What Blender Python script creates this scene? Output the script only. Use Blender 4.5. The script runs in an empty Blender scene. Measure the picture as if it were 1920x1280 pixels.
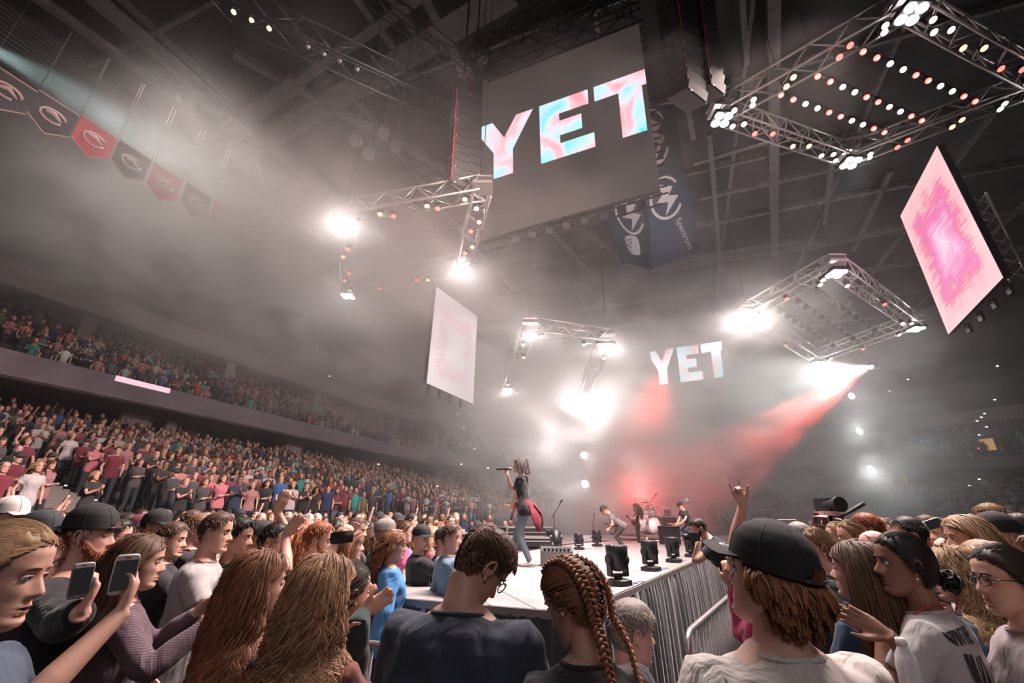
import bpy, math, random
import numpy as np
from mathutils import Vector, Matrix
R_ = random.Random(7)
NP = np.random.RandomState(11)
scene = bpy.context.scene
COL = scene.collection
# ------------------------------------------------------------------ camera
CAM_Z, F, PITCH, ROLL = 1.85, 820.0, math.radians(21.5), math.radians(1.0)
_f = np.array([0, math.cos(PITCH), math.sin(PITCH)]); _u0 = np.array([0, -math.sin(PITCH), math.cos(PITCH)]); _r0 = np.array([1.0, 0, 0])
_r = _r0*math.cos(ROLL)+_u0*math.sin(ROLL); _u = -_r0*math.sin(ROLL)+_u0*math.cos(ROLL)
CAMP = np.array([0, 0, CAM_Z])
cd = bpy.data.cameras.new('camera'); cam = bpy.data.objects.new('camera', cd); COL.objects.link(cam)
cd.sensor_width = 36; cd.lens = F/1920*36; cd.clip_start = .05; cd.clip_end = 400
cam.matrix_world = Matrix(((_r[0], _u[0], -_f[0], 0), (_r[1], _u[1], -_f[1], 0), (_r[2], _u[2], -_f[2], CAM_Z), (0, 0, 0, 1)))
scene.camera = cam
def ray(x, y): return (x-960)/F*_r-(y-640)/F*_u+_f          # forward component 1
def at(x, y, d): return CAMP+ray(x, y)*d                      # a point at forward distance d
def atz(x, y, z):
    r = ray(x, y); return CAMP+r*((z-CAM_Z)/r[2])
def proj(p):
    q = np.asarray(p)-CAMP; d = q@_f
    return 960+F*(q@_r)/d, 640-F*(q@_u)/d, d
# ------------------------------------------------------------------ world, exposure
scene.view_settings.view_transform = 'Standard'; scene.view_settings.look = 'None'
scene.view_settings.exposure = 0.0; scene.view_settings.gamma = 1.0; scene.view_settings.use_curve_mapping = False
w = bpy.data.worlds.new('world'); scene.world = w; w.use_nodes = True
w.node_tree.nodes['Background'].inputs[0].default_value = (.055, .046, .049, 1)
w.node_tree.nodes['Background'].inputs[1].default_value = 1.0
cy = scene.cycles
cy.max_bounces = 3; cy.diffuse_bounces = 2; cy.glossy_bounces = 2; cy.transmission_bounces = 2; cy.volume_bounces = 0
cy.transparent_max_bounces = 6; cy.caustics_reflective = False; cy.caustics_refractive = False
cy.use_adaptive_sampling = True; cy.adaptive_threshold = .03; cy.use_denoising = True
cy.volume_step_rate = 2.0; cy.volume_max_steps = 96; cy.use_light_tree = True; cy.sample_clamp_indirect = 4
# ------------------------------------------------------------------ lamps of the show and added fill lamps
def light(kind, name, loc, energy, color=(1, 1, 1), target=None, **kw):
    d = bpy.data.lights.new(name, kind); d.energy = energy; d.color = color
    for k, v in kw.items(): setattr(d, k, v)
    o = bpy.data.objects.new(name, d); COL.objects.link(o); o.location = tuple(loc)
    if target is not None:
        o.rotation_euler = (Vector(tuple(target))-Vector(tuple(loc))).to_track_quat('-Z', 'Y').to_euler()
    return o
HAZE_K = 1.0
def lp(x, y, z): return atz(x, y, z)
# rig corners: (pixel, height) -> blinder position, power of the glow
Z_TR, Z_L, Z_RB, Z_CB = 15.5, 11.5, 10.3, 8.9
RIG = {'TR': ([(1350, 208), (1590, 290), (1955, 150), (1700, 8)], Z_TR), 'L': ([(648, 398), (655, 541), (870, 490), (905, 352)], Z_L),
       'RB': ([(1400, 583), (1530, 668), (1712, 602), (1563, 495)], Z_RB), 'CB': ([(993, 612), (952, 718), (1090, 742), (1137, 632)], Z_CB)}
RC = {k: [atz(a, b, z) for a, b in c] for k, (c, z) in RIG.items()}
GLOW = {'TR': [90, 90, 60, 160], 'L': [750, 1500, 800, 0], 'RB': [3000, 1100, 700, 500], 'CB': [900, 1000, 0, 900]}
for k, cs in RC.items():
    for c, e in zip(cs, GLOW[k]):
        if e: light('POINT', 'blinder_light', c-np.array([0, 0, .35]), e, (1, .90, .86), shadow_soft_size=.16)
# the strong back light aimed at the camera side
light('POINT', 'back_light', RC['CB'][2]-np.array([0, 0, .4]), 15500, (1, .90, .87), shadow_soft_size=.5)
for (x, y, d, e) in [(1095, 853, 26, 500), (1097, 907, 26, 1100), (1597, 742, 30, 1300), (1612, 808, 30, 1300), (1633, 880, 30, 1900)]:
    light('POINT', 'tower_light', at(x, y, d), e, (.93, .98, 1), shadow_soft_size=.2)
# moving head whose white and red beams cross the haze
BH = at(1632, 687, 26)
light('SPOT', 'white_beam', BH, 15000, (.95, 1, .96), target=at(1330, 760, 20), spot_size=math.radians(26), spot_blend=.35, shadow_soft_size=.05)
light('SPOT', 'red_beam', BH, 60000, (1, .10, .08), target=at(1270, 930, 19), spot_size=math.radians(15), spot_blend=.5, shadow_soft_size=.05)
light('SPOT', 'cyan_beam', at(-90, 50, 15), 15000, (.62, 1, .98), target=at(420, 330, 22), spot_size=math.radians(26), spot_blend=1.0, shadow_soft_size=.05)
light('SPOT', 'added_smoke_fill', CAMP+ray(430, 70)*(21.6/ray(430, 70)[2]), 11000, (1, .90, .84), target=at(330, 480, 19), spot_size=math.radians(95), spot_blend=1, shadow_soft_size=.6)  # added lamp, no visible source: brightens the smoke at the left
light('SPOT', 'added_pennant_fill', (1.5, 3.5, 11), 5500, (1, .88, .84), target=at(300, 340, 21), spot_size=math.radians(48), spot_blend=.8, shadow_soft_size=.3)  # added lamp that lifts the pennant banners out of the dark
light('POINT', 'red_backlight', at(1200, 925, 21), 330, (1, .10, .09), shadow_soft_size=.3)
light('SPOT', 'red_wash', at(1240, 700, 17.5), 2600, (1, .08, .07), target=at(1180, 1010, 14), spot_size=math.radians(60), spot_blend=1, shadow_soft_size=.5)
# follow spot and washes, with added fill lamps among them
light('SPOT', 'follow_spot', at(420, -260, 12), 1500, (1, .93, .88), target=at(985, 960, 7), spot_size=math.radians(16), spot_blend=.7, shadow_soft_size=.25)
light('AREA', 'crowd_wash_left', (3.5, 5.2, 10.5), 2100, (1, .76, .70), target=at(330, 930, 14), size=2.5, spread=math.radians(120))
light('AREA', 'crowd_wash_front', at(980, 60, 9), 720, (1, .82, .76), target=at(900, 1250, 1.5), size=3.5, spread=math.radians(140))
light('AREA', 'added_front_fill', (1, -6, 8), 150, (1, .90, .90), target=(0, 2, 1.2), size=6, spread=math.radians(150))  # added soft fill behind the camera, raises the dark foreground clothing
light('SPOT', 'added_drum_fill', at(1330, 560, 12.5), 6500, (1, .72, .70), target=at(1262, 985, 15), spot_size=math.radians(17), spot_blend=.5, shadow_soft_size=.1)  # added spot so the drum kit stands out from the red haze
light('AREA', 'crowd_wash_right', atz(1500, 150, 12), 1000, (1, .78, .73), target=at(1700, 1050, 4), size=2.5, spread=math.radians(120))
light('SPOT', 'skirt_wash', atz(1640, 260, 11), 2600, (.72, .92, 1), target=at(1185, 1160, 4.2), spot_size=math.radians(13), spot_blend=.5, shadow_soft_size=.1)
light('SPOT', 'added_banner_fill', at(1400, 420, 9), 1400, (1, .95, .95), target=at(1215, 400, 18.5), spot_size=math.radians(26), spot_blend=.6, shadow_soft_size=.2)  # added spot that brightens the print on the blue banner box
light('AREA', 'stage_wash', (1.5, 5.6, 10.5), 700, (1, .92, .90), target=at(1050, 1050, 8), size=2.0, spread=math.radians(110))
# ------------------------------------------------------------------ scene-graph helpers
def setp(o, label=None, cat=None, group=None, kind=None):
    if label: o['label'] = label
    if cat: o['category'] = cat
    if group: o['group'] = group
    if kind: o['kind'] = kind
    return o
def empty(name, loc, label, cat, group=None, rz=0):
    o = bpy.data.objects.new(name, None); COL.objects.link(o); o.location = tuple(loc); o.rotation_euler = (0, 0, rz); o.empty_display_size = .1
    return setp(o, label, cat, group)
def perp(t):
    x = np.cross(t, [0, 0, 1.0]); x = x/np.linalg.norm(x) if np.linalg.norm(x) > 1e-6 else np.array([1.0, 0, 0]); return x, np.cross(x, t)
class MB:
    """collects geometry with material slots"""
    def __init__(s): s.v = []; s.f = []; s.m = []; s.n = 0
    def add(s, v, f, mi=0):
        v = np.asarray(v, float).reshape(-1, 3); n = s.n
        s.v.append(v); s.f.extend([tuple(int(i)+n for i in q) for q in f]); s.m.extend([mi]*len(f)); s.n += len(v); return s
    def box(s, c, size, mi=0, ax=None):
        c = np.asarray(c, float); h = np.asarray(size, float)/2
        A = np.eye(3) if ax is None else np.asarray(ax, float)
        v = [c+A[0]*h[0]*i+A[1]*h[1]*j+A[2]*h[2]*k for i in (-1, 1) for j in (-1, 1) for k in (-1, 1)]
        return s.add(v, [(0, 1, 3, 2), (4, 6, 7, 5), (0, 4, 5, 1), (2, 3, 7, 6), (0, 2, 6, 4), (1, 5, 7, 3)], mi)
    def loft(s, rings, mi=0, cap=True):
        n = len(rings[0]); k = len(rings); v = np.concatenate(rings)
        f = [(i*n+j, i*n+(j+1) % n, (i+1)*n+(j+1) % n, (i+1)*n+j) for i in range(k-1) for j in range(n)]
        if cap: f += [tuple(range(n))[::-1], tuple((k-1)*n+j for j in range(n))]
        return s.add(v, f, mi)
    def tube(s, path, rad, n=8, mi=0, flat=1.0, up=None, cap=True):
        P = np.asarray(path, float); k = len(P)
        rad = np.broadcast_to(np.asarray(rad, float), (k,)) if np.ndim(rad) < 2 else rad
        T = np.gradient(P, axis=0); T /= np.linalg.norm(T, axis=1)[:, None]+1e-12
        U = np.array([0, 0, 1.0]) if up is None else np.asarray(up, float)
        if abs(T[0]@U) > .95: U = np.array([1.0, 0, 0]) if abs(T[0][0]) < .9 else np.array([0, 1.0, 0])
        rings = []; a = np.arange(n)*2*math.pi/n
        for i in range(k):
            X = np.cross(T[i], U); X /= np.linalg.norm(X)+1e-12; Y = np.cross(X, T[i]); U = Y
            rings.append(P[i]+rad[i]*(np.cos(a)[:, None]*X+flat*np.sin(a)[:, None]*Y))
        return s.loft(rings, mi, cap)
    def bar(s, a, b, r, n=6, mi=0): return s.tube([a, b], [r, r], n, mi)
    def beam(s, a, b, wd, h, mi=0):
        a = np.asarray(a, float); b = np.asarray(b, float); t = b-a; L = np.linalg.norm(t); t = t/L
        x = np.cross(t, [0, 0, 1.0]); x /= np.linalg.norm(x)+1e-9; y = np.cross(x, t)
        return s.box((a+b)/2, (L, wd, h), mi, (t, x, y))
    def sphere(s, c, r, n=12, m=8, mi=0, ax=None):
        r = np.broadcast_to(np.asarray(r, float), (3,)); A = np.eye(3) if ax is None else np.asarray(ax)
        rings = []
        for i in range(m+1):
            t = math.pi*(i+.02)/(m+.04); a = np.arange(n)*2*math.pi/n
            q = np.stack([r[0]*math.sin(t)*np.cos(a), r[1]*math.sin(t)*np.sin(a), np.full(n, r[2]*math.cos(t))], 1)
            rings.append(np.asarray(c)+q@A)
        return s.loft(rings[::-1], mi)
    def lathe(s, c, prof, n=20, mi=0, ax=None, cap=True):
        A = np.eye(3) if ax is None else np.asarray(ax); a = np.arange(n)*2*math.pi/n
        return s.loft([np.asarray(c)+np.stack([r*np.cos(a), r*np.sin(a), np.full(n, z)], 1)@A for r, z in prof], mi, cap)
    def xf(s, M):
        M = np.asarray(M)
        s.v = [v@M[:3, :3].T+M[:3, 3] for v in s.v]; return s
    def mesh(s, name, mats, smooth=True):
        me = bpy.data.meshes.new(name)
        me.from_pydata(np.concatenate(s.v).tolist(), [], s.f)
        for m in (mats if isinstance(mats, (list, tuple)) else [mats]): me.materials.append(m)
        if s.m and max(s.m): me.polygons.foreach_set('material_index', s.m)
        if smooth: me.polygons.foreach_set('use_smooth', [True]*len(me.polygons))
        me.update(); return me
    def build(s, name, mats, parent=None, smooth=True, **kw):
        me = s.mesh(name, mats, smooth); o = bpy.data.objects.new(name, me); COL.objects.link(o)
        if parent is not None:
            o.parent = parent; o.matrix_parent_inverse = Matrix()
            M = pw(parent).inverted(); me.transform(M)
        if smooth == 'auto' : auto(me)
        return setp(o, kw.get('label'), kw.get('cat'), kw.get('group'), kw.get('kind'))
def pw(o):
    M = Matrix.Translation(o.location) @ o.rotation_euler.to_matrix().to_4x4() if o.parent is None else pw(o.parent) @ Matrix.Translation(o.location) @ o.rotation_euler.to_matrix().to_4x4()
    return M
def auto(me, ang=40):
    me.set_sharp_from_angle(angle=math.radians(ang))
# ------------------------------------------------------------------ materials
MC = {}
def mat(name, col, rough=.6, metal=0., emit=None, es=1., bump=None, bscale=60, bstr=.2, spec=None, noise=None, nscale=8., sheen=0.):
    if name in MC: return MC[name]
    m = bpy.data.materials.new(name); m.use_nodes = True; nt = m.node_tree; b = nt.nodes['Principled BSDF']
    b.inputs['Base Color'].default_value = (*col, 1); b.inputs['Roughness'].default_value = rough; b.inputs['Metallic'].default_value = metal
    if spec is not None: b.inputs['Specular IOR Level'].default_value = spec
    if sheen: b.inputs['Sheen Weight'].default_value = sheen
    if emit: b.inputs['Emission Color'].default_value = (*emit, 1); b.inputs['Emission Strength'].default_value = es
    if noise:
        tc = nt.nodes.new('ShaderNodeTexCoord'); n = nt.nodes.new('ShaderNodeTexNoise'); n.inputs['Scale'].default_value = nscale; n.inputs['Detail'].default_value = 6
        nt.links.new(tc.outputs['Object'], n.inputs['Vector'])
        mx = nt.nodes.new('ShaderNodeMix'); mx.data_type = 'RGBA'; mx.inputs[6].default_value = (*col, 1); mx.inputs[7].default_value = (*noise, 1)
        r = nt.nodes.new('ShaderNodeValToRGB'); r.color_ramp.elements[0].position = .38; r.color_ramp.elements[1].position = .62
        nt.links.new(n.outputs[0], r.inputs[0]); nt.links.new(r.outputs[0], mx.inputs[0]); nt.links.new(mx.outputs[2], b.inputs['Base Color'])
    if bump:
        tc = nt.nodes.new('ShaderNodeTexCoord'); n = nt.nodes.new('ShaderNodeTexNoise'); n.inputs['Scale'].default_value = bscale; n.inputs['Detail'].default_value = 4
        nt.links.new(tc.outputs['Object'], n.inputs['Vector'])
        bp = nt.nodes.new('ShaderNodeBump'); bp.inputs['Strength'].default_value = bstr; bp.inputs['Distance'].default_value = bump
        nt.links.new(n.outputs[0], bp.inputs['Height']); nt.links.new(bp.outputs[0], b.inputs['Normal'])
    MC[name] = m; return m
STEEL = mat('roof_steel', (.20, .18, .18), .6, .2, noise=(.13, .12, .12), nscale=2)
ROOF = mat('roof_deck', (.05, .046, .048), .9, noise=(.035, .032, .034), nscale=.6)
ALU = mat('aluminium', (.62, .58, .57), .38, .8)
BLACKM = mat('black_metal', (.022, .022, .024), .42, .3)
BLACKP = mat('black_plastic', (.018, .018, .02), .5)
LAMPW = mat('lamp_white', (1, 1, 1), emit=(1, .95, .93), es=60)
LAMPR = mat('lamp_red', (1, .1, .1), emit=(1, .07, .06), es=6)
LAMPA = mat('lamp_amber', (1, .7, .4), emit=(1, .50, .25), es=3)
LAMPC = mat('lamp_core', (1, .9, .7), emit=(1, .82, .58), es=4)
CONC = mat('concrete', (.13, .115, .115), .85, noise=(.09, .08, .08), nscale=1.2)
# ================================================================== arena shell
AZ = math.radians(21); UA = np.array([math.sin(AZ), math.cos(AZ), 0]); VA = np.array([-math.cos(AZ), math.sin(AZ), 0]); ZA = np.array([0, 0, 1.0])
def A3(u, v, z): return UA*u+VA*v+ZA*z
V1, V2, UB, RC0 = 13.0, -27.0, 50.0, 12.0
def bowl(s):
    """front line of the seating: parameter in metres -> (u, v) and outward normal"""
    L1 = (UB-RC0)+20; q = RC0*math.pi/2; L2 = (V1-V2)-2*RC0
    if s < L1: return (-20+s, V1), (0, 1)
    s -= L1
    if s < q: a = s/RC0; return (UB-RC0+RC0*math.sin(a), V1-RC0+RC0*math.cos(a)), (math.sin(a), math.cos(a))
    s -= q
    if s < L2: return (UB, V1-RC0-s), (1, 0)
    s -= L2
    if s < q: a = math.pi/2+s/RC0; return (UB-RC0+RC0*math.sin(a), V2+RC0+RC0*math.cos(a)), (math.sin(a), math.cos(a))
    s -= q; return (UB-RC0-s, V2), (0, -1)
STOT = (UB-RC0)*2+20+RC0*math.pi+(V1-V2)-2*RC0-2
def bp(s, off, z):
    (u, v), (nu, nv) = bowl(s); return A3(u+nu*off, v+nv*off, z)
SS = np.linspace(0, STOT, 90)
def strip(prof, name, m, thing=None, kind='structure'):
    mb = MB(); rows = [[bp(s, o, z) for s in SS] for o, z in prof]; n = len(SS)
    V = np.concatenate([np.array(r) for r in rows])
    F_ = [(i*n+j, i*n+j+1, (i+1)*n+j+1, (i+1)*n+j) for i in range(len(prof)-1) for j in range(n-1)]
    mb.add(V, F_); return mb.build(name, m, None, smooth=False, kind=kind)
setp(MB().box(A3(14, -8, -.1), (86, 64, .2), 0, (UA, VA, ZA)).build('floor', mat('arena_floor', (.05, .045, .045), .7, noise=(.035, .03, .03), nscale=1), smooth=False), kind='structure')
ROWS, RD, RH, Z0 = 17, .90, .215, 1.05
prof = [(0, 0), (0, Z0)]
for k in range(ROWS): prof += [((k+1)*RD, Z0+k*RH), ((k+1)*RD, Z0+(k+1)*RH)]
TOPZ = Z0+ROWS*RH
strip(prof, 'lower_stand', mat('stand_dark', (.06, .055, .058), .85, noise=(.04, .036, .038), nscale=1)); BW = ROWS*RD
strip([(BW+.05, TOPZ-.3), (BW+.05, TOPZ+.75), (BW+.25, TOPZ+.75), (BW+.25, TOPZ-.3)], 'trim_1', mat('blue_ledge', (.10, .14, .27), .6))
strip([(BW+.2, TOPZ), (BW+6.5, TOPZ), (BW+6.5, 7.5)], 'wall_back_concourse', mat('concourse_wall', (.075, .06, .06), .8, noise=(.05, .04, .04), nscale=.7))
UP0 = 13.0; UPZ = 7.5
strip([(BW+6.5, 6.8), (UP0+.15, 6.8), (UP0, 6.9), (UP0, UPZ+.45), (UP0+.2, UPZ+.45), (UP0+.2, UPZ)], 'trim_2', mat('balcony_fascia', (.21, .155, .175), .6, noise=(.16, .12, .14), nscale=.8))
UR, UD, UH = 12, .85, .44
prof = [(UP0+.2, UPZ)]
for k in range(UR): prof += [(UP0+.2+(k+1)*UD, UPZ+k*UH), (UP0+.2+(k+1)*UD, UPZ+(k+1)*UH)]
strip(prof, 'upper_stand', MC['stand_dark'])
LZ = 12.1; LO = 17.5
strip([(LO, LZ+1.3), (LO, LZ), (LO+.6, LZ), (LO+.6, LZ+.5), (LO+12, LZ+.5), (LO+12, LZ+9)], 'trim_3', mat('soffit', (.26, .20, .19), .7))
strip([(UP0+.2+UR*UD+.1, UPZ+UR*UH-.5), (UP0+.2+UR*UD+.1, LZ+.6)], 'wall_back_upper', MC['concourse_wall'])
strip([(LO+.3, LZ+1.3), (LO+.3, 27)], 'wall_upper', mat('black_wall', (.035, .03, .032), .9))
# concourse doorways, columns, lit openings between lower stand and balcony
colm = mat('painted_column', (.30, .24, .23), .7)
DOORS = mat('lit_doorway', (.9, .6, .3), emit=(1, .50, .14), es=.55)
lampp = mat('doorway_panel', (.36, .29, .29), .6)
for i, s in enumerate(np.arange(3, STOT, 7.5)):
    p = bp(s, BW+3.2, (TOPZ+6.8)/2); (q, nn) = bowl(s); nd = UA*nn[0]+VA*nn[1]; td = np.cross(ZA, nd)
    setp(MB().box(p, (.55, .5, 6.8-TOPZ), 0, (td, nd, ZA)).build('column', colm, smooth=False), 'square concourse column between the lower stand and the balcony', 'column', 'concourse columns')
for i, s in enumerate(np.arange(6, STOT-6, 9.0)):
    c = bp(s, LO+1.0, 0); (q, nn) = bowl(s); nd = UA*nn[0]+VA*nn[1]; td = np.cross(ZA, nd)
    setp(MB().box(c+ZA*11.0, (.7, .5, 2.4), 0, (td, nd, ZA)).build('column', colm, smooth=False), 'short pale column under the soffit of the upper seats', 'column', 'upper soffit columns')
def face_panel(px, py, off, wd, h, m, name, label, cat, group=None, s0=None):
    """a framed opening standing on the bowl surface where the ray meets offset off"""
    best = min(np.arange(0, STOT, .25), key=lambda s: abs(proj(bp(s, off, TOPZ+.8))[0]-px) if proj(bp(s, off, TOPZ))[2] > 1 else 1e9)
    c = bp(best, off, 0); r = ray(px, py); d = proj(bp(best, off, 3))[2]; z = (CAMP+r*d)[2]
    (q, nn) = bowl(best); nd = UA*nn[0]+VA*nn[1]; td = np.cross(ZA, nd)
    e = empty(name, c+ZA*(z-h/2), label, cat, group)
    MB().box(c+ZA*z, (wd, .08, h), 0, (td, nd, ZA)).build('door_panel', m, e, smooth=False)
    fr = MB()
    for sx in (-1, 1): fr.box(c+ZA*z+td*sx*(wd/2+.06)-nd*.05, (.12, .2, h+.1), 0, (td, nd, ZA))
    fr.box(c+ZA*(z+h/2+.06)-nd*.05, (wd+.24, .2, .12), 0, (td, nd, ZA)); fr.build('door_frame', CONC, e, smooth=False)
for (px, py, w_, h_, m_, lb) in [(243, 778, 1.5, 2.2, lampp, 'pale lit doorway behind the lower left stand'), (312, 790, .7, 2.2, lampp, 'narrow pale door beside the dark vomitory of the left stand'),
                           (545, 836, 1.6, 2.4, lampp, 'pale door panel at the concourse near the standing man in white'), (1362, 908, 1.0, 2.8, DOORS, 'narrow amber lit opening above the stairs behind the drums'),
                           (1700, 885, 1.4, 3.0, DOORS, 'amber lit opening right of the white light towers'), (1880, 838, 2.4, 3.0, DOORS, 'widest amber lit doorway in the dark right stand')]:
    face_panel(px, py, BW+.8, w_*(.5 if m_ is DOORS else 1), h_*(.8 if m_ is DOORS else 1), m_, 'doorway', lb, 'doorway')
# ribbon display on the balcony fascia
s_a = min(np.arange(0, 60, .2), key=lambda s: abs(proj(bp(s, UP0, 7.8))[0]-212)); s_b = min(np.arange(0, 60, .2), key=lambda s: abs(proj(bp(s, UP0, 7.8))[0]-315))
rb = MB(); rb.box((bp(s_a, UP0-.06, 7.82)+bp(s_b, UP0-.06, 7.82))/2, (abs(s_b-s_a), .08, .26), 0, (UA, VA, ZA))
setp(rb.build('ribbon_display', mat('ribbon_screen', (.9, .7, .8), emit=(1, .62, .74), es=.75, noise=None), smooth=False), 'long thin pink lit ribbon display on the balcony fascia', 'display')
# aisle stairs: steps with lit nosing
stp = mat('step_concrete', (.20, .17, .17), .8)
def aisle(s, lab, off0=0, z0=Z0, rows=ROWS, rd=RD, rh=RH, wd=1.3):
    (q, nn) = bowl(s); nd = UA*nn[0]+VA*nn[1]; td = np.cross(ZA, nd)
    e = empty('aisle_stairs', bp(s, off0, z0), lab, 'stairs', 'aisle stairs of the stands')
    base = None
    for k in range(rows*2):
        mb = MB().box(bp(s, off0+(k+.5)*rd/2+.1, z0+(k+.5)*rh/2-.02)+ZA*.0, (wd, rd/2-.02, rh/2+.03), 0, (td, nd, ZA))
        mb.build('step', stp, e, smooth=False)
AIS = []
for s in np.arange(6, STOT, 11.0): AIS.append(float(s))
for px in (1375, 1520):
    AIS.append(float(min(np.arange(60, STOT, .2), key=lambda s: abs(proj(bp(s, 4, 3))[0]-px) if proj(bp(s, 4, 3))[2] > 1 else 1e9)))
AIS = sorted(AIS)
AISV = [s for s in AIS if proj(bp(s, 5, 3))[2] > 2 and -50 < proj(bp(s, 5, 3))[0] < 1970]
for i, s in enumerate(AISV):
    aisle(s, 'grey aisle stairs, %s flight along the lower stand from the near left end' % ['first', 'second', 'third', 'fourth', 'fifth', 'sixth', 'seventh', 'eighth', 'ninth', 'tenth', 'eleventh', 'twelfth', 'thirteenth', 'fourteenth', 'fifteenth'][min(i, 14)])
# ------------------------------------------------------------------ roof
RZ = 25.0
setp(MB().box(A3(15, -8, RZ+1.6), (110, 90, .3), 0, (UA, VA, ZA)).build('ceiling', ROOF, smooth=False), kind='structure')
rt = empty('roof_frame', A3(15, -8, RZ), None, None); rt['kind'] = 'structure'
def rbeam(a, b, wd, h, z=RZ, m=STEEL, name='roof_beam'):
    A = atz(*a, z); B = atz(*b, z); t = (B-A)/np.linalg.norm(B-A)
    MB().beam(A, B, wd, h).build(name, m, rt, smooth=False)
for a, b, wd, h in [((110, -60), (650, 395), .55, .6), ((20, -40), (330, 180), .35, .4), ((520, 455), (470, 268), .3, .3), ((470, 280), (960, -20), 1.3, .5),
                    ((225, 395), (560, 150), .9, .5), ((560, 150), (830, -40), .5, .5), ((440, 100), (860, 330), .45, .4), ((650, -30), (740, 88), .35, .4), ((715, -30), (790, 75), .35, .4), ((790, -20), (870, 130), .45, .4),
                    ((1450, -40), (1452, 480), .55, .5), ((1330, 250), (1350, 490), .3, .35), ((1300, 306), (1455, 258), .28, .3), ((1310, 372), (1640, 300), .3, .3), ((1300, 425), (1700, 345), .3, .3),
                    ((1560, 300), (1545, 420), .3, .3), ((1670, 320), (1600, 470), .3, .3), ((1020, 420), (1120, 520), .35, .35), ((980, 440), (1130, 395), .3, .3), ((1060, 405), (1160, 480), .35, .3),
                    ((1000, 500), (1300, 430), .3, .3), ((1100, 520), (1500, 450), .3, .3), ((1500, 470), (1800, 400), .3, .3), ((1390, -20), (1400, 120), .25, .3), ((820, 330), (900, 400), .3, .3), ((1250, -30), (1300, 260), .3, .3)]:
    rbeam(a, b, wd, h)
# purlin grid continuing over the whole roof
for u in np.arange(-20, 66, 7.0): MB().beam(A3(u, 30, RZ+1.1), A3(u, -46, RZ+1.1), .22, .5).build('purlin', STEEL, rt, smooth=False)
for v in np.arange(-44, 32, 7.6): MB().beam(A3(-22, v, RZ+1.25), A3(66, v, RZ+1.25), .2, .4).build('purlin', STEEL, rt, smooth=False)
# ------------------------------------------------------------------ trusses
def truss(A, B, parent, w_=.42, r=.035, m=ALU, step=.45):
    A = np.asarray(A, float); B = np.asarray(B, float); L = np.linalg.norm(B-A); t = (B-A)/L; x, y = perp(t)
    sp = empty('truss_span', (0, 0, 0), None, None) if False else None
    cs = [(i, j) for i in (-1, 1) for j in (-1, 1)]
    for i, j in cs: MB().bar(A+x*i*w_/2+y*j*w_/2, B+x*i*w_/2+y*j*w_/2, r, 6).build('chord', m, parent)
    mb = MB(); n = max(2, int(L/step)); order = [(-1, -1), (1, -1), (1, 1), (-1, 1)]
    for q in range(4):
        a, b = order[q], order[(q+1) % 4]
        for k in range(n):
            p0 = A+t*L*k/n; p1 = A+t*L*(k+1)/n; aa, bb = (a, b) if (k+q) % 2 else (b, a)
            mb.bar(p0+x*aa[0]*w_/2+y*aa[1]*w_/2, p1+x*bb[0]*w_/2+y*bb[1]*w_/2, r*.6, 4)
    o = mb.build('lacing', m, parent); o['kind'] = 'stuff'; return o
RLAB = {'TR': 'square aluminium lighting truss with red lamp rows, hung high above the pink diamond screen', 'L': 'square lighting truss in the haze left of the big screen', 'RB': 'small square lighting truss with red lamps above the white beam', 'CB': 'square truss almost lost in bright haze above the singer'}
PLACE = {'TR': 'high square truss', 'L': 'truss left of the big screen', 'RB': 'small right truss', 'CB': 'hazy back truss'}
ORD = ['first', 'second', 'third', 'fourth', 'fifth', 'sixth', 'seventh', 'eighth', 'ninth', 'tenth', 'eleventh', 'twelfth']
def par_can(c, d, m, label, group, r=.13, back=.22, lens_name='lens'):
    """short can with a lit lens; d = direction of the light"""
    d = np.asarray(d, float); d /= np.linalg.norm(d); x, y = perp(d); A = np.stack([x, y, d])
    e = empty('stage_lamp', c, label, 'stage lamp', group)
    MB().lathe(c, [(r*.45, -back), (r*.8, -back*.7), (r, -.03), (r*1.05, .02), (r*.95, .02)], 12, 0, A).build('can', BLACKM, e)
    MB().lathe(c, [(r*.92, .022), (r*.8, .034), (0.01, .042)], 12, 0, A).build(lens_name, m, e)
    MB().tube([np.asarray(c)+x*r*1.15-d*.1, np.asarray(c)+x*r*1.15+[0, 0, .2], np.asarray(c)-x*r*1.15+[0, 0, .2], np.asarray(c)-x*r*1.15-d*.1], .015, 4).build('yoke', BLACKM, e)
    return e
CORN = {'TR': ['left', 'lower', 'right', 'upper'], 'L': ['upper left', 'lower left', 'lower right', 'upper right'], 'RB': ['left', 'lower', 'right', 'upper'], 'CB': ['upper left', 'left', 'brightest', 'upper right']}
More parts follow.
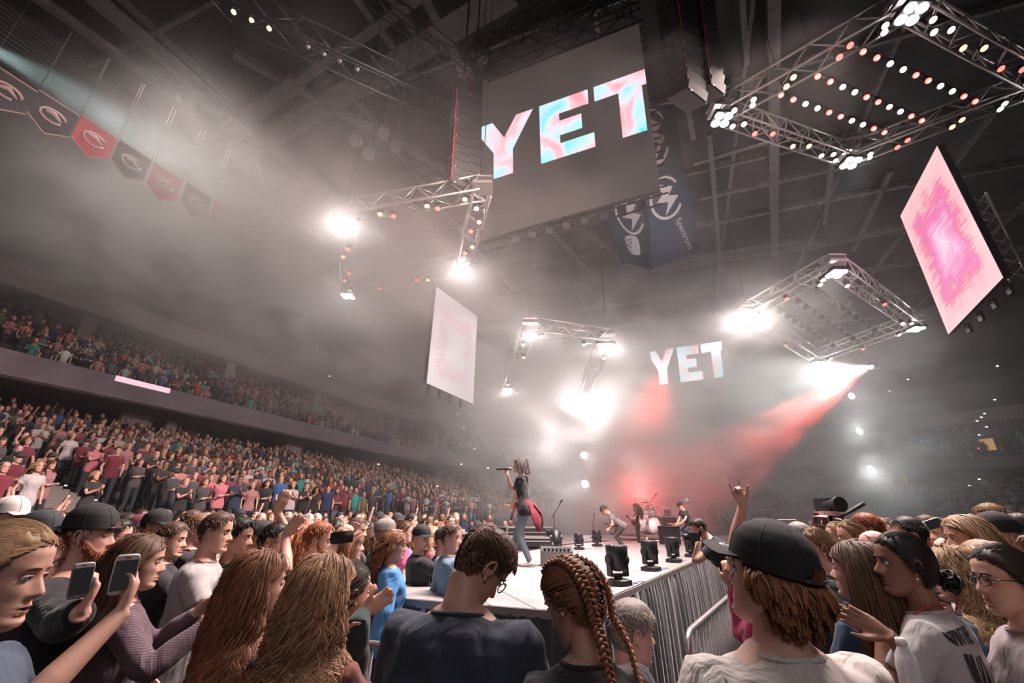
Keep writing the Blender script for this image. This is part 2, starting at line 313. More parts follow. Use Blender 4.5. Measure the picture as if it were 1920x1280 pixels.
for k, cs in RC.items():
    e = empty('lighting_truss', sum(cs)/4, RLAB[k], 'lighting truss')
    wd = .62 if k == 'TR' else .55
    for i in range(4): truss(cs[i], cs[(i+1) % 4], e, wd, .045 if k == 'TR' else .038, step=.55)
    for i, c in enumerate(cs):
        mb = MB(); mb.box(c, (wd*1.15,)*3, 0)
        MB().box(c, (wd*1.1, wd*1.1, wd*.2)).box(c+[0, 0, wd*.4], (wd*1.1, wd*1.1, wd*.1)).build('corner_block', ALU, e, smooth=False)
        # hoist chain up to the roof
        MB().bar(c+[0, 0, .3], [c[0], c[1], RZ], .012, 4).build('hoist_chain', BLACKM, e)
        if k == 'L' and i == 3: continue
        # blinder: housing with four lit cells facing down and towards the audience
        bl = empty('blinder_lamp', c-[0, 0, .3], 'white blinder lamp blazing at the %s corner of the %s' % (CORN[k][i], PLACE[k]), 'stage lamp', 'truss corner blinders')
        b = c-np.array([0, 0, wd*.5+.05]); MB().box(b, (wd*1.1, wd*1.1, .14)).build('housing', BLACKM, bl, smooth=False)
        for sx in (-1, 1):
            for sy in (-1, 1):
                MB().lathe(b+[sx*wd*.26, sy*wd*.26, -.07], [(wd*.23, 0), (wd*.22, -.03), (.01, -.05)], 14).build('lamp_cell', LAMPW, bl)
# lamps along the truss sides
n_l = 0
for k, cs in RC.items():
    for i in range(4):
        A, B = cs[i], cs[(i+1) % 4]; t = B-A; L = np.linalg.norm(t); x, y = perp(t/L); mid = sum(cs)/4
        inw = mid-(A+B)/2; inw /= np.linalg.norm(inw)
        pat = {'TR': [(.10, 'a'), (.13, 'a'), (.26, 'r'), (.34, 'r'), (.55, 'w'), (.62, 'w'), (.78, 'a'), (.82, 'a'), (.9, 'a')], 'L': [(.12, 'w'), (.3, 'r'), (.38, 'w'), (.62, 'r'), (.72, 'w'), (.9, 'a')],
               'RB': [(.12, 'a'), (.17, 'a'), (.5, 'r'), (.86, 'a')], 'CB': [(.12, 'a'), (.3, 'w'), (.86, 'a')]}[k]
        for j, (q, c) in enumerate(pat):
            P = A+t*q-[0, 0, .42]+inw*(.12 if j % 2 else -.12)
            par_can(P, [0, -.35, -1], {'a': LAMPC, 'r': LAMPR, 'w': LAMPA}[c],
                    '%s lamp, %s one along the %s side of the %s' % ({'a': 'warm white', 'r': 'red', 'w': 'amber'}[c], ORD[j], ['near left', 'lower', 'right', 'upper'][i], PLACE[k]), 'lamps clamped along the trusses', .09 if k != 'TR' else .105)
# three hanging rows of red and amber lamps inside the high truss
for r_i, (a, b) in enumerate([((1618, 97), (1828, 190)), ((1533, 143), (1728, 226)), ((1464, 178), (1658, 248))]):
    Pa, Pb = atz(*a, Z_TR-.2), atz(*b, Z_TR-.2); rowb = empty('lamp_bar', Pa, 'thin black lamp bar, %s of three inside the high square truss' % ['uppermost', 'middle', 'lowest'][r_i], 'lamp bar')
    MB().bar(Pa+[0, 0, .22], Pb+[0, 0, .22], .03).build('bar', BLACKM, rowb)
    for j in range(10):
        q = j/9; P = Pa+(Pb-Pa)*q
        red = j % 4 in (0, 1); mm = LAMPR if red else LAMPC
        lampo = par_can(P, [-.25, -.5, -1], mm, '%s glowing lamp, %s from the upper end of the %s row in the high truss' % ('red' if red else 'pale amber', ORD[j], ['top', 'middle', 'bottom'][r_i]), 'hanging rows of red and amber lamps', .10)
        if red: MB().lathe(P+np.array([-.016, -.032, -.068]), [(.05, 0), (.045, -.004), (.004, -.006)], 10).build('hot_core', LAMPC, lampo)
# unlit lamp rows inside the small right truss
for r_i in range(3):
    q = .28+.22*r_i; c = RC['RB']; Pa = c[0]+(c[3]-c[0])*q; Pb = c[1]+(c[2]-c[1])*q; Pa, Pb = Pa+(Pb-Pa)*.08, Pa+(Pb-Pa)*.92
    e = empty('lamp_bar', Pa, 'bar of unlit lamps inside the small right truss, %s of three' % ORD[r_i], 'lamp bar'); MB().bar(Pa, Pb, .03).build('bar', BLACKM, e)
    for j in range(9): MB().lathe(Pa+(Pb-Pa)*(j+.5)/9-[0, 0, .25], [(.05, .2), (.1, .15), (.12, 0), (.1, -.01), (.02, .01)], 10).build('lamp', BLACKM, e)
# long cable truss running from the upper left to the big screen
ct = empty('cable_truss', at(640, 110, 14), 'dark cable truss sloping from the top edge of the roof to the line array', 'truss')
truss(at(385, -15, 12.5), at(862, 208, 15.5), ct, .75, .035, BLACKM, .8)
truss(at(700, -10, 13), at(905, 150, 15), ct, .5, .03, BLACKM, .8)
for j, q in enumerate([.1, .16, .22, .36, .42, .48, .55]):
    P = at(385, -15, 12.5)*(1-q)+at(862, 208, 15.5)*q
    par_can(P-[0, 0, .25], [0, -.5, -1], LAMPA if j < 3 else ALU, '%s fixture on the dark cable truss, %s from its upper end' % ('small orange lit' if j < 3 else 'pale unlit', ORD[j]), 'fixtures of the cable truss', .08)
tr2 = empty('short_truss', at(1880, 440, 13), 'short bright aluminium truss hanging at the right of the pink diamond screen', 'truss'); truss(at(1832, 368, 12.6), at(1912, 522, 12.6), tr2, .35, .03, ALU, .3)
tr3 = empty('screen_truss', at(1050, 70, 15), 'black grid truss that carries the big YET screen', 'truss')
for (a, b) in [((900, 132, 16), (1200, 10, 14)), ((905, 100, 16.6), (1190, -20, 14.6)), ((960, 60, 17.5), (1160, -40, 15.6))]: truss(at(*a), at(*b), tr3, .6, .04, BLACKM, .6)
# globe loudspeakers
for j, (x, y, d) in enumerate([(868, 132, 17), (905, 112, 17), (667, 264, 20), (691, 289, 20), (719, 251, 20), (742, 274, 20)]):
    P = at(x, y, d); e = empty('globe_speaker', P, 'grey globe loudspeaker under the roof, %s' % ['left one of the pair beside the big screen', 'right one of the pair beside the big screen', 'leftmost of the four', 'lowest of the four', 'uppermost of the four', 'rightmost of the four'][j], 'loudspeaker', 'globe loudspeakers under the roof')
    MB().sphere(P, .28, 16, 10).build('globe', mat('globe_grey', (.33, .29, .29), .35), e)
    MB().lathe(P+[0, 0, .24], [(.16, 0), (.2, .12), (.03, .2)], 12).build('bracket', STEEL, e); MB().bar(P+[0, 0, .4], [P[0], P[1], RZ], .02, 4).build('drop_rod', STEEL, e)
# pennant banners in a row above the left stand
pm = {'red': mat('banner_red', (.50, .075, .085), .8, bump=.02, bscale=3), 'grey': mat('banner_black', (.06, .055, .058), .8), 'blue': mat('banner_blue', (.06, .10, .25), .8)}
edge = mat('banner_edge', (.46, .26, .25), .8); logo = mat('banner_logo', (.50, .34, .33), .8)
BAN = [(10, 175, 'grey'), (96, 222, 'grey'), (174, 266, 'red'), (244, 308, 'grey'), (307, 348, 'red'), (366, 381, 'grey'), (417, 411, 'red'), (467, 439, 'red'), (508, 461, 'grey'), (548, 484, 'blue'), (585, 500, 'grey')]
for j, (x, y, c) in enumerate(BAN):
    r = ray(x, y); vv = 19.0; P = CAMP+r*(vv/(r@VA)); bw, bh = 1.14, 1.38
    e = empty('pennant_banner', P+[0, 0, bh/2], '%s pointed pennant banner, %s from the near end of the row above the left stand' % ({'red': 'faded red', 'grey': 'black', 'blue': 'blue'}[c], ORD[j]), 'banner', 'pennant banners above the left stand')
    o5 = [(-.5, .5), (.5, .5), (.5, -.22), (0, -.5), (-.5, -.22)]
    def B3(a, b, o=0): return P+UA*a*bw+ZA*b*bh-VA*o
    V = [B3(a, b, .0) for a, b in o5]+[B3(a, b, .03) for a, b in o5]
    MB().add(V, [(0, 1, 2, 3, 4), (9, 8, 7, 6, 5)]+[(i, (i+1) % 5, 5+(i+1) % 5, 5+i) for i in range(5)]).build('cloth', pm[c], e, smooth=False)
    b_ = MB()
    for i in range(5): b_.beam(B3(*o5[i], .04), B3(*o5[(i+1) % 5], .04), .03, .05)
    b_.build('border', edge, e, smooth=False)
    g = MB(); t_ = np.linspace(.3*j, .3*j+5.2, 14); g.tube([B3(.3*math.cos(a), .05+.17*math.sin(a), .05) for a in t_], .05, 5)
    g.tube([B3(-.2, .05+.06*math.sin(j), .06), B3(0, .12, .06), B3(.22, 0, .06)], [.07, .09, .03], 5); g.build('emblem', logo, e)
    MB().bar(B3(-.5, .5), B3(-.5, .5)+ZA*3, .008, 3).bar(B3(.5, .5), B3(.5, .5)+ZA*3, .008, 3).build('hanging_wires', STEEL, e)
# bundles of cables that run along the roof above the banners
cb = empty('cable_bundle', CAMP+ray(300, 260)*20, 'bundle of thin parallel cables running above the row of pennant banners', 'cables')
for j in range(14):
    r = ray(300, 225+j*7.5); P = CAMP+r*(23.5/(r@VA)); MB().bar(P-UA*26, P+UA*24, .014, 3).build('cable', STEEL, cb)
# line arrays: stacked cabinets
def line_array(x0, y0, x1, y1, d0, d1, wd, label, n=12):
    A, B = at(x0, y0, d0), at(x1, y1, d1); e = empty('line_array', A, label, 'loudspeaker')
    for k in range(n):
        q = (k+.5)/n; P = A+(B-A)*q; h = np.linalg.norm(B-A)/n
        td = np.array([.35+.3*q, -1, -.1-.3*q]); td /= np.linalg.norm(td); x, y = perp(td)
        o = MB().box(P, (wd, .55, h*.93), 0, (x, td, y)).build('cabinet', mat('speaker_black', (.030, .028, .030), .55), e, smooth=False)
        MB().box(P+td*.29, (wd*.94, .03, h*.8), 0, (x, td, y)).build('grille', mat('speaker_grille', (.014, .013, .014), .7), o, smooth=False)
        if k % 2: MB().box(P+td*.3+x*wd*.3-y*h*.4, (.05, .03, .02), 0, (x, td, y)).build('badge', ALU, o, smooth=False)
    x, y = perp(np.array([.35, -1, 0.0]))
    MB().tube([A+x*wd*.2+np.array([0, -.36, 0])+(B-A)*q for q in np.linspace(0, 1, 6)], .018, 5).build('red_cable', mat('red_cable', (.55, .03, .04), .5), e)
    MB().bar(A, [A[0], A[1], RZ], .03, 4).build('hanging_chain', BLACKM, e)
line_array(866, 185, 856, 352, 14.8, 14.2, .62, 'tall black line array left of the big screen, outer column')
line_array(889, 165, 880, 345, 15.4, 14.8, .5, 'black line array column tight against the left edge of the big screen')
line_array(1262, -30, 1290, 190, 11.5, 10.6, .75, 'large black line array right of the big screen, nearer the screen')
line_array(1305, -20, 1328, 178, 12.0, 11.0, .6, 'large black line array right of the big screen, outer column')
# ------------------------------------------------------------------ screens
def bil(Q, a, b): return (Q[0]*(1-a)+Q[1]*a)*(1-b)+(Q[3]*(1-a)+Q[2]*a)*b      # a right, b down
def screen_mat(name, dark=True):
    m = bpy.data.materials.new(name); m.use_nodes = True; nt = m.node_tree; b = nt.nodes['Principled BSDF']; N = nt.nodes.new; L = nt.links.new
    b.inputs['Base Color'].default_value = (.02, .018, .018, 1); b.inputs['Roughness'].default_value = .5
    uv = N('ShaderNodeUVMap'); n = N('ShaderNodeTexNoise'); n.inputs['Scale'].default_value = 3.1; n.inputs['Detail'].default_value = 3; n.inputs['Distortion'].default_value = .8
    r = N('ShaderNodeValToRGB'); el = r.color_ramp.elements
    cols = [(.32, (.95, .36, .42)), (.44, (.93, .66, .74)), (.5, (.80, .84, .95)), (.58, (.48, .88, .93)), (.68, (.12, .78, .84))]
    el[0].position, el[0].color = cols[0][0], (*cols[0][1], 1); el[1].position, el[1].color = cols[-1][0], (*cols[-1][1], 1)
    for p, c in cols[1:-1]: q = el.new(p); q.color = (*c, 1)
    L(uv.outputs[0], n.inputs['Vector']); L(n.outputs[0], r.inputs[0]); L(r.outputs[0], b.inputs['Emission Color']); b.inputs['Emission Strength'].default_value = 1.05
    return m
M_BG = mat('screen_grey', (.03, .026, .025), .6, emit=(.118, .094, .086), es=.32, bump=None)
M_TX = screen_mat('screen_letters')
M_TX2 = screen_mat('screen_letters_far'); M_TX2.node_tree.nodes['Principled BSDF'].inputs['Emission Strength'].default_value = 4
def letters():
    """outlines of Y E T in screen coordinates 0..1 (x right, y down), the Y and T cut by the screen's edges like the photo"""
    Y = [[(0, 0), (.065, 0), (.155, .30), (.255, .0), (.265, .0), (.272, .0)]]
    P = []
    P.append([(.0, .0), (.075, .0), (.155, .33), (.155, .62), (.085, .55), (.0, .22)])                     # Y left arm
    P.append([(.155, .33), (.235, .0), (.345, .0), (.212, .58), (.212, 1.0), (.085, 1.0), (.085, .55), (.155, .62)])
    P.append([(.385, 0), (.68, 0), (.68, .245), (.505, .245), (.505, .37), (.635, .37), (.635, .62), (.505, .62), (.505, .755), (.70, .755), (.70, 1.0), (.385, 1.0)])
    P.append([(.715, 0), (1.0, 0), (1.0, .25), (.975, .25), (.975, 1.0), (.848, 1.0), (.848, .25), (.715, .25)])
    return P
def planar(Q):
    Q = [np.asarray(q, float) for q in Q]; n_ = np.cross(Q[1]-Q[0], Q[3]-Q[0]); x, y, d = proj(Q[2]); r = ray(x, y)
    Q[2] = CAMP+r*(((Q[0]-CAMP)@n_)/(r@n_)); return Q
def led_screen(Q, label, thick=.25, mt=None, y0=.30, y1=.655, rows=True, name='led_screen'):
    Q = planar(Q)
    nrm = np.cross(Q[1]-Q[0], Q[3]-Q[0]); nrm /= np.linalg.norm(nrm)
    if nrm@(CAMP-Q[0]) < 0: nrm = -nrm
    e = empty(name, (Q[2]+Q[3])/2, label, 'screen')
    V = [q for q in Q]+[q-nrm*thick for q in Q]
    MB().add(V, [(0, 3, 2, 1)]).build('display_panel', M_BG, e, smooth=False)
    MB().add([v-nrm*.01 for v in V], [(0, 3, 2, 1), (4, 5, 6, 7), (0, 1, 5, 4), (1, 2, 6, 5), (2, 3, 7, 6), (3, 0, 4, 7)]).build('cabinet', BLACKM, e, smooth=False)
    for nm, poly in zip(['letter']*4, letters()):
        mb = MB(); me_v = [bil(Q, x, y0+(y1-y0)*y)+nrm*.015 for x, y in poly]
        me = bpy.data.meshes.new('letter'); me.from_pydata([tuple(v) for v in me_v], [], [tuple(range(len(me_v)))]); me.materials.append(mt or M_TX)
        uvl = me.uv_layers.new(name='UVMap')
        for li, lp_ in enumerate(me.loops): x, y = poly[lp_.vertex_index]; uvl.data[li].uv = (x*1.6, (y0+(y1-y0)*y)*1.4)
        o = bpy.data.objects.new(nm, me); COL.objects.link(o); o.parent = e; me.transform(pw(e).inverted())
    # ladder frame behind the cabinets along bottom and right edge
    fr = MB()
    for k in range(26):
        a = k/25; p = bil(Q, a, 1.0)-nrm*(thick+.05); fr.beam(p+[0, 0, -.02], p+[0, 0, -.42], .03, .05)
        p2 = bil(Q, 1.0, a)-nrm*(thick+.1); fr.beam(p2, p2+(Q[1]-Q[0])/np.linalg.norm(Q[1]-Q[0])*.22, .04, .04)
    for z in (-.05, -.4): fr.beam(Q[3]-nrm*(thick+.05)+[0, 0, z], Q[2]-nrm*(thick+.05)+[0, 0, z], .05, .05)
    fr.build('rear_frame', BLACKM, e, smooth=False)['kind'] = 'stuff'
    for k in range(9):
        a = k/8*.8+.1; p = bil(Q, a, 1.0)-nrm*(thick+.12)
        MB().box(p-ZA*.2, (.25, .12, .3)).build('power_supply', BLACKP, e, smooth=False)
    return e
zb, zt = CAM_Z+9, CAM_Z+15
led_screen([atz(905, 152, zt), atz(1197, 40, zt), atz(1238, 355, zb), atz(900, 450, zb)], 'big grey hanging screen showing the cropped word YET in pink and cyan')
led_screen([at(1213, 612, 36), at(1346, 590, 34.5), at(1367, 760, 34.5), at(1232, 775, 36)], 'distant second screen with the word YET seen through the haze', y0=.29, y1=.68, mt=M_TX2)
def pink_mat(name, hot):
    m = bpy.data.materials.new(name); m.use_nodes = True; nt = m.node_tree; b = nt.nodes['Principled BSDF']; N = nt.nodes.new; L = nt.links.new
    b.inputs['Base Color'].default_value = (.02, .018, .018, 1)
    uv = N('ShaderNodeUVMap'); sp = N('ShaderNodeSeparateXYZ'); L(uv.outputs[0], sp.inputs[0])
    def M(op, a, c=None, d=None):
        q = N('ShaderNodeMath'); q.operation = op
        for i, x in enumerate((a, c, d)):
            if x is None: continue
            if isinstance(x, (int, float)): q.inputs[i].default_value = x
            else: L(x, q.inputs[i])
        return q.outputs[0]
    ax = M('ABSOLUTE', M('SUBTRACT', sp.outputs[0], .5)); ay = M('ABSOLUTE', M('SUBTRACT', sp.outputs[1], .5))
    mx = M('MAXIMUM', ax, ay)
    n1 = N('ShaderNodeTexNoise'); n1.inputs['Scale'].default_value = 6; n1.inputs['Detail'].default_value = 8; L(uv.outputs[0], n1.inputs['Vector'])
    mp = N('ShaderNodeMapping'); mp.inputs['Scale'].default_value = (3, 60, 1); mp.inputs['Rotation'].default_value = (0, 0, .5); L(uv.outputs[0], mp.inputs[0])
    n2 = N('ShaderNodeTexNoise'); n2.inputs['Scale'].default_value = 1; n2.inputs['Detail'].default_value = 5; L(mp.outputs[0], n2.inputs['Vector'])
    v = M('ADD', mx, M('MULTIPLY', M('SUBTRACT', M('ADD', n1.outputs[0], n2.outputs[0]), 1.0), .35))
    r = N('ShaderNodeValToRGB'); el = r.color_ramp.elements; e0 = (1, .72, .86) if hot else (1, .95, .95)
    cols = [(.0, e0), (.12, (.95, .42, .66) if hot else (1, .88, .9)), (.26, (.88, .20, .48) if hot else (.98, .72, .78)), (.33, (.93, .28, .38) if hot else (.97, .66, .72)), (.36, (.98, .50, .56) if hot else (1, .86, .87)), (.5, (1, .62, .64) if hot else (1, .85, .86))]
    el[0].position, el[0].color = 0, (*cols[0][1], 1); el[1].position, el[1].color = .5, (*cols[-1][1], 1)
    for p, c in cols[1:-1]: q = el.new(p); q.color = (*c, 1)
    L(v, r.inputs[0]); L(r.outputs[0], b.inputs['Emission Color']); b.inputs['Emission Strength'].default_value = 1.0 if hot else .95
    return m
def pink_panel(Q, label, m):
    Q = planar(Q); nrm = np.cross(Q[1]-Q[0], Q[3]-Q[0]); nrm /= np.linalg.norm(nrm)
    if nrm@(CAMP-Q[0]) < 0: nrm = -nrm
    e = empty('pink_screen', (Q[2]+Q[3])/2, label, 'screen')
    me = bpy.data.meshes.new('display_panel'); me.from_pydata([tuple(q) for q in Q], [], [(0, 1, 2, 3)]); me.materials.append(m); uvl = me.uv_layers.new(name='UVMap')
    for li in range(4): uvl.data[li].uv = [(0, 1), (1, 1), (1, 0), (0, 0)][li]
    o = bpy.data.objects.new('display_panel', me); COL.objects.link(o); o.parent = e; me.transform(pw(e).inverted())
    V = [q-nrm*.01 for q in Q]+[q-nrm*.18 for q in Q]
    MB().add(V, [(0, 3, 2, 1), (4, 5, 6, 7), (0, 1, 5, 4), (1, 2, 6, 5), (2, 3, 7, 6), (3, 0, 4, 7)]).build('cabinet', BLACKM, e, smooth=False)
    for k in range(4):
        p = bil(Q, .15+.23*k, 1)-nrm*.35; MB().box(p-ZA*.15, (.12, .12, .35)).build('rear_bracket', BLACKM, e, smooth=False)
pink_panel([at(818, 537, 18), at(895, 593, 20.8), at(887, 757, 21.4), at(800, 718, 18)], 'pale pink glowing screen hanging in the haze above the left crowd', pink_mat('pink_pale', False))
pink_panel([at(1688, 405, 15.7), at(1757, 273, 12.7), at(1881, 520, 11.95), at(1778, 627, 15.7)], 'bright magenta and pink screen hanging like a tilted diamond at the right', pink_mat('pink_hot', True))
# ------------------------------------------------------------------ blue sponsor cube behind the big screen
nav = mat('banner_navy', (.035, .06, .115), .75, bump=.03, bscale=2, noise=(.028, .046, .09), nscale=1.5); wht = mat('banner_print', (.80, .72, .75), .8)
bq = {'left': [at(1110, 300, 20), at(1206, 270, 18.6), at(1222, 505, 17.8), at(1172, 492, 19.4)], 'right': [at(1206, 200, 18.6), at(1262, 195, 19.2), at(1312, 470, 19.6), at(1222, 505, 17.8)]}
bq['left'][0] = at(1088, 300, 20)
bq = {k: planar(q) for k, q in bq.items()}
cube = empty('banner_cube', at(1210, 505, 18.5), 'dark blue hanging banner box with white lightning emblems behind the big screen', 'banner')
def on(Q, a, b, o=.02):
    n_ = np.cross(Q[1]-Q[0], Q[3]-Q[0]); n_ /= np.linalg.norm(n_)
    if n_@(CAMP-Q[0]) < 0: n_ = -n_
    return bil(Q, a, b)+n_*o
for nm, Q in bq.items():
    bk = [q+np.array([.05, .6, .2]) for q in Q]
    MB().add(Q+bk, [(0, 3, 2, 1), (4, 5, 6, 7), (0, 1, 5, 4), (1, 2, 6, 5), (2, 3, 7, 6), (3, 0, 4, 7)]).build('banner_face', nav, cube, smooth=False)
def bolt(Q, cx, cy, w_, h_):
    poly = [(-.42, -.50), (.32, -.30), (.10, -.05), (.50, .02), (-.10, .58), (.06, .16), (-.38, .10), (-.12, -.14)]
    V = [on(Q, cx+x*w_, cy+y*h_, .03) for x, y in poly]
    MB().add(V, [tuple(range(len(V)))]).build('lightning_emblem', wht, cube, smooth=False)
    t = np.linspace(.5, 5.6, 26); ring = []
    inn = [on(Q, cx+math.cos(a)*.56*w_, cy+math.sin(a)*.60*h_, .025) for a in t]; out = [on(Q, cx+math.cos(a)*.66*w_, cy+math.sin(a)*.69*h_, .025) for a in t]
    MB().add(inn+out, [(i, i+1, 26+i+1, 26+i) for i in range(25)]).build('emblem_ring', wht, cube, smooth=False)
bolt(bq['right'], .42, .60, .60, .20); bolt(bq['left'], .60, .55, .50, .26); bolt(bq['right'], .30, .20, .6, .26)
def text_on(Q, txt, a0, b0, a1, b1, hgt, name, m, parent, font_sx=1.0, off=.04):
    """lettering whose baseline runs from (a0,b0) to (a1,b1) on quad Q; hgt is the letter height across it in metres"""
    cu = bpy.data.curves.new(name, 'FONT'); cu.body = txt; cu.size = 1; cu.fill_mode = 'BOTH'
    tmp = bpy.data.objects.new(name, cu); COL.objects.link(tmp); dg = bpy.context.evaluated_depsgraph_get(); me = bpy.data.meshes.new_from_object(tmp.evaluated_get(dg)); bpy.data.objects.remove(tmp)
    co = np.array([v.co[:] for v in me.vertices]); co -= co.min(0); W_ = co[:, 0].max(); H_ = co[:, 1].max()
    A = on(Q, a0, b0, off); B = on(Q, a1, b1, off); d = B-A; n_ = np.cross(Q[1]-Q[0], Q[3]-Q[0]); n_ /= np.linalg.norm(n_)
    if n_@(CAMP-Q[0]) < 0: n_ = -n_
    up = np.cross(n_, d/np.linalg.norm(d))
    co2 = A+np.outer(co[:, 0]/W_, d)+np.outer(co[:, 1]/H_*hgt, up)
    for v, c in zip(me.vertices, co2): v.co = c
    me.materials.clear(); me.materials.append(m)
    o = bpy.data.objects.new(name, me); COL.objects.link(o); o.parent = parent; me.transform(pw(parent).inverted()); return o
text_on(bq['right'], 'Spectrum', .53, .755, .72, .965, .42, 'lettering', wht, cube)
ov = MB(); Q = bq['left']; t = np.linspace(0, 2*math.pi, 25)[:-1]
ov.add([on(Q, .50+.20*np.sign(math.cos(a))*abs(math.cos(a))**.6, .82+.085*np.sign(math.sin(a))*abs(math.sin(a))**.6, .03) for a in t], [tuple(range(24))]); ov.build('oval_patch', wht, cube, smooth=False)
text_on(Q, 'AMALIE', .42, .893, .50, .755, .32, 'lettering', nav, cube)
MB().bar(at(1206, 200, 18.6), [at(1206, 200, 18.6)[0], at(1206, 200, 18.6)[1], RZ], .03, 4).build('hanging_rod', BLACKM, cube)
# light towers in the far haze
tm = 0
for (x, y, d, lab) in [(1095, 853, 26, 'small white lamp in the haze behind the singer, upper'), (1097, 907, 26, 'white lamp in the haze behind the singer, lower'), (1597, 742, 30, 'top white lamp of the hanging tower at the right stand'), (1612, 808, 30, 'middle white lamp of the hanging tower at the right stand'), (1633, 880, 30, 'lowest and brightest white lamp of the hanging tower at the right stand')]:
    P = at(x, y, d); e = empty('tower_lamp', P, lab, 'stage lamp', 'white tower lamps')
    MB().lathe(P+np.array([0, .3, 0]), [(.1, -.3), (.3, -.1), (.32, .2)], 14, 0, ((1, 0, 0), (0, 0, 1), (0, -1, 0))).build('housing', BLACKM, e)
    MB().sphere(P+np.array([0, .02, 0]), (.2, .06, .2), 14, 8).build('lens', LAMPW, e)
    MB().bar(P+np.array([.05, .3, .3]), P+np.array([.05, .3, 3]), .03, 4).build('drop_pipe', BLACKM, e)
e = empty('beam_projector', BH, 'small bright moving head throwing the white and red beams', 'stage lamp')
MB().sphere(BH+np.array([.1, .05, 0]), .1, 10, 6).build('lens', LAMPW, e); MB().box(BH+np.array([.35, .15, .1]), (.4, .3, .4)).build('housing', BLACKM, e)
# remote spot fixtures seen as tiny lights on the stands
M_TINY = mat('tiny_light', (1, 1, 1), emit=(1, .93, .88), es=3); M_TB = mat('tiny_blue', (.1, .5, 1), emit=(.1, .5, 1), es=3); M_TR2 = mat('tiny_red', (1, .1, .1), emit=(1, .08, .08), es=2)
# ================================================================== haze: one density grid made from soft banks and noise
HB = [  # pixel, distance, radii (x, y, z), amount
 ((640, 480), 15.5, (2.3, 2.6, 1.9), .13), ((860, 500), 15.5, (2.0, 2.4, 1.4), .10), ((40, 350), 22, (7, 4, 3.0), .06), ((250, 335), 21, (5.5, 4, 2.0), .09), ((130, 420), 22, (6, 4, 2.0), .08), ((420, 440), 19.5, (5.5, 4, 2.4), .13), ((330, 520), 20, (8, 6, 1.8), .06), ((560, 480), 17, (4.5, 5, 3), .15),
 ((100, 560), 22, (9, 6, 1.5), .05), ((690, 470), 16, (2.8, 3.4, 2.2), .12), ((640, 620), 19, (5, 5, 2.6), .13), ((800, 530), 18, (3.6, 4, 1.8), .11), ((960, 520), 20, (4.0, 4, 1.7), .10), ((760, 700), 21, (5, 5, 2.2), .09),
 ((960, 640), 22, (5, 6, 4), .09), ((1090, 740), 24, (5, 6, 5), .20), ((1180, 640), 24, (6, 6, 4), .045), ((1300, 600), 28, (6, 6, 2.5), .03), ((1110, 880), 22, (5, 4.5, 3.5), .07), ((1240, 860), 22, (6, 4.5, 4), .08),
 ((1400, 600), 20, (3, 4, 2.6), .14), ((1450, 760), 24, (5, 6, 4), .10), ((1570, 800), 28, (5, 6, 4), .12), ((1630, 880), 29, (3.4, 4, 3.4), .15), ((1340, 900), 24, (7, 8, 3), .06), ((930, 820), 24, (6, 6, 3), .05), ((1175, 960), 20, (3.5, 2.5, 2.0), .10)]
ng = bpy.data.node_groups.new('haze_grid', 'GeometryNodeTree'); ng.interface.new_socket('Geometry', in_out='OUTPUT', socket_type='NodeSocketGeometry')
N = ng.nodes.new; L = ng.links.new
gout = N('NodeGroupOutput'); vc = N('GeometryNodeVolumeCube'); pos = N('GeometryNodeInputPosition')
H0, H1 = (-34, 6.5, .4), (30, 44, 20.5)
vc.inputs['Min'].default_value = H0; vc.inputs['Max'].default_value = H1
vc.inputs['Resolution X'].default_value = 150; vc.inputs['Resolution Y'].default_value = 90; vc.inputs['Resolution Z'].default_value = 60
def vm(op, a, b=None):
    q = N('ShaderNodeVectorMath'); q.operation = op
    for i, x in enumerate((a, b)):
        if x is None: continue
        if isinstance(x, tuple): q.inputs[i].default_value = x
        else: L(x, q.inputs[i])
    return q
def mm(op, a, b=None, c=None):
    q = N('ShaderNodeMath'); q.operation = op
    for i, x in enumerate((a, b, c)):
        if x is None: continue
        if isinstance(x, (int, float)): q.inputs[i].default_value = x
        else: L(x, q.inputs[i])
    return q.outputs[0]
acc = None
for (p, d, r, a) in HB:
    c = at(p[0], p[1], d)
    v = vm('DIVIDE', vm('SUBTRACT', pos.outputs[0], tuple(c)).outputs[0], tuple(r)); d2 = vm('DOT_PRODUCT', v.outputs[0]); L(v.outputs[0], d2.inputs[1])
    g = mm('MULTIPLY', mm('EXPONENT', mm('MULTIPLY', d2.outputs['Value'], -1.1)), a)
    acc = g if acc is None else mm('ADD', acc, g)
n1 = N('ShaderNodeTexNoise'); n1.inputs['Scale'].default_value = .42; n1.inputs['Detail'].default_value = 5; n1.inputs['Roughness'].default_value = .6; n1.inputs['Distortion'].default_value = .7
L(vm('MULTIPLY', pos.outputs[0], (1.0, .8, 1.9)).outputs[0], n1.inputs['Vector'])
mr = N('ShaderNodeMapRange'); mr.interpolation_type = 'SMOOTHSTEP'; mr.inputs['From Min'].default_value = .40; mr.inputs['From Max'].default_value = .60; mr.inputs['To Min'].default_value = .22; mr.inputs['To Max'].default_value = 2.0
L(n1.outputs[0], mr.inputs[0])
base = mm('MULTIPLY', mr.outputs[0], .0014)
L(mm('ADD', mm('MULTIPLY', acc, mr.outputs[0]), base), vc.inputs['Density']); L(vc.outputs[0], gout.inputs[0])
sm = N('GeometryNodeSetMaterial'); L(vc.outputs[0], sm.inputs[0]); L(sm.outputs[0], gout.inputs[0])
hm = bpy.data.materials.new('haze'); hm.use_nodes = True; nt = hm.node_tree; nt.nodes.clear()
o_ = nt.nodes.new('ShaderNodeOutputMaterial'); pv = nt.nodes.new('ShaderNodeVolumePrincipled')
pv.inputs['Color'].default_value = (.97, .93, .92, 1); pv.inputs['Density'].default_value = HAZE_K; pv.inputs['Anisotropy'].default_value = .25
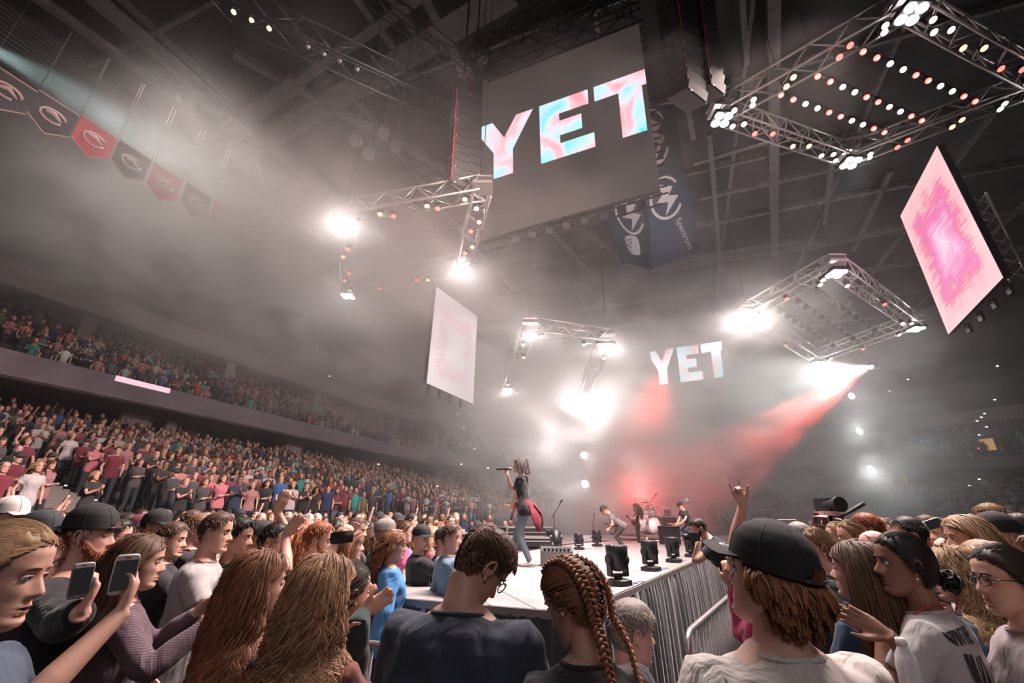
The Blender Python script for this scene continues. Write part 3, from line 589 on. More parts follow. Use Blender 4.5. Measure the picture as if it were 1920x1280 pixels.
nt.links.new(pv.outputs[0], o_.inputs['Volume']); sm.inputs['Material'].default_value = hm
hme = bpy.data.meshes.new('haze'); ho = bpy.data.objects.new('haze', hme); COL.objects.link(ho)
md = ho.modifiers.new('haze', 'NODES'); md.node_group = ng; setp(ho, 'pale drifting stage haze filling the air under the roof', 'haze', kind='stuff')
hm.cycles.volume_sampling = 'MULTIPLE_IMPORTANCE' if hasattr(hm.cycles, 'volume_sampling') else None
# ================================================================== stage
SZ, SZ2 = 1.13, 1.0
deck = mat('stage_deck', (.38, .34, .34), .33, noise=(.28, .25, .25), nscale=1.6, bump=.002, bscale=40)
st = empty('stage', atz(1000, 1100, SZ)*[1, 1, 0], 'low grey-topped performance stage with black pleated skirts where the singer walks', 'stage')
def slab(pts, z, name, m, th=.12, parent=None):
    P = [np.array([p[0], p[1], z]) for p in pts]; n = len(P)
    return MB().add(P+[p-ZA*th for p in P], [tuple(range(n)), tuple(range(2*n-1, n-1, -1))]+[(i, (i+1) % n, n+(i+1) % n, n+i) for i in range(n)]).build(name, m, parent, smooth=False)
C_ = [atz(500, 1100, SZ), atz(1078, 1148, SZ), atz(1352, 1030, SZ), atz(1352, 1014, SZ), atz(1050, 1022, SZ), atz(865, 1055, SZ), atz(560, 1059, SZ)]
slab(C_[::-1], SZ, 'deck', deck, .14, st)
rim = MB()
for i in range(len(C_)):
    a, b = C_[i], C_[(i+1) % len(C_)]; rim.beam(a+[0, 0, -.03], b+[0, 0, -.03], .035, .06)
rim.build('edge_trim', mat('deck_edge', (.25, .22, .22), .4, .4), st, smooth=False)
# deck panel joints are real: thin recessed seams between deck plates, and a strip of blue tape
pm_ = MB()
for q in np.linspace(.12, .9, 7):
    a = C_[0]*(1-q)+C_[1]*q; b = C_[6]*(1-q)+C_[5]*q; pm_.beam(a+ZA*.001, b+ZA*.001, .012, .004)
pm_.build('deck_seams', mat('seam', (.16, .14, .14), .6), st, smooth=False)['kind'] = 'stuff'
MB().beam(atz(690, 1107, SZ+.003), atz(745, 1098, SZ+.003), .05, .004).build('blue_tape', mat('tape_blue', (.12, .45, .75), .5), st, smooth=False)
MB().beam(atz(745, 1098, SZ+.003), atz(880, 1086, SZ+.003), .03, .004).build('white_tape', mat('tape_white', (.75, .72, .72), .5), st, smooth=False)
skm = mat('skirt_cloth', (.042, .044, .048), .9, bump=.004, bscale=120, sheen=.3)
def skirt(a, b, z1, z0, name, m, per=.17, amp=.05):
    a = a*[1, 1, 0]; b = b*[1, 1, 0]; L_ = np.linalg.norm(b-a); t = (b-a)/L_; nrm = np.cross(t, ZA); n = int(L_/.02)
    s = np.arange(n+1)/n*L_; rr = np.random.RandomState(int(L_*100)); ph = np.cumsum(.02*2*math.pi/per*(1+.5*np.sin(s*3.1)+.3*rr.randn(n+1)*.3)); k = 9
    rows = []
    for j in range(k):
        q = j/(k-1); z = z1*(1-q)+z0*q; A = amp*(.25+.75*q**.6)
        rows.append(a+np.outer(s, t)+np.outer(A*(np.sin(ph+.35*q*np.sin(s*5))+.35*np.sin(2.3*ph+1)), nrm)+nrm*A+ZA*z)
    f = [(i*(n+1)+j, (i+1)*(n+1)+j, (i+1)*(n+1)+j+1, i*(n+1)+j+1) for i in range(k-1) for j in range(n)]
    MB().add(np.concatenate(rows), f).build(name, m, st)
skirt(C_[0], C_[1], SZ-.05, 0, 'front_skirt', skm); skirt(C_[1], C_[2], SZ-.05, 0, 'side_skirt', skm); skirt(C_[5]+VA*.0, C_[6], SZ-.05, 0, 'rear_skirt', skm, .3)
C2 = [atz(1010, 1030, SZ2), atz(1335, 1024, SZ2), atz(1420, 1004, SZ2), atz(1000, 1003, SZ2)]
st2 = empty('rear_stage', (C2[0]+C2[2])/2*[1, 1, 0], 'lower back stage in red haze carrying the drum kit and guitarists', 'stage')
slab(C2[::-1], SZ2, 'deck', deck, .2, st2); a, b = C2[0], C2[1]
MB().beam(C2[0]*[1, 1, 0]+ZA*.33, C2[3]*[1, 1, 0]+ZA*.4, .05, .8).beam(C2[2]*[1, 1, 0]+ZA*.33, C2[1]*[1, 1, 0]+ZA*.4, .05, .8).build('side_fascia', BLACKP, st2, smooth=False)
# ------------------------------------------------------------------ props
def px_m(p, px): return px*((np.asarray(p)-CAMP)@_f)/F        # pixels -> metres at a point
blum = mat('cable_blue', (.08, .35, .70), .4, emit=None)
def moving_head(x, y, h_px, label, yaw=.3, tilt=0., z=SZ, ring=True, sc=None):
    P = atz(x, y, z); H = px_m(P, h_px) if sc is None else sc
    e = empty('moving_head_light', P, label, 'stage light', 'moving head lights on the stage', yaw); u = H
    X = np.array([math.cos(yaw), math.sin(yaw), 0]); Y = np.array([-math.sin(yaw), math.cos(yaw), 0])
    MB().lathe(P, [(.30*u, 0), (.31*u, .02*u), (.30*u, .13*u), (.25*u, .16*u)], 8).box(P+ZA*.07*u+Y*.0, (.62*u, .36*u, .13*u), 0, (X, Y, ZA)).build('base', BLACKM, e, smooth=False)
    MB().lathe(P, [(.12*u, .15*u), (.12*u, .22*u)], 14).build('pivot', BLACKM, e)
    yk = MB(); yk.box(P+ZA*.25*u, (.52*u, .22*u, .07*u), 0, (X, Y, ZA))
    for s in (-1, 1):
        yk.box(P+X*s*.25*u+ZA*.45*u, (.07*u, .20*u, .44*u), 0, (X, Y, ZA)); yk.lathe(P+X*s*.26*u+ZA*.62*u, [(.13*u, -.05*u), (.13*u, .05*u), (.09*u, .07*u)], 14, 0, (Y, ZA, X))
    yk.build('yoke', BLACKM, e, smooth=False)
    d = np.array([math.sin(yaw)*-math.sin(tilt), math.sin(tilt)*math.cos(yaw), math.cos(tilt)]); x, y_ = perp(d); A = np.stack([x, y_, d]); c = P+ZA*.62*u
    MB().lathe(c, [(.10*u, -.28*u), (.19*u, -.24*u), (.21*u, -.02*u), (.29*u, .10*u), (.30*u, .34*u), (.285*u, .36*u), (.26*u, .345*u)], 20, 0, A, cap=True).build('head', BLACKM, e)
    MB().lathe(c, [(.255*u, .355*u), (.15*u, .375*u), (.01*u, .38*u)], 18, 0, A).build('lens', mat('lens_glass', (.10, .10, .11), .08, .3), e)
    for k in range(5): MB().box(c+x*(.2*u)*(1 if k % 2 else -1)+d*(-.2+.06*k)*u, (.03*u, .22*u, .02*u), 0, A).build('cooling_fin', BLACKP, e, smooth=False)
    q = P+X*.34*u+Y*.1*u+ZA*.02
    MB().tube([P+X*.28*u+ZA*.06*u, q+ZA*.03*u, q+X*.08*u, q+X*.15*u-Y*.1*u, q+X*.2*u-Y*.2*u], .009, 6).build('blue_cable', blum, e)
    MB().tube([P+X*.28*u-Y*.1*u+ZA*.05*u, q+X*.1*u-Y*.1*u, q+X*.35*u+Y*.1*u, q+X*.6*u], .008, 6).build('grey_cable', ALU, e)
    return e
for j, (x, y, h, lab, tl) in enumerate([(1160, 1097, 70, 'largest moving head light, first on the right stage edge', 0), (1221, 1070, 53, 'second moving head light along the right stage edge', 0), (1264, 1054, 44, 'third moving head light along the right stage edge', 0),
        (1296, 1044, 36, 'fourth moving head light along the right stage edge', 0), (1315, 1037, 32, 'fifth moving head light beside the kneeling photographer', 0), (1334, 1034, 28, 'sixth and smallest moving head light on the right stage edge', 0)]):
    moving_head(x, y, h, lab, .35+.1*j, tl)
moving_head(676, 1064, 52, 'black moving head light tipped down on the left stage edge', .1, 1.0)
moving_head(818, 1052, 42, 'black moving head light beside the man in the denim shirt', .1, 1.0)
moving_head(1086, 1030, 28, 'small dark moving head light, left of the pair on the low platform', .2, .2)
moving_head(1120, 1024, 28, 'small dark moving head light, right of the pair on the low platform', .2, .2)
moving_head(1043, 1033, 38, 'dark moving head light against the black cases behind the singer', 0, .9)
# road cases / steps behind the singer
def case(Pa, Pb, h, dpt, label, z, name='road_case', cat='case'):
    a = atz(*Pa, z); b = atz(*Pb, z); t = (b-a)/np.linalg.norm(b-a); n_ = np.cross(ZA, t); L_ = np.linalg.norm(b-a); c = (a+b)/2+n_*dpt/2+ZA*h/2
    e = empty(name, c-ZA*h/2, label, cat)
    MB().box(c, (L_, dpt, h), 0, (t, n_, ZA)).build('body', BLACKP, e, smooth=False)
    tr = MB()
    for sz in (-1, 1):
        for sy in (-1, 1): tr.box(c+n_*sy*dpt/2+ZA*sz*h/2, (L_+.03, .035, .035), 0, (t, n_, ZA))
        for sx in (-1, 1): tr.box(c+t*sx*L_/2+ZA*sz*h/2, (.035, dpt+.03, .035), 0, (t, n_, ZA))
    for sx in (-1, 1):
        for sy in (-1, 1): tr.box(c+t*sx*L_/2+n_*sy*dpt/2, (.035, .035, h), 0, (t, n_, ZA))
    tr.build('metal_edging', ALU, e, smooth=False)
    MB().box(c-n_*(dpt/2+.012), (L_*.4, .02, h*.3), 0, (t, n_, ZA)).build('recessed_handle', BLACKM, e, smooth=False)
    MB().box(c-n_*(dpt/2+.01)+ZA*h*.25, (L_*.96, .02, .02), 0, (t, n_, ZA)).build('lid_seam', ALU, e, smooth=False)
    return e
case((862, 1042), (945, 1042), .50, .6, 'black metal-edged case at the left of the stage steps', SZ-.25)
case((948, 1034), (1036, 1034), .30, .6, 'wide black step unit with pale nosing right behind the singer', SZ-.1, 'step_unit', 'steps')
case((950, 1026), (1036, 1024), .48, .5, 'taller black step unit behind the wide one', SZ-.1, 'step_unit', 'steps')
case((1036, 1032), (1052, 1032), .44, .5, 'narrow black case at the right end of the steps', SZ-.1)
wdg = empty('monitor_wedge', atz(1046, 1062, SZ), 'grey floor monitor wedge hidden behind the braided hair', 'loudspeaker')
c = atz(1046, 1062, SZ); MB().add([c+np.array(q) for q in [(-.24, 0, 0), (.24, 0, 0), (.24, .3, 0), (-.24, .3, 0), (-.24, .05, .2), (.24, .05, .2), (.24, .28, .26), (-.24, .28, .26)]], [(0, 3, 2, 1), (4, 5, 6, 7), (0, 1, 5, 4), (1, 2, 6, 5), (2, 3, 7, 6), (3, 0, 4, 7)]).build('cabinet', mat('wedge_grey', (.045, .04, .04), .5), wdg, smooth=False)
for k in range(7): MB().box(c+np.array([-.18+.06*k, .10, .235]), (.035, .1, .012)).build('grille_slot', BLACKP, wdg, smooth=False)
# low rail of the step behind the moving heads
rl = empty('platform_rail', atz(1010, 1032, SZ2+.1), 'thin black raised ramp edge in front of the guitarist', 'platform')
MB().beam(atz(1008, 1032, SZ2+.02), atz(1135, 1017, SZ2+.02), .5, .05).build('top_plate', mat('ramp_top', (.5, .44, .43), .4), rl, smooth=False)
MB().beam(atz(1008, 1032, SZ2-.06), atz(1135, 1017, SZ2-.06), .46, .12).build('frame', BLACKM, rl, smooth=False)
# cables lying on the left edge of the stage
for j in range(5):
    rr = np.random.RandomState(j); x = np.linspace(770+j*12, 858, 26); y = 1053+j*.6+np.cumsum(rr.randn(26))*.55; y = np.clip(y, 1047, 1058)
    P = [atz(a, b, SZ+.015+.01*j) for a, b in zip(x, y)]
    setp(MB().tube(P, .012, 6).build('stage_cable', BLACKP), 'black cable tangled on the left rear stage edge, %s strand from the back' % ORD[j], 'cable', 'tangle of black cables on the stage edge')
# microphone stands
def mic_stand(x, y, z, hpx, label, boom=(12, -18), k=1.0):
    P = atz(x, y, z); m = lambda a, b: P+_r*px_m(P, a)-_u*px_m(P, -b)*0+ZA*px_m(P, b)
    e = empty('microphone_stand', P, label, 'microphone stand'); top = m(0, hpx*.72)
    MB().lathe(P, [(.14, 0), (.14, .015), (.03, .03)], 14).build('base', BLACKM, e)
    MB().bar(P, top, .014).build('pole', BLACKM, e); tip = m(boom[0], hpx*.72-boom[1]); tail = top-(tip-top)*.45
    MB().bar(tail, tip, .011).build('boom', BLACKM, e); t = (tip-top)/np.linalg.norm(tip-top)
    MB().lathe(tip, [(.012, -.02), (.018, .1), (.028, .13), (.028, .17), (.01, .19)], 10, 0, np.stack([*perp(t), t])).build('microphone', BLACKP, e)
mic_stand(1040, 1022, SZ2, 76, 'thin microphone stand alone behind the singer', (10, -16)); mic_stand(1222, 1012, SZ2, 86, 'tall boom microphone stand at the left of the drum kit', (12, -14)); mic_stand(1113, 1008, SZ2, 34, 'short microphone stand in front of the bending guitarist', (2, -10))
# drum kit on a riser
DK = atz(1262, 1017, SZ2); s_ = px_m(DK, 1.0)
rz_ = empty('drum_riser', DK, 'low black drum riser with a rolling metal frame', 'platform'); rise = .22
a, b = atz(1213, 1016, SZ2), atz(1338, 1014, SZ2)
t = (b-a)/np.linalg.norm(b-a); n_ = np.cross(ZA, t); L_ = np.linalg.norm(b-a)
MB().box((a+b)/2+n_*1.0+ZA*rise*.85, (L_, 2.0, rise*.3), 0, (t, n_, ZA)).build('top', mat('riser_top', (.12, .10, .10), .6), rz_, smooth=False)
for k in range(5): MB().bar(a+t*L_*k/4, a+t*L_*k/4+ZA*rise*.7, .03).build('leg', ALU, rz_)
MB().bar(a+ZA*.04, b+ZA*.04, .02).build('rail', ALU, rz_)
ddk = (a+b)/2+n_*.6; DD = lambda px_, up, back=0: a+t*px_*s_+ZA*(rise+up)+n_*(.55+back)
kit = empty('drum_kit', DD(40, 0), 'silver drum kit with spread cymbals on the riser in front of the drummer', 'drums')
silver = mat('drum_silver', (.60, .54, .54), .35, .15); skin_h = mat('drum_head', (.8, .76, .75), .5); brass = mat('cymbal', (.78, .66, .52), .25, .9)
def drum(c, r, h, ax, nm):
    A = np.stack([*perp(ax), np.asarray(ax, float)/np.linalg.norm(ax)])
    o = MB().lathe(c, [(r, -h/2), (r, h/2)], 20, 0, A).build(nm, silver, kit); MB().lathe(c, [(r*.98, -h/2-.005), (r*.98, h/2+.005)], 20, 0, A).build('drum_skin', skin_h, o)
    MB().lathe(c, [(r*1.03, h/2-.02), (r*1.05, h/2), (r*1.0, h/2+.01)], 20, 0, A, cap=False).lathe(c, [(r*1.0, -h/2-.01), (r*1.05, -h/2), (r*1.03, -h/2+.02)], 20, 0, A, cap=False).build('hoop', ALU, o)
fw = -n_
drum(DD(42, .30), .29, .42, fw, 'kick_drum'); drum(DD(22, .55), .2, .32, (.0, 0, 1), 'floor_tom'); drum(DD(30, .72), .15, .22, fw*.5+ZA, 'rack_tom'); drum(DD(46, .74), .15, .22, fw*.5+ZA, 'rack_tom'); drum(DD(62, .5, .2), .17, .14, (0, 0, 1), 'snare_drum'); drum(DD(14, .35), .22, .42, (0, 0, 1), 'floor_tom')
for (px_, up, r) in [(22, 1.22, .27), (36, 1.12, .22), (52, 1.04, .25), (70, .98, .22), (8, 1.0, .2)]:
    c = DD(px_, up); MB().lathe(c, [(.02, .03), (.05, .02), (r, -.01), (r, -.016), (.02, .01)], 24, 0, np.stack([*perp(ZA+fw*.15), (ZA+fw*.15)])).build('cymbal', brass, kit)
    cs = MB(); cs.bar(c, DD(px_+3, .02), .012)
    for q in (-1, 0, 1): cs.bar(DD(px_+3, .25), DD(px_+3+q*6, 0, .12*q*q), .01)
    cs.build('cymbal_stand', ALU, kit)
st_ = empty('drum_stool', DD(66, 0, .75), 'round black drum stool under the drummer', 'stool'); MB().lathe(DD(66, .5, .75), [(.17, 0), (.18, .04), (.16, .08)], 16).build('seat', BLACKP, st_); MB().bar(DD(66, 0, .75), DD(66, .5, .75), .025).build('column', ALU, st_)
for k in range(3): MB().bar(DD(66, .2, .75), DD(66, 0, .75)+np.array([math.cos(k*2.1)*.22, math.sin(k*2.1)*.22, 0]), .012).build('leg', ALU, st_)
# stack of equipment right of the drums
P = DD(92, 0); e = empty('equipment_rack', P, 'black equipment rack with small red lights right of the drum kit', 'equipment')
MB().box(P+ZA*.42+n_*.2, (px_m(P, 34), .55, .36), 0, (t, n_, ZA)).box(P+ZA*.12+n_*.2, (px_m(P, 40), .6, .24), 0, (t, n_, ZA)).build('cabinet', BLACKP, e, smooth=False)
MB().box(P+ZA*.62+n_*.2, (px_m(P, 30), .5, .03), 0, (t, n_, ZA)).build('top_edge', ALU, e, smooth=False); MB().box(P+ZA*.38-n_*.09, (.25, .02, .03), 0, (t, n_, ZA)).build('red_indicator', M_TR2, e, smooth=False)
lp2 = empty('laptop', P+ZA*.65, 'open grey laptop on top of the equipment rack', 'laptop')
MB().box(P+ZA*.655+n_*.15, (.34, .25, .02), 0, (t, n_, ZA)).build('keyboard_base', ALU, lp2, smooth=False); MB().box(P+ZA*.77-n_*-.02, (.34, .015, .23), 0, (t, n_, ZA)).build('lid', mat('laptop_grey', (.22, .20, .22), .4), lp2, smooth=False)
e = empty('stool_case', atz(1258, 1032, SZ), 'small black box in front of the drum kit', 'case'); c = atz(1258, 1030, SZ2)+ZA*.3; MB().box(c, (.42, .4, .55), 0, (t, n_, ZA)).build('body', BLACKP, e, smooth=False); MB().box(c+ZA*.28, (.44, .42, .03), 0, (t, n_, ZA)).build('lid', BLACKM, e, smooth=False)
# balloon above the drummer
bl = at(1288, 939, 17); e = empty('balloon', bl, 'small pale translucent balloon floating above the drummer', 'balloon'); MB().sphere(bl, (.10, .10, .11), 16, 12).build('skin', mat('balloon_white', (.8, .72, .72), .2), e); MB().lathe(bl-ZA*.11, [(.012, 0), (.02, -.03)], 8).build('knot', MC['balloon_white'], e)
bl = at(1388, 932, 15); e = empty('balloon', bl, 'small pale balloon beside the raised hand', 'balloon'); MB().sphere(bl, (.07, .07, .075), 16, 12).build('skin', MC['balloon_white'], e); MB().lathe(bl-ZA*.075, [(.012, 0), (.02, -.03)], 8).build('knot', MC['balloon_white'], e)
# ------------------------------------------------------------------ steel crowd barriers
galv = mat('galvanised_steel', (.50, .46, .46), .3, .85)
def barrier(a, b, label, n=None, h=1.1, gap=.12):
    a = np.array([a[0], a[1], 0.]); b = np.array([b[0], b[1], 0.]); L_ = np.linalg.norm(b-a); t = (b-a)/L_; nn = np.cross(t, ZA)
    e = empty('crowd_barrier', (a+b)/2, label, 'barrier'); r = .021; c = .12
    path = [a+ZA*.12]+[a+ZA*z for z in np.linspace(.3, h-c, 4)]+[a+t*c*(1-math.cos(q))+ZA*(h-c+c*math.sin(q)) for q in np.linspace(.2, 1.57, 6)]
    pathb = [b+ZA*.12]+[b+ZA*z for z in np.linspace(.3, h-c, 4)]+[b-t*c*(1-math.cos(q))+ZA*(h-c+c*math.sin(q)) for q in np.linspace(.2, 1.57, 6)]
    MB().tube(path+pathb[::-1], r, 10, up=nn).build('frame_tube', galv, e)
    MB().bar(a+ZA*.2, b+ZA*.2, .016, 8).build('lower_rail', galv, e)
    k = int(L_/gap)
    for i in range(1, k): MB().bar(a+t*L_*i/k+ZA*.2, a+t*L_*i/k+ZA*(h-.01), .009, 6).build('bar', galv, e)
    for q in (a+t*.2, b-t*.2): MB().bar(q-nn*.3+ZA*.02, q+nn*.3+ZA*.02, .02, 8).bar(q+ZA*.02, q+ZA*.2, .02, 8).build('foot', galv, e)
    return e
HB_ = 1.1
def rb2(x, y): return atz(x, y, HB_)
barrier(rb2(665, 1203), rb2(1012, 1246), 'steel crowd barrier between the bowed man and the stage skirt')
barrier(rb2(1287, 1188), rb2(1388, 1098), 'steel crowd barrier running along the right skirt beside the cap wearer')
barrier(rb2(300, 1126), rb2(412, 1140), 'nearest steel crowd barrier under the outstretched arm of the striped shirt')
barrier(rb2(285, 1088), rb2(440, 1078), 'steel crowd barrier in front of the young man in the grey T-shirt')
barrier(rb2(440, 1085), rb2(560, 1098), 'crowd barrier half hidden by the brown-haired woman')
# ================================================================== people
def ss(a, b, x):
    t = np.clip((np.asarray(x, float)-a)/(b-a), 0, 1); return t*t*(3-2*t)
def rz(a): c, s = math.cos(a), math.sin(a); return np.array([[c, -s, 0], [s, c, 0], [0, 0, 1.0]])
def rx(a): c, s = math.cos(a), math.sin(a); return np.array([[1.0, 0, 0], [0, c, -s], [0, s, c]])
def ry(a): c, s = math.cos(a), math.sin(a); return np.array([[c, 0, -s], [0, 1.0, 0], [s, 0, c]])
def nz(v): v = np.asarray(v, float); return v/(np.linalg.norm(v, axis=-1, keepdims=True)+1e-12)
def fastmesh(name, V, Q, mats, mi=None, tone=None, col=None, tri=False):
    me = bpy.data.meshes.new(name); V = np.ascontiguousarray(V, dtype=np.float32); Q = np.ascontiguousarray(Q, dtype=np.int32); k = Q.shape[1]
    me.vertices.add(len(V)); me.vertices.foreach_set('co', V.ravel()); me.loops.add(Q.size); me.loops.foreach_set('vertex_index', Q.ravel())
    me.polygons.add(len(Q)); me.polygons.foreach_set('loop_start', np.arange(len(Q), dtype=np.int32)*k)
    for m in mats: me.materials.append(m)
    if mi is not None: me.polygons.foreach_set('material_index', np.asarray(mi, dtype=np.int32))
    me.polygons.foreach_set('use_smooth', np.ones(len(Q), dtype=bool)); me.update(calc_edges=True)
    if tone is not None: a = me.attributes.new('tone', 'FLOAT', 'POINT'); a.data.foreach_set('value', np.asarray(tone, dtype=np.float32))
    if col is not None: a = me.attributes.new('Col', 'FLOAT_COLOR', 'POINT'); a.data.foreach_set('color', np.asarray(col, dtype=np.float32).ravel())
    return me
def skin_mat(name, c, rough=.52):
    if name in MC: return MC[name]
    m = mat(name, c, rough, bump=.0015, bscale=90, bstr=.25); b = m.node_tree.nodes['Principled BSDF']
    b.inputs['Subsurface Weight'].default_value = 0; return m
def cloth(name, c, rough=.85, fold=.012, stripe=None):
    if name in MC: return MC[name]
    m = bpy.data.materials.new(name); m.use_nodes = True; nt = m.node_tree; b = nt.nodes['Principled BSDF']; N = nt.nodes.new; L = nt.links.new
    b.inputs['Base Color'].default_value = (*c, 1); b.inputs['Roughness'].default_value = rough; b.inputs['Sheen Weight'].default_value = .15; b.inputs['Specular IOR Level'].default_value = .2
    tc = N('ShaderNodeTexCoord'); mp = N('ShaderNodeMapping'); mp.inputs['Scale'].default_value = (5, 5, 2.2); mp.inputs['Rotation'].default_value = (.3, .5, .2); L(tc.outputs['Object'], mp.inputs[0])
    n = N('ShaderNodeTexNoise'); n.inputs['Scale'].default_value = 1.3; n.inputs['Detail'].default_value = 3; n.inputs['Distortion'].default_value = 1.2; L(mp.outputs[0], n.inputs['Vector'])
    bp = N('ShaderNodeBump'); bp.inputs['Distance'].default_value = fold*3; bp.inputs['Strength'].default_value = .8; L(n.outputs[0], bp.inputs['Height'])
    n2 = N('ShaderNodeTexNoise'); n2.inputs['Scale'].default_value = 420; L(tc.outputs['Object'], n2.inputs['Vector']); b2 = N('ShaderNodeBump'); b2.inputs['Distance'].default_value = .0012; b2.inputs['Strength'].default_value = .5
    L(n2.outputs[0], b2.inputs['Height']); L(bp.outputs[0], b2.inputs['Normal']); L(b2.outputs[0], b.inputs['Normal'])
    if stripe:
        w_ = N('ShaderNodeTexWave'); w_.inputs['Scale'].default_value = stripe[1]; w_.bands_direction = 'Z'; w_.inputs['Distortion'].default_value = .6; L(tc.outputs['Object'], w_.inputs['Vector'])
        mx = N('ShaderNodeMix'); mx.data_type = 'RGBA'; mx.inputs[6].default_value = (*c, 1); mx.inputs[7].default_value = (*stripe[0], 1); r = N('ShaderNodeValToRGB'); r.color_ramp.elements[0].position = .45; r.color_ramp.elements[1].position = .75
        L(w_.outputs['Fac'], r.inputs[0]); L(r.outputs[0], mx.inputs[0]); L(mx.outputs[2], b.inputs['Base Color'])
    MC[name] = m; return m
def hair_mat(name, a, b_):
    if name in MC: return MC[name]
    m = bpy.data.materials.new(name); m.use_nodes = True; nt = m.node_tree; b = nt.nodes['Principled BSDF']; N = nt.nodes.new; L = nt.links.new
    at_ = N('ShaderNodeAttribute'); at_.attribute_name = 'tone'; mx = N('ShaderNodeMix'); mx.data_type = 'RGBA'; mx.inputs[6].default_value = (*a, 1); mx.inputs[7].default_value = (*b_, 1)
    L(at_.outputs['Fac'], mx.inputs[0]); L(mx.outputs[2], b.inputs['Base Color']); b.inputs['Roughness'].default_value = .5; b.inputs['Specular IOR Level'].default_value = .28; b.inputs['Coat Weight'].default_value = 0
    MC[name] = m; return m
HAIR = {'brown': ((.055, .028, .018), (.15, .078, .045)), 'dark': ((.018, .012, .010), (.055, .034, .026)), 'black': ((.010, .008, .008), (.026, .020, .018)), 'blonde': ((.20, .115, .058), (.48, .31, .17)), 'sandy': ((.12, .065, .035), (.34, .20, .11)),
        'red': ((.17, .052, .022), (.36, .13, .055)), 'grey': ((.20, .17, .155), (.46, .41, .38)), 'silver': ((.03, .020, .020), (.15, .115, .12)), 'gold': ((.10, .047, .025), (.50, .28, .145)), 'copper': ((.10, .038, .018), (.42, .17, .065)), 'chestnut': ((.08, .034, .018), (.30, .125, .06))}
SKIN = {'fair': (.56, .32, .245), 'light': (.50, .27, .20), 'tan': (.38, .195, .135), 'brown': (.22, .105, .068), 'pink': (.60, .32, .26)}
# ---- head
HZ = np.array([-.125, -.120, -.112, -.100, -.085, -.070, -.045, -.02, 0, .03, .06, .085, .103, .115, .121])
HW = np.array([.010, .028, .040, .049, .056, .060, .066, .070, .073, .0755, .073, .064, .048, .027, .004])
HF = np.array([.040, .066, .080, .0845, .079, .081, .081, .081, .080, .086, .085, .073, .053, .028, .002])
HBk = np.array([.030, .018, .004, -.016, -.040, -.060, -.082, -.094, -.101, -.106, -.100, -.084, -.060, -.034, -.008])
def cint(z, xs, ys): return np.interp(z, xs, ys)
def head_surf(th, z, feat=1.0, jaw=1.0):
    """surface point of the skull at azimuth th (0 = face) and height z"""
    w_ = cint(z, HZ, HW)*(1+(jaw-1)*ss(-.02, -.06, z)); f = cint(z, HZ, HF); b = cint(z, HZ, HBk); yc = (f+b)/2; ryy = (f-b)/2
    s, c = np.sin(th), np.cos(th); x = w_*np.sign(s)*np.abs(s)**.9; y = yc+ryy*np.sign(c)*np.abs(c)**.9
    front = ss(.1, .9, c)
    if feat:
        nzp = np.interp(z, [-.056, -.048, -.042, -.036, -.028, -.012, .0, .012, .02], [0, .30, .82, 1, .92, .58, .32, .10, 0]); nw = np.interp(z, [-.05, -.038, -.02, .01], [.0135, .0125, .0085, .0075])
        y = y+feat*front*.027*nzp*np.exp(-(x/nw)**2)
        y = y+front*.004*np.exp(-((np.abs(x)-.014)/.006)**2-((z+.041)/.007)**2)
        y = y-feat*front*.0085*np.exp(-((np.abs(x)-.031)/.014)**2-((z-.001)/.011)**2)
        y = y+feat*front*.0045*np.exp(-((np.abs(x)-.028)/.02)**2-((z-.021)/.007)**2)
        y = y+front*np.exp(-(x/.022)**2)*(.0065*np.exp(-((z+.0645)/.0045)**2)+.0065*np.exp(-((z+.0765)/.0055)**2)-.004*np.exp(-((z+.0705)/.0022)**2)-.004*np.exp(-((z+.088)/.006)**2))
        y = y+front*.004*np.exp(-((np.abs(x)-.038)/.014)**2-((z+.03)/.016)**2)
    return np.stack([x, y, z+0*x], -1)
def head_grid(nr, ns):
    z = np.interp(np.linspace(0, 1, nr), np.linspace(0, 1, 9), [-.125, -.108, -.082, -.055, -.028, .005, .05, .1, .121]); th = np.linspace(-math.pi, math.pi, ns+1)[:-1]
    th = th+.35*np.sin(th)*-1*.9          # denser towards the face
    T, Z = np.meshgrid(th, z); return T, Z
def grid_faces(nr, ns, cap=True):
    q = [(i*ns+j, i*ns+(j+1) % ns, (i+1)*ns+(j+1) % ns, (i+1)*ns+j) for i in range(nr-1) for j in range(ns)]
    if cap: q += [tuple(range(ns))[::-1], tuple((nr-1)*ns+j for j in range(ns))]
    return q
def hairline(th, style):
    a = np.abs(th); base = np.interp(a, [0, .5, .9, 1.15, 1.35, 1.6, 1.85, 2.3, 3.15], {'m': [.066, .070, .060, .030, .005, .022, -.03, -.062, -.07], 'f': [.068, .066, .050, .020, -.01, -.02, -.05, -.08, -.085], 'bald': [.3]*9, 'recede': [.090, .098, .075, .03, .005, .022, -.03, -.06, -.068],
        'balding': [.13, .13, .12, .05, .02, .02, -.03, -.06, -.068]}[style])
    return base
def hair_shell(style, thick, nr, ns, seed, rag=.006, lift=0.):
    T, Z = head_grid(nr, ns); P = head_surf(T, Z, 0); c = np.array([0, -.01, .01]); n_ = nz((P-c)/np.array([.075, .095, .115])**1)
    hl = hairline(T, style)+rag*np.sin(T*23+seed)*np.sin(T*9.7+seed*2); d = ss(-.004, .022, Z-hl)
    noise = .5+.5*np.sin(T*7+Z*40+seed)*np.sin(T*13-Z*60+seed*3)
    sid = .35+.65*ss(-.01, .08, Z) if style in ('m', 'recede') else 1.0; P = P+n_*(-.013+d*(.007+thick*sid+lift*ss(.05, .11, Z)+.005*noise))[..., None]; return P.reshape(-1, 3)
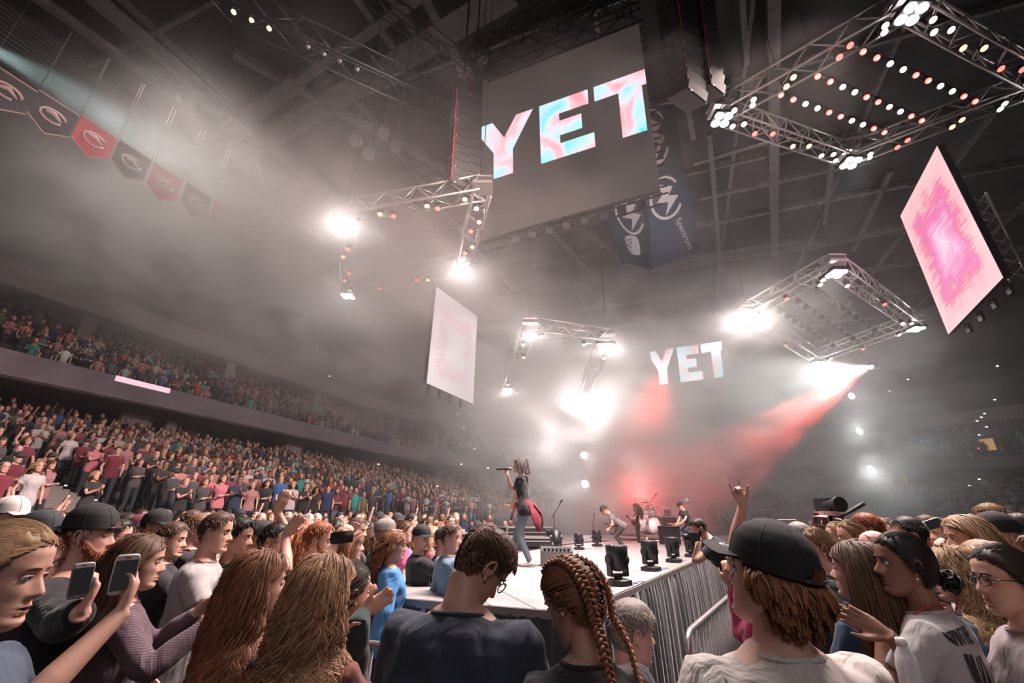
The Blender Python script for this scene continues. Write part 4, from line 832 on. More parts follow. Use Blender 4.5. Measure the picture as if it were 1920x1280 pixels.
def tubes(P, rad, sides=3):
    """P (n,k,3) strands -> verts and quads"""
    n, k, _ = P.shape; T = nz(np.gradient(P, axis=1)); up = np.array([.31, .27, .91]); X = nz(np.cross(T, up)); Y = np.cross(X, T); a = np.arange(sides)*2*math.pi/sides
    R = np.asarray(rad); R = np.broadcast_to(R, (n, k))
    V = P[:, :, None, :]+R[:, :, None, None]*(np.cos(a)[None, None, :, None]*X[:, :, None, :]+np.sin(a)[None, None, :, None]*Y[:, :, None, :])
    base = (np.arange(n)*k*sides)[:, None, None]; i = np.arange(k-1)[None, :, None]*sides; j = np.arange(sides)[None, None, :]; j2 = (j+1) % sides
    Q = np.stack([base+i+j, base+i+j2, base+i+sides+j2, base+i+sides+j], -1).reshape(-1, 4)
    return V.reshape(-1, 3), Q
def ribbons(P, rad, ctr, rs, jit=.5):
    n, k, _ = P.shape; T = nz(np.gradient(P, axis=1)); O = P-ctr; O = O-T*(O*T).sum(-1, keepdims=True); O = nz(O+rs.randn(n, 1, 3)*.02*jit); W_ = np.cross(T, O); R = np.broadcast_to(np.asarray(rad), (n, k))[..., None]
    V = np.stack([P-W_*R-O*R*.35, P+O*R*.25, P+W_*R-O*R*.35], 2).reshape(-1, 3); b = (np.arange(n)*k*3)[:, None]; i = np.arange(k-1)[None, :]*3
    Q = np.concatenate([np.stack([b+i+j, b+i+j+1, b+i+j+4, b+i+j+3], -1).reshape(-1, 4) for j in (0, 1)]); return V, Q
def scalp_points(n, style, rs, zmin=-.2, zmax=.2):
    th = rs.uniform(-math.pi, math.pi, n*8); z = rs.uniform(-.08, .119, n*8); ok = (z > np.maximum(hairline(th, style)+.004, zmin)) & (z < zmax); th, z = th[ok][:n], z[ok][:n]
    return head_surf(th, z, 0)
ELC = np.array([0, -.010, .012]); ELR = np.array([.079, .100, .114])
def sim_hair(n, L_, k, rs, Ah, style='f', wave=.008, wl=.11, clump=40, body=None, back=.35, part=0.0, spread=1.0, stiff=.72, zmin=-.2, tie=None, clk=.42, zmax=.2):
    """strands that fall over the head and shoulders; Ah = head axes (rows), gravity is world down; all in the head frame, returned there"""
    P0 = scalp_points(n, style, rs, zmin, zmax); n = len(P0); g = Ah@np.array([0, 0, -1.0]); c = P0-ELC
    side = np.sign(P0[:, 0]-part+rs.randn(n)*.006); bk = ss(.035, -.03, P0[:, 1])
    D = nz(c/ELR)*.14+np.stack([side*(.75-.68*bk), -back*(1+1.2*bk), np.full(n, -.05)], 1); D = nz(D); ds = L_/(k-1)*(rs.uniform(.8, 1.06, n)[:, None]); P = P0+nz(c)*.004; out = [P.copy()]
    off = .007+.011*rs.rand(n)*spread
    for i in range(k-1):
        D = nz(D*stiff+g*(1-stiff)*1.25+rs.randn(n, 3)*.015); P = P+D*ds
        q = (P-ELC)/(ELR+off[:, None]); r = np.linalg.norm(q, axis=1, keepdims=True); P = np.where(r < 1, ELC+(P-ELC)/r, P)
        f = (P[:, 1] > .012) & (P[:, 2] < .055) & (P[:, 2] > -.16); P[:, 0] = np.where(f, side*np.maximum(np.abs(P[:, 0]), .070+off*.6), P[:, 0]); P[:, 1] = np.where(f, .012+(P[:, 1]-.012)*.5, P[:, 1])
        if tie is not None:
            w_ = ss(0, tie[3], i/(k-1)); tgt = np.array(tie[:3]); 
            if i/(k-1) < tie[3]: P = P+(tgt-P)*(.35*w_)
        if body is not None:
            for (bc, br) in body:
                q = (P-bc)/(br+off[:, None]*.8); r = np.linalg.norm(q, axis=1, keepdims=True); P = np.where(r < 1, bc+(P-bc)/r, P)
        D = nz(P-out[-1]); out.append(P.copy())
    S = np.stack(out, 1); t = np.linspace(0, 1, k)
    cl = rs.randint(0, clump, n); ctr = np.array([S[cl == j].mean(0) if (cl == j).any() else S[0] for j in range(clump)])
    # clump by nearness of the roots instead of chance
    seeds = S[rs.choice(n, clump, replace=False)]; cl = np.argmin(((S[:, None, k//2]-seeds[None, :, k//2])**2).sum(-1), 1); ctr = seeds
    w_ = (ss(.25, .95, t)*clk)[None, :, None]; S = S*(1-w_)+ctr[cl]*w_
    ph = rs.rand(clump)*6.28; am = wave*(ss(.10, .42, t))[None, :, None]; arg = (t[None, :]*L_/wl*2*math.pi+ph[cl][:, None]+rs.randn(n, 1)*.25)
    S = S+am*np.stack([np.sin(arg), np.cos(arg*.9+1), .3*np.sin(arg*1.1)], -1); return S
def tone_for(n, k, sides, rs, tip=.35):
    a = rs.beta(1.1, 1.7, n)[:, None]*.95+np.linspace(0, tip, k)[None, :]; return np.repeat(a.reshape(-1), sides)
# ---- hands
def hand(mb, W_, d, pn, L=1.0, curl=.3, spread=.12, thumb=.6, side=1, mi=0, mode=None):
    """W_ wrist, d pointing direction, pn palm normal (palm faces pn), side +1 for a right hand"""
    d = nz(d); pn = nz(pn-d*(pn@d)); x = np.cross(d, pn)*side*-1; A = np.stack([x, d, pn])
    def g(p): return W_+(np.asarray(p, float)*L)@A
    # x axis points towards the thumb side
    ring = []
    for t, hw, th_, o in [(0, .024, .017, 0), (.03, .032, .016, 0), (.06, .040, .0145, .002), (.088, .041, .012, .003), (.098, .037, .009, .003)]:
        a = np.arange(12)*math.pi/6; ring.append(np.array([g((hw*math.cos(q)*abs(math.cos(q))**-.25*1.0 if abs(math.cos(q)) > .01 else 0, t, -o+th_*math.sin(q))) for q in a]))
    mb.loft(ring, mi)
    for i, (fx, L1, r) in enumerate([(.030, .078, .0088), (.010, .086, .0090), (-.010, .080, .0086), (-.029, .064, .0078)]):
        p = np.array([fx, .086, 0.0]); c = curl if not isinstance(curl, (list, tuple)) else curl[i]; sp = spread*(fx/.03); path = [p-np.array([0, .02, 0]), p]; ang = c*.5
        for q, fr in enumerate((.45, .31, .24)):
            p = p+L1*fr*np.array([math.sin(sp)*math.cos(ang), math.cos(sp)*math.cos(ang), math.sin(ang)]); path.append(p.copy()); ang += c*(1.0 if q == 0 else .75)
        mb.tube([g(q) for q in path], [r*L*1.05, r*L*1.1, r*L, r*L*.92, r*L*.72], 8, mi)
    p = np.array([.022, .018, .004]); path = [p]; an = thumb
    for q, ll in enumerate((.040, .034, .026)):
        p = p+ll*np.array([math.sin(an), math.cos(an), .25+.3*q*(1 if np.mean(curl) > .5 else .3)]); path.append(p.copy()); an -= .22
    mb.tube([g(q) for q in path], [.0145*L, .0125*L, .0105*L, .0078*L], 8, mi)
def remesh(mb, vox, smooth=2, fac=.5):
    me = mb.mesh('tmp', [], False); o = bpy.data.objects.new('tmp', me); COL.objects.link(o)
    m = o.modifiers.new('r', 'REMESH'); m.mode = 'VOXEL'; m.voxel_size = vox
    if smooth: s = o.modifiers.new('s', 'SMOOTH'); s.factor = fac; s.iterations = smooth
    dg = bpy.context.evaluated_depsgraph_get(); ev = o.evaluated_get(dg).to_mesh(); V = np.zeros(len(ev.vertices)*3, np.float32); ev.vertices.foreach_get('co', V)
    Q = np.zeros(len(ev.loops), np.int32); ev.loops.foreach_get('vertex_index', Q); o.evaluated_get(dg).to_mesh_clear(); bpy.data.objects.remove(o); bpy.data.meshes.remove(me)
    return V.reshape(-1, 3).astype(float), Q.reshape(-1, 4)
TOR_M = [(.78, .155, .085, -.098), (.88, .170, .095, -.115), (.95, .168, .10, -.108), (1.04, .150, .104, -.092), (1.12, .150, .108, -.090), (1.22, .164, .118, -.104), (1.31, .176, .122, -.118), (1.38, .180, .108, -.120), (1.425, .158, .082, -.108), (1.46, .105, .058, -.086), (1.49, .066, .050, -.066)]
TOR_F = [(.78, .160, .085, -.10), (.88, .176, .092, -.118), (.95, .168, .09, -.110), (1.04, .136, .082, -.084), (1.12, .128, .084, -.080), (1.22, .140, .112, -.092), (1.29, .150, .130, -.100), (1.37, .156, .098, -.106), (1.42, .140, .072, -.098), (1.455, .092, .052, -.078), (1.485, .056, .042, -.058)]
def ringxy(z, w_, f, b, n=20, e=.82):
    a = np.arange(n)*2*math.pi/n; s, c = np.sin(a), np.cos(a); return np.stack([w_*np.sign(s)*np.abs(s)**e, (f+b)/2+(f-b)/2*np.sign(c)*np.abs(c)**e, np.full(n, z)], 1)
def ik(S, T, l1, l2, hint):
    d = T-S; L_ = np.linalg.norm(d); L2 = min(L_, (l1+l2)*.995); d = d/(L_+1e-9); T = S+d*L2
    a = (l1*l1-l2*l2+L2*L2)/(2*L2); h = math.sqrt(max(l1*l1-a*a, 0)); hint = nz(hint-d*(hint@d)); return S+d*a+hint*h, T
def person(head, floor, az, label, sex='m', lean=0, ha=None, hp=0, hr=0, hs=1.0, skin='fair', hair='brown', style='short', hlen=.45, wave=.010, shirt=(.05, .05, .055), sleeve='short', trousers=(.03, .035, .05), lod=2,
           rh=None, lh=None, group=None, cap=None, glasses=None, beard=None, build=1.0, strands=None, legs=None, neckl=None, stripe=None, folds=1.0, name='person', lanyard=False, shoe=(.05, .05, .05), smax=1.09, smin=.92, collar=None, clump=46, mouth=0., hairpart=0., browtone=None, sleevelen=.55, fold=.012, wlen=.085, shirtname='shirt', cuts=None):
    """head = world position of the head's centre; az = azimuth the chest faces (0 away from the camera, 90 to the right); rh / lh = dict(t=wrist world or local, ...)"""
    head = np.asarray(head, float); azr = math.radians(az); har = math.radians(az if ha is None else ha); B = rz(azr); LN = rx(math.radians(lean)); TA = LN@B; HA = ry(math.radians(hr))@rx(math.radians(hp))@rz(har)
    # rows of TA / HA are the posed axes
    neck0 = np.array([0, -.012, 1.485]); hip = np.array([0, 0, .92]); hoff = np.array([0, .022, .148])*hs
    ho = hoff@(.5*HA+.5*TA) if True else hoff@HA
    def pose(p): p = np.asarray(p, float); return (p-hip)@TA+hip*[1, 1, 1]+0*p
    nk = pose(neck0)
    s = float(np.clip((head[2]-floor-ho[2])/nk[2], smin, smax)); root = head-ho-nk*s; root = np.array([root[0], root[1], head[2]-ho[2]-nk[2]*s])
    G = lambda p: root+pose(p)*s                       # rest torso point -> world
    vox = {3: .0085, 2: .013, 1: .02}[lod]; F_ = sex == 'f'; tor = TOR_F if F_ else TOR_M; shw = .152 if F_ else .178; bw_ = build
    rsd = np.random.RandomState(abs(hash(label)) % 99991 if False else (sum(ord(c)*(i+1) for i, c in enumerate(label)) % 99991))
    e = empty(name, (root[0], root[1], floor), label, 'person', group, 0)
    SK = skin_mat('skin_'+skin, SKIN[skin]); HM = hair_mat('hair_'+hair, *HAIR[hair])
    # arms
    arms = {}
    for nm, sd, h in (('r', 1, rh), ('l', -1, lh)):
        S = G((sd*shw*bw_**.5, -.01, 1.395)); h = dict(h or {}); l1, l2 = .285*s, .250*s
        if 'w' in h: T = np.asarray(h['w'], float)
        else: T = G(h.get('t', (sd*.24, .06, .90)))
        hint = np.asarray(h.get('e', (sd*.6, -.5, -.6)), float)@B if 'ew' not in h else np.asarray(h['ew'], float)
        E, T = ik(S, T, l1, l2, hint); arms[nm] = (S, E, T, h, sd)
    body = MB(); ra = .95 if F_ else 1.08; ra *= s*bw_**.4
    body.loft([G(r) if False else np.array([G(q) for q in r]) for r in [ringxy(z, w_*.93*bw_, f*.9, b*.9) for z, w_, f, b in tor[5:]]]+[])
    nk_top = head+np.array([0, -.022, -.055])*hs@HA
    nA = G((0, -.015, 1.41)); nB = G((0, -.018, 1.49)); nr_ = (.050 if F_ else .060)*hs
    body.tube([nA, nB, (nB+nk_top)/2, nk_top], [nr_*1.35*s**.5, nr_*1.08, nr_, nr_*.98], 16)
    for nm, (S, E, T, h, sd) in arms.items():
        inn = G((sd*.09, -.01, 1.395)); bare = sleeve != 'long' or lod == 1
        fd = nz(T-E); body.tube([inn, S, S*.5+E*.5, S*.12+E*.88, E, E*.7+T*.3, E*.3+T*.7, T, T+fd*.012], np.array([.044, .044, .043, .038, .037, .040, .031, .0255, .025])*ra, 12)
        dd = nz(np.asarray(h['d'], float)) if 'd' in h else fd; pn = np.asarray(h.get('pn', (-sd, 0, 0)), float)
        if h.get('loc', True): 
            if 'd' in h: dd = dd@B
            pn = pn@B
        if lod >= 2 or 'pn' in h: hand(body, T, dd, pn, 1.0*s**.5*(.92 if F_ else 1.02), h.get('curl', .35), h.get('spread', .1), h.get('thumb', .6), sd)
        else: body.sphere(T+dd*.05, (.035, .045, .035), 8, 6)
    V, Q = remesh(body, vox*.72 if lod > 1 else vox, 2 if lod > 1 else 1)
    # head
    nr, ns = {3: (58, 64), 2: (40, 44), 1: (24, 26)}[lod]; T_, Z_ = head_grid(nr, ns); HP = head_surf(T_, Z_, 1.0, .94 if F_ else 1.03).reshape(-1, 3)
    tw = (lambda p: head+np.asarray(p)*hs@HA)
    mb = MB(); mb.add(tw(HP), grid_faces(nr, ns), 0)
    lip_c = 1
    # lips as thin raised strips, eyes, ears
    if lod >= 1:
        for zc, hgt in ((-.0645, .0042), (-.0765-mouth*.01, .0052)):
            xs = np.linspace(-.023, .023, 9); L1 = []; 
            for x in xs:
                y = head_surf(np.arctan2(x, .08), np.array(zc), 1.0)[1]; L1.append((x, y-.0012, zc-abs(x)*.06))
            mb.tube(tw(np.array(L1)), np.array([.001]+[hgt*(1-abs(x)/.034) for x in xs[1:-1]]+[.001])*hs*.8, 6, 1)
        if mouth > 0: mb.sphere(tw((0, .083, -.071)), np.array([.013, .004, .006*mouth+.002])*hs, 8, 6, 3, HA)
        for sd in (-1, 1):
            mb.sphere(tw((sd*.0310, .0705, .001)), np.array([.0115, .0095, .0085])*hs, 12, 8, 2, HA); mb.sphere(tw((sd*.0305, .0785, .001)), np.array([.0052, .0022, .0050])*hs, 10, 6, 3, HA)
            lid = [(sd*.019, .0755, .001), (sd*.025, .0805, .0056), (sd*.031, .0812, .0070), (sd*.038, .0785, .0055), (sd*.0435, .0720, .001)]
            mb.tube(tw(np.array(lid)), np.array([.0008, .0015, .0018, .0015, .0008])*hs, 5, 3 if lod < 3 else 4)
            mb.tube(tw(np.array(lid)+[0, .0008, -.0008]), np.array([.0008, .0012, .0014, .0013, .0008])*hs, 4, 3)
            if style != 'bald': 
                br = [(sd*.012, .0862, .0195), (sd*.022, .0868, .0238), (sd*.034, .0825, .0250), (sd*.047, .0725, .0195)]
                mb.tube(tw(np.array(br)), np.array([.0022, .003, .0028, .0012])*hs, 5, 5)
            # ear: rim, lobe and bowl
            ec = np.array([sd*.0745, -.012, -.006]); t = np.linspace(-.6, 4.3, 13); ew = np.array([0, 1, 0.0]); 
            rim_ = [ec+np.array([sd*(.007+.004*math.sin(a)), .0145*math.cos(a)*1.0-.003, .0285*math.sin(a)+.003]) for a in t]
            mb.tube(tw(np.array(rim_)), np.array([.003]+[.0048]*11+[.004])*hs, 7, 0); mb.sphere(tw(ec+np.array([sd*.001, 0, 0])), np.array([.006, .0135, .026])*hs, 10, 8, 0, HA)
            mb.sphere(tw(ec+np.array([sd*.006, .006, -.026])), np.array([.005, .007, .009])*hs, 8, 6, 0, HA)
    hv = np.concatenate(mb.v); allv = np.concatenate([V, hv]); 
    faces = [tuple(q) for q in Q.tolist()]+[tuple(i+len(V) for i in f) for f in mb.f]; mi = [0]*len(Q)+mb.m
    me = bpy.data.meshes.new('body'); inv = np.array([root[0], root[1], floor]); me.from_pydata((allv-inv).tolist(), [], faces)
    BT = hair_mat('hair_'+hair, *HAIR[hair])
    for m_ in (SK, mat('lips_'+skin, tuple(np.array(SKIN[skin])*[.86, .55, .55]), .4), mat('eye_white', (.58, .54, .52), .3), mat('eye_dark', (.03, .02, .018), .2), SK, BT): me.materials.append(m_)
    me.polygons.foreach_set('material_index', mi); me.polygons.foreach_set('use_smooth', [True]*len(faces)); me.update()
    o = bpy.data.objects.new('body', me); COL.objects.link(o); o.parent = e
    # shirt
    if shirt is not None:
        g = MB(); inf = .013; hem = 0 if sleeve != 'vest' else 0
        rings = [np.array([G(q) for q in ringxy(z, w_*bw_+inf, f*(bw_ if z < 1.25 else 1)+inf, b*(bw_ if z < 1.25 else 1)-inf)]) for z, w_, f, b in tor[:-2]]
        zt, wt, ft, bt = tor[-2]; rings.append(np.array([G(q) for q in ringxy(zt+.008, wt*.86, ft*.98, bt-.004)])); g.loft(rings)
        for nm, (S, E, T, h, sd) in arms.items():
            inn = G((sd*.06, -.01, 1.385)); fd = nz(T-E); rs_ = ra
            g.sphere(G((sd*shw*bw_**.5*.97, -.01, 1.40)), np.array([.064, .066, .058])*rs_, 14, 10)
            if sleeve == 'long': g.tube([inn, S, S*.5+E*.5, E*.9+S*.1, E, E*.6+T*.4, T-fd*.01, T+fd*.003], np.array([.064, .070, .060, .054, .053, .052, .040, .036])*rs_, 12)
            elif sleeve in ('short', 'roll'):
                q = sleevelen if sleeve == 'short' else 1.05; En = S+(E-S)*min(q, 1); g.tube([inn, S, S*.55+En*.45, En], np.array([.064, .070, .065, .066])*rs_, 14)
        SV, SQ = remesh(g, vox, 3)
        if folds and lod >= 2:
            c = root+np.array([0, 0, 1.2*s]); q = (SV-root)/s; a = folds*.0045
            for fx, fy, fz, p in ((31, 13, 22, 0), (17, -24, 37, 1.3), (-43, 29, 14, 2.1), (60, 22, -38, .4)):
                n_ = nz(q-np.array([0, 0, 1])*q[:, 2:3]+1e-6); SV = SV+n_*(a*np.sin(q@np.array([fx, fy, fz])+p+1.5*np.sin(q[:, 2]*9+p)+2*np.sin(q[:, 0]*11))*.6)[:, None]
        SM = cloth('cloth_%02d%02d%02d%s' % (int(shirt[0]*99), int(shirt[1]*99), int(shirt[2]*99), 's' if stripe else ''), shirt, stripe=stripe, fold=fold)
        me = fastmesh(shirtname, SV-inv, SQ, [SM]); so = bpy.data.objects.new(shirtname, me); COL.objects.link(so); so.parent = e
        cr = MB(); rr = [G(q) for q in ringxy(zt+.010, wt*.80, ft*.90, bt-.002, 20)]; rr = np.array(rr+rr[:2]); cr.tube(rr, .007*s, 6, cap=False)
        co_ = cr.mesh('collar', [SM]); co_.transform(Matrix.Translation(-Vector(inv))); cb_ = bpy.data.objects.new('collar', co_); COL.objects.link(cb_); cb_.parent = so
        e['_'] = 0; del e['_']
    # trousers and shoes
    g = MB(); J = legs or {'r': [(.095, 0, .86), (.105, .015, .47), (.11, -.02, .075)], 'l': [(-.095, 0, .86), (-.105, .015, .47), (-.11, -.02, .075)]}
    za = (floor-root[2])/s+.075
    if not legs and abs(za-.075) > .01:
        L2_ = .86-za; kb = math.sqrt(max(.395**2-(L2_/2)**2, 0)) if L2_ < .79 else 0
        J = {'r': [(.095, 0, .86), (.13, kb, za+L2_/2), (.11, -.02, za)], 'l': [(-.095, 0, .86), (-.13, kb, za+L2_/2), (-.11, -.02, za)]}
    LG = lambda p: root+np.asarray(p, float)@B*s
    lo = [LG(np.array(q)) for q in ringxy(.84, .140, .072, -.085)]; hi = [G(q) for q in ringxy(.96, .145*bw_, .078*bw_, -.090*bw_)]; mdl = [(np.array(a)+np.array(b))/2*1 for a, b in zip(lo, hi)]
    g.loft([np.array([LG(q) for q in ringxy(.79, .10, .06, -.07)]), np.array(lo), np.array(mdl), np.array(hi)])
    sh = MB()
    for nm in ('r', 'l'):
        a, k_, f_ = [LG(p) for p in J[nm][:3]]; tr = s*(1.0 if not F_ else .98)*bw_**.5
        g.tube([a, a*.6+k_*.4, k_, k_*.55+f_*.45, f_], np.array([.080, .078, .060, .057, .048])*tr, 12)
        fo = nz(np.array(J[nm][3] if len(J[nm]) > 3 else (0, 1, 0), float))@B; up = np.array([0, 0, 1.0]) if len(J[nm]) < 5 else nz(J[nm][4])@B
        x = nz(np.cross(fo, up)); u = np.cross(x, fo); A = np.stack([x, fo, u]); pts = []
        for y, wd, hh in [(-.085, .028, .06), (-.06, .038, .085), (0, .042, .075), (.07, .047, .05), (.13, .045, .038), (.165, .028, .026)]:
            a_ = np.arange(12)*math.pi/6; pts.append(np.array([f_+(np.array([wd*math.cos(q), y, -.075+hh*.5+hh*.5*math.sin(q)])*s)@A for q in a_]))
        sh.loft(pts)
    PV, PQ = remesh(g, max(vox, .012), 2); TM = cloth('trouser_%02d%02d%02d' % tuple(int(c*99) for c in trousers), trousers, .8)
    po = bpy.data.objects.new('trousers', fastmesh('trousers', PV-inv, PQ, [TM])); COL.objects.link(po); po.parent = e
    sm_ = sh.mesh('shoes', [mat('shoe_%02d' % int(shoe[0]*99), shoe, .5)]); sm_.transform(Matrix.Translation(-Vector(inv))); q = bpy.data.objects.new('shoes', sm_); COL.objects.link(q); q.parent = e
    # hair
    bodyE = []
    for (c_, r_) in [((0, -.005, 1.335), (.215 if not F_ else .185, .150, .175)), ((0, .0, 1.12), (.165, .125, .25))]:
        bodyE.append(((G(c_)-head)@HA.T/hs, np.array(r_)*s/hs))
    hp_, hq_, ht_ = [], [], []; nof = 0
    def addh(V_, Q_, t_):
        nonlocal nof
        hp_.append(tw(V_)); hq_.append(np.asarray(Q_)+nof); ht_.append(t_); nof += len(V_)
    nsr = strands if strands is not None else {3: 1900, 2: 420, 1: 110}[lod]; hn = {'short': 'm', 'crop': 'm', 'recede': 'recede', 'balding': 'balding', 'curly': 'm'}.get(style, 'f')
    if style != 'bald':
        nr2, ns2 = {3: (40, 44), 2: (28, 30), 1: (18, 20)}[lod]; thick = {'short': .012, 'crop': .010, 'curly': .024, 'recede': .010, 'balding': .008}.get(style, .012)
        if cap: thick = min(thick, .009)
        if style in ('tied', 'bun', 'pony', 'braids'): thick = .010
        SHV = hair_shell(hn, thick, nr2, ns2, rsd.rand()*6, lift=.008 if style in ('short', 'curly') and not cap else 0)
        gf = grid_faces(nr2, ns2, False); addh(SHV, gf, np.repeat(.08+.08*rsd.rand(nr2), ns2)+.08*rsd.rand(nr2*ns2))
        if style in ('short', 'curly', 'crop', 'recede', 'balding'):
            n = nsr; R0 = scalp_points(n, hn, rsd, -.2); n = len(R0); nrm = nz((R0-ELC)/ELR); k = 4; L_ = {'short': .034, 'curly': .036, 'crop': .014, 'recede': .018, 'balding': .015}[style]
            comb = np.stack([np.where(R0[:, 0] > hairpart, .7, -.7), .25+0*R0[:, 0], -.45+0*R0[:, 0]], 1) if style == 'short' else rsd.randn(n, 3)*.5+[0, -.3, -.5]
            top = ss(.05, .1, R0[:, 2])[:, None]; comb = comb*(1-top)+np.array([.5*np.sign(hairpart or 1), .55, .05])*top
            if cap: ok = R0[:, 2] < .035; R0 = R0[ok]; nrm = nrm[ok]; comb = comb[ok]; n = len(R0)
            if n > 3:
                st0 = R0+nrm*(thick*.6); cb_t = comb+rsd.randn(n, 3)*.16; cb_t = nz(cb_t-nrm*(cb_t*nrm).sum(1, keepdims=True))+nrm*(.30 if style != 'curly' else .6); L_ = (L_*(.35+.65*ss(.0, .085, R0[:, 2])))[:, None] if style in ('short', 'curly') else L_; P = np.stack([st0+cb_t*(L_*t)-nrm*(L_*.22*t*t) for t in np.linspace(0, 1, k)], 1)
                if style == 'curly': P = P+np.stack([np.sin(np.arange(k)*2.2+rsd.rand(n)[:, None]*6), np.cos(np.arange(k)*2.0+rsd.rand(n)[:, None]*6), np.sin(np.arange(k)*1.7+rsd.rand(n)[:, None]*6)], -1)*.007
                a, b = tubes(P, np.linspace({3: .0024, 2: .0038, 1: .007}[lod], .0008, k)[None, :]*(1 if style != 'crop' else .6)); addh(a, b, tone_for(n, k, 3, rsd, .2))
        if style == 'long' or style == 'bob':
            k = max(7, int(hlen/{3: .018 if wave > .005 else .03, 2: .032, 1: .06}[lod])); S = sim_hair(nsr, hlen, k, rsd, HA, 'f', wave, wlen if wave > .006 else .3, min(clump, nsr//4), bodyE, .42, hairpart, zmin=-.09 if not cap else -.075, zmax=.2 if not cap else .028)
            r0 = {3: .0034*(1900/max(nsr, 300))**.6, 2: .0075, 1: .014}[lod]; C0 = np.array([0, -.01, 0])+(HA@np.array([0, 0, -1.0]))*np.linspace(0, hlen*.8, k)[:, None]; a, b = ribbons(S, (r0*np.linspace(1, .4, k)**.8)[None, :]*rsd.uniform(.6, 1.25, (len(S), 1)), C0, rsd); addh(a, b, tone_for(len(S), k, 3, rsd, .38 if wave > .004 else .1))
            S2 = sim_hair(nsr//6, hlen*.93, k, rsd, HA, 'f', wave, .14, min(clump, nsr//24), bodyE, .42, hairpart, spread=.1, zmin=-.09 if not cap else -.075, zmax=.2 if not cap else .028); a, b = ribbons(S2, (r0*3.0*np.linspace(1, .4, k))[None, :], C0, rsd); addh(a, b, tone_for(len(S2), k, 3, rsd, .0)*.5)
        if style in ('pony', 'bun', 'tied'):
            n = int(nsr*.8); R0 = scalp_points(n, 'f', rsd, -.2); n = len(R0); tie = np.array([0, -.122, .035]) if style == 'pony' else np.array([0, -.118, -.045]); k = 8; P = []
            for t in np.linspace(0, 1, k):
                q = R0*(1-t)+tie*t; d_ = (q-ELC)/(ELR+.008); r = np.linalg.norm(d_, axis=1, keepdims=True); q = np.where(r < 1.0, ELC+(q-ELC)/r, q); P.append(q)
            a, b = tubes(np.stack(P, 1), {3: .0028, 2: .0042, 1: .007}[lod]*np.ones((1, k))); addh(a, b, tone_for(n, k, 3, rsd, .05))
            if style == 'pony':
                m_ = nsr//2; k = 12; g_ = HA@np.array([0, 0, -1.0]); D = np.tile(nz(np.array([0, -1, .25])), (m_, 1))+rsd.randn(m_, 3)*.16; P = [tie+rsd.randn(m_, 3)*.008]
                for i in range(k-1): D = nz(D*.74+g_*.36); P.append(P[-1]+D*hlen/k)
                S = np.stack(P, 1); S = S+wave*np.sin(np.linspace(0, 9, k)+rsd.rand(m_, 1)*2)[..., None]*rsd.randn(m_, 1, 3)*.6
                a, b = tubes(S, ({3: .0030, 2: .005, 1: .009}[lod]*np.linspace(1, .4, k))[None, :]); addh(a, b, tone_for(m_, k, 3, rsd, .35))
            else:
                m_ = 34; t = np.linspace(0, 1, 12); S = []
                for i in range(m_):
                    c_ = tie+np.array([0, -.026, 0])+rsd.randn(3)*.010; a0 = rsd.rand()*6.28; ax = nz(rsd.randn(3)+[0, -1.5, 0]); x_, y_ = perp(ax); rr_ = .016+.016*rsd.rand(); S.append([c_+rr_*(math.cos(a0+q*5)*x_+math.sin(a0+q*5)*y_)+ax*.01*q for q in t])
                a, b = tubes(np.array(S), .0052*np.ones((1, 12)), 5); addh(a, b, tone_for(m_, 12, 5, rsd, .1))
        if style == 'braids':
            n = nsr//2; R0 = scalp_points(n, 'f', rsd, -.2); n = len(R0); k = 7; P = []
            sgn = np.where(R0[:, 0] > 0, 1, -1); tgt = np.stack([sgn*(.040+.02*ss(.0, .09, .09-R0[:, 2])), -.030-.95*(.105-R0[:, 2])*.75, np.clip(R0[:, 2]*.9-.01, -.06, .115)], 1)
            for t in np.linspace(0, 1, k):
                q = R0*(1-t)+tgt*t; d_ = (q-ELC)/(ELR+.010); r = np.linalg.norm(d_, axis=1, keepdims=True); q = ELC+(q-ELC)/r; P.append(q)
            a, b = tubes(np.stack(P, 1), .0024*np.ones((1, k))); addh(a, b, tone_for(n, k, 3, rsd, .1))
            g_ = HA@np.array([0, 0, -1.0])
            for sd in (-1, 1):
                ctl = [(.030, .050, .108), (.038, .01, .122), (.042, -.045, .112), (.052, -.088, .070), (.060, -.104, .015), (.058, -.100, -.04), (.050, -.085, -.085)]
                path = [np.array([sd*a_, b_, c_]) for a_, b_, c_ in ctl]; p = path[-1]; D = nz(np.array([sd*.35, -.5, -.8])); 
                for i in range(9):
                    D = nz(D*.72+g_*.4); p = p+D*.042
                    for (bc, br) in bodyE:
                        q = (p-bc)/(br+.012); r = np.linalg.norm(q)
                        if r < 1: p = bc+(p-bc)/r
                    path.append(p.copy())
                path = np.array(path); seg = np.r_[0, np.cumsum(np.linalg.norm(np.diff(path, axis=0), axis=1))]; m_ = 150; t = np.linspace(0, seg[-1], m_); C3 = np.stack([np.interp(t, seg, path[:, i]) for i in range(3)], 1)
                for _ in range(6): C3[1:-1] = (C3[:-2]+C3[1:-1]*2+C3[2:])/4
                TT = nz(np.gradient(C3, axis=0)); NN = nz(C3-ELC); NN = nz(NN-TT*(NN*TT).sum(1, keepdims=True)); BB = np.cross(TT, NN); env = np.interp(t/seg[-1], [0, .1, .45, .9, 1], [.6, 1.1, 1.0, .62, .15]); ph = t/.050*2*math.pi
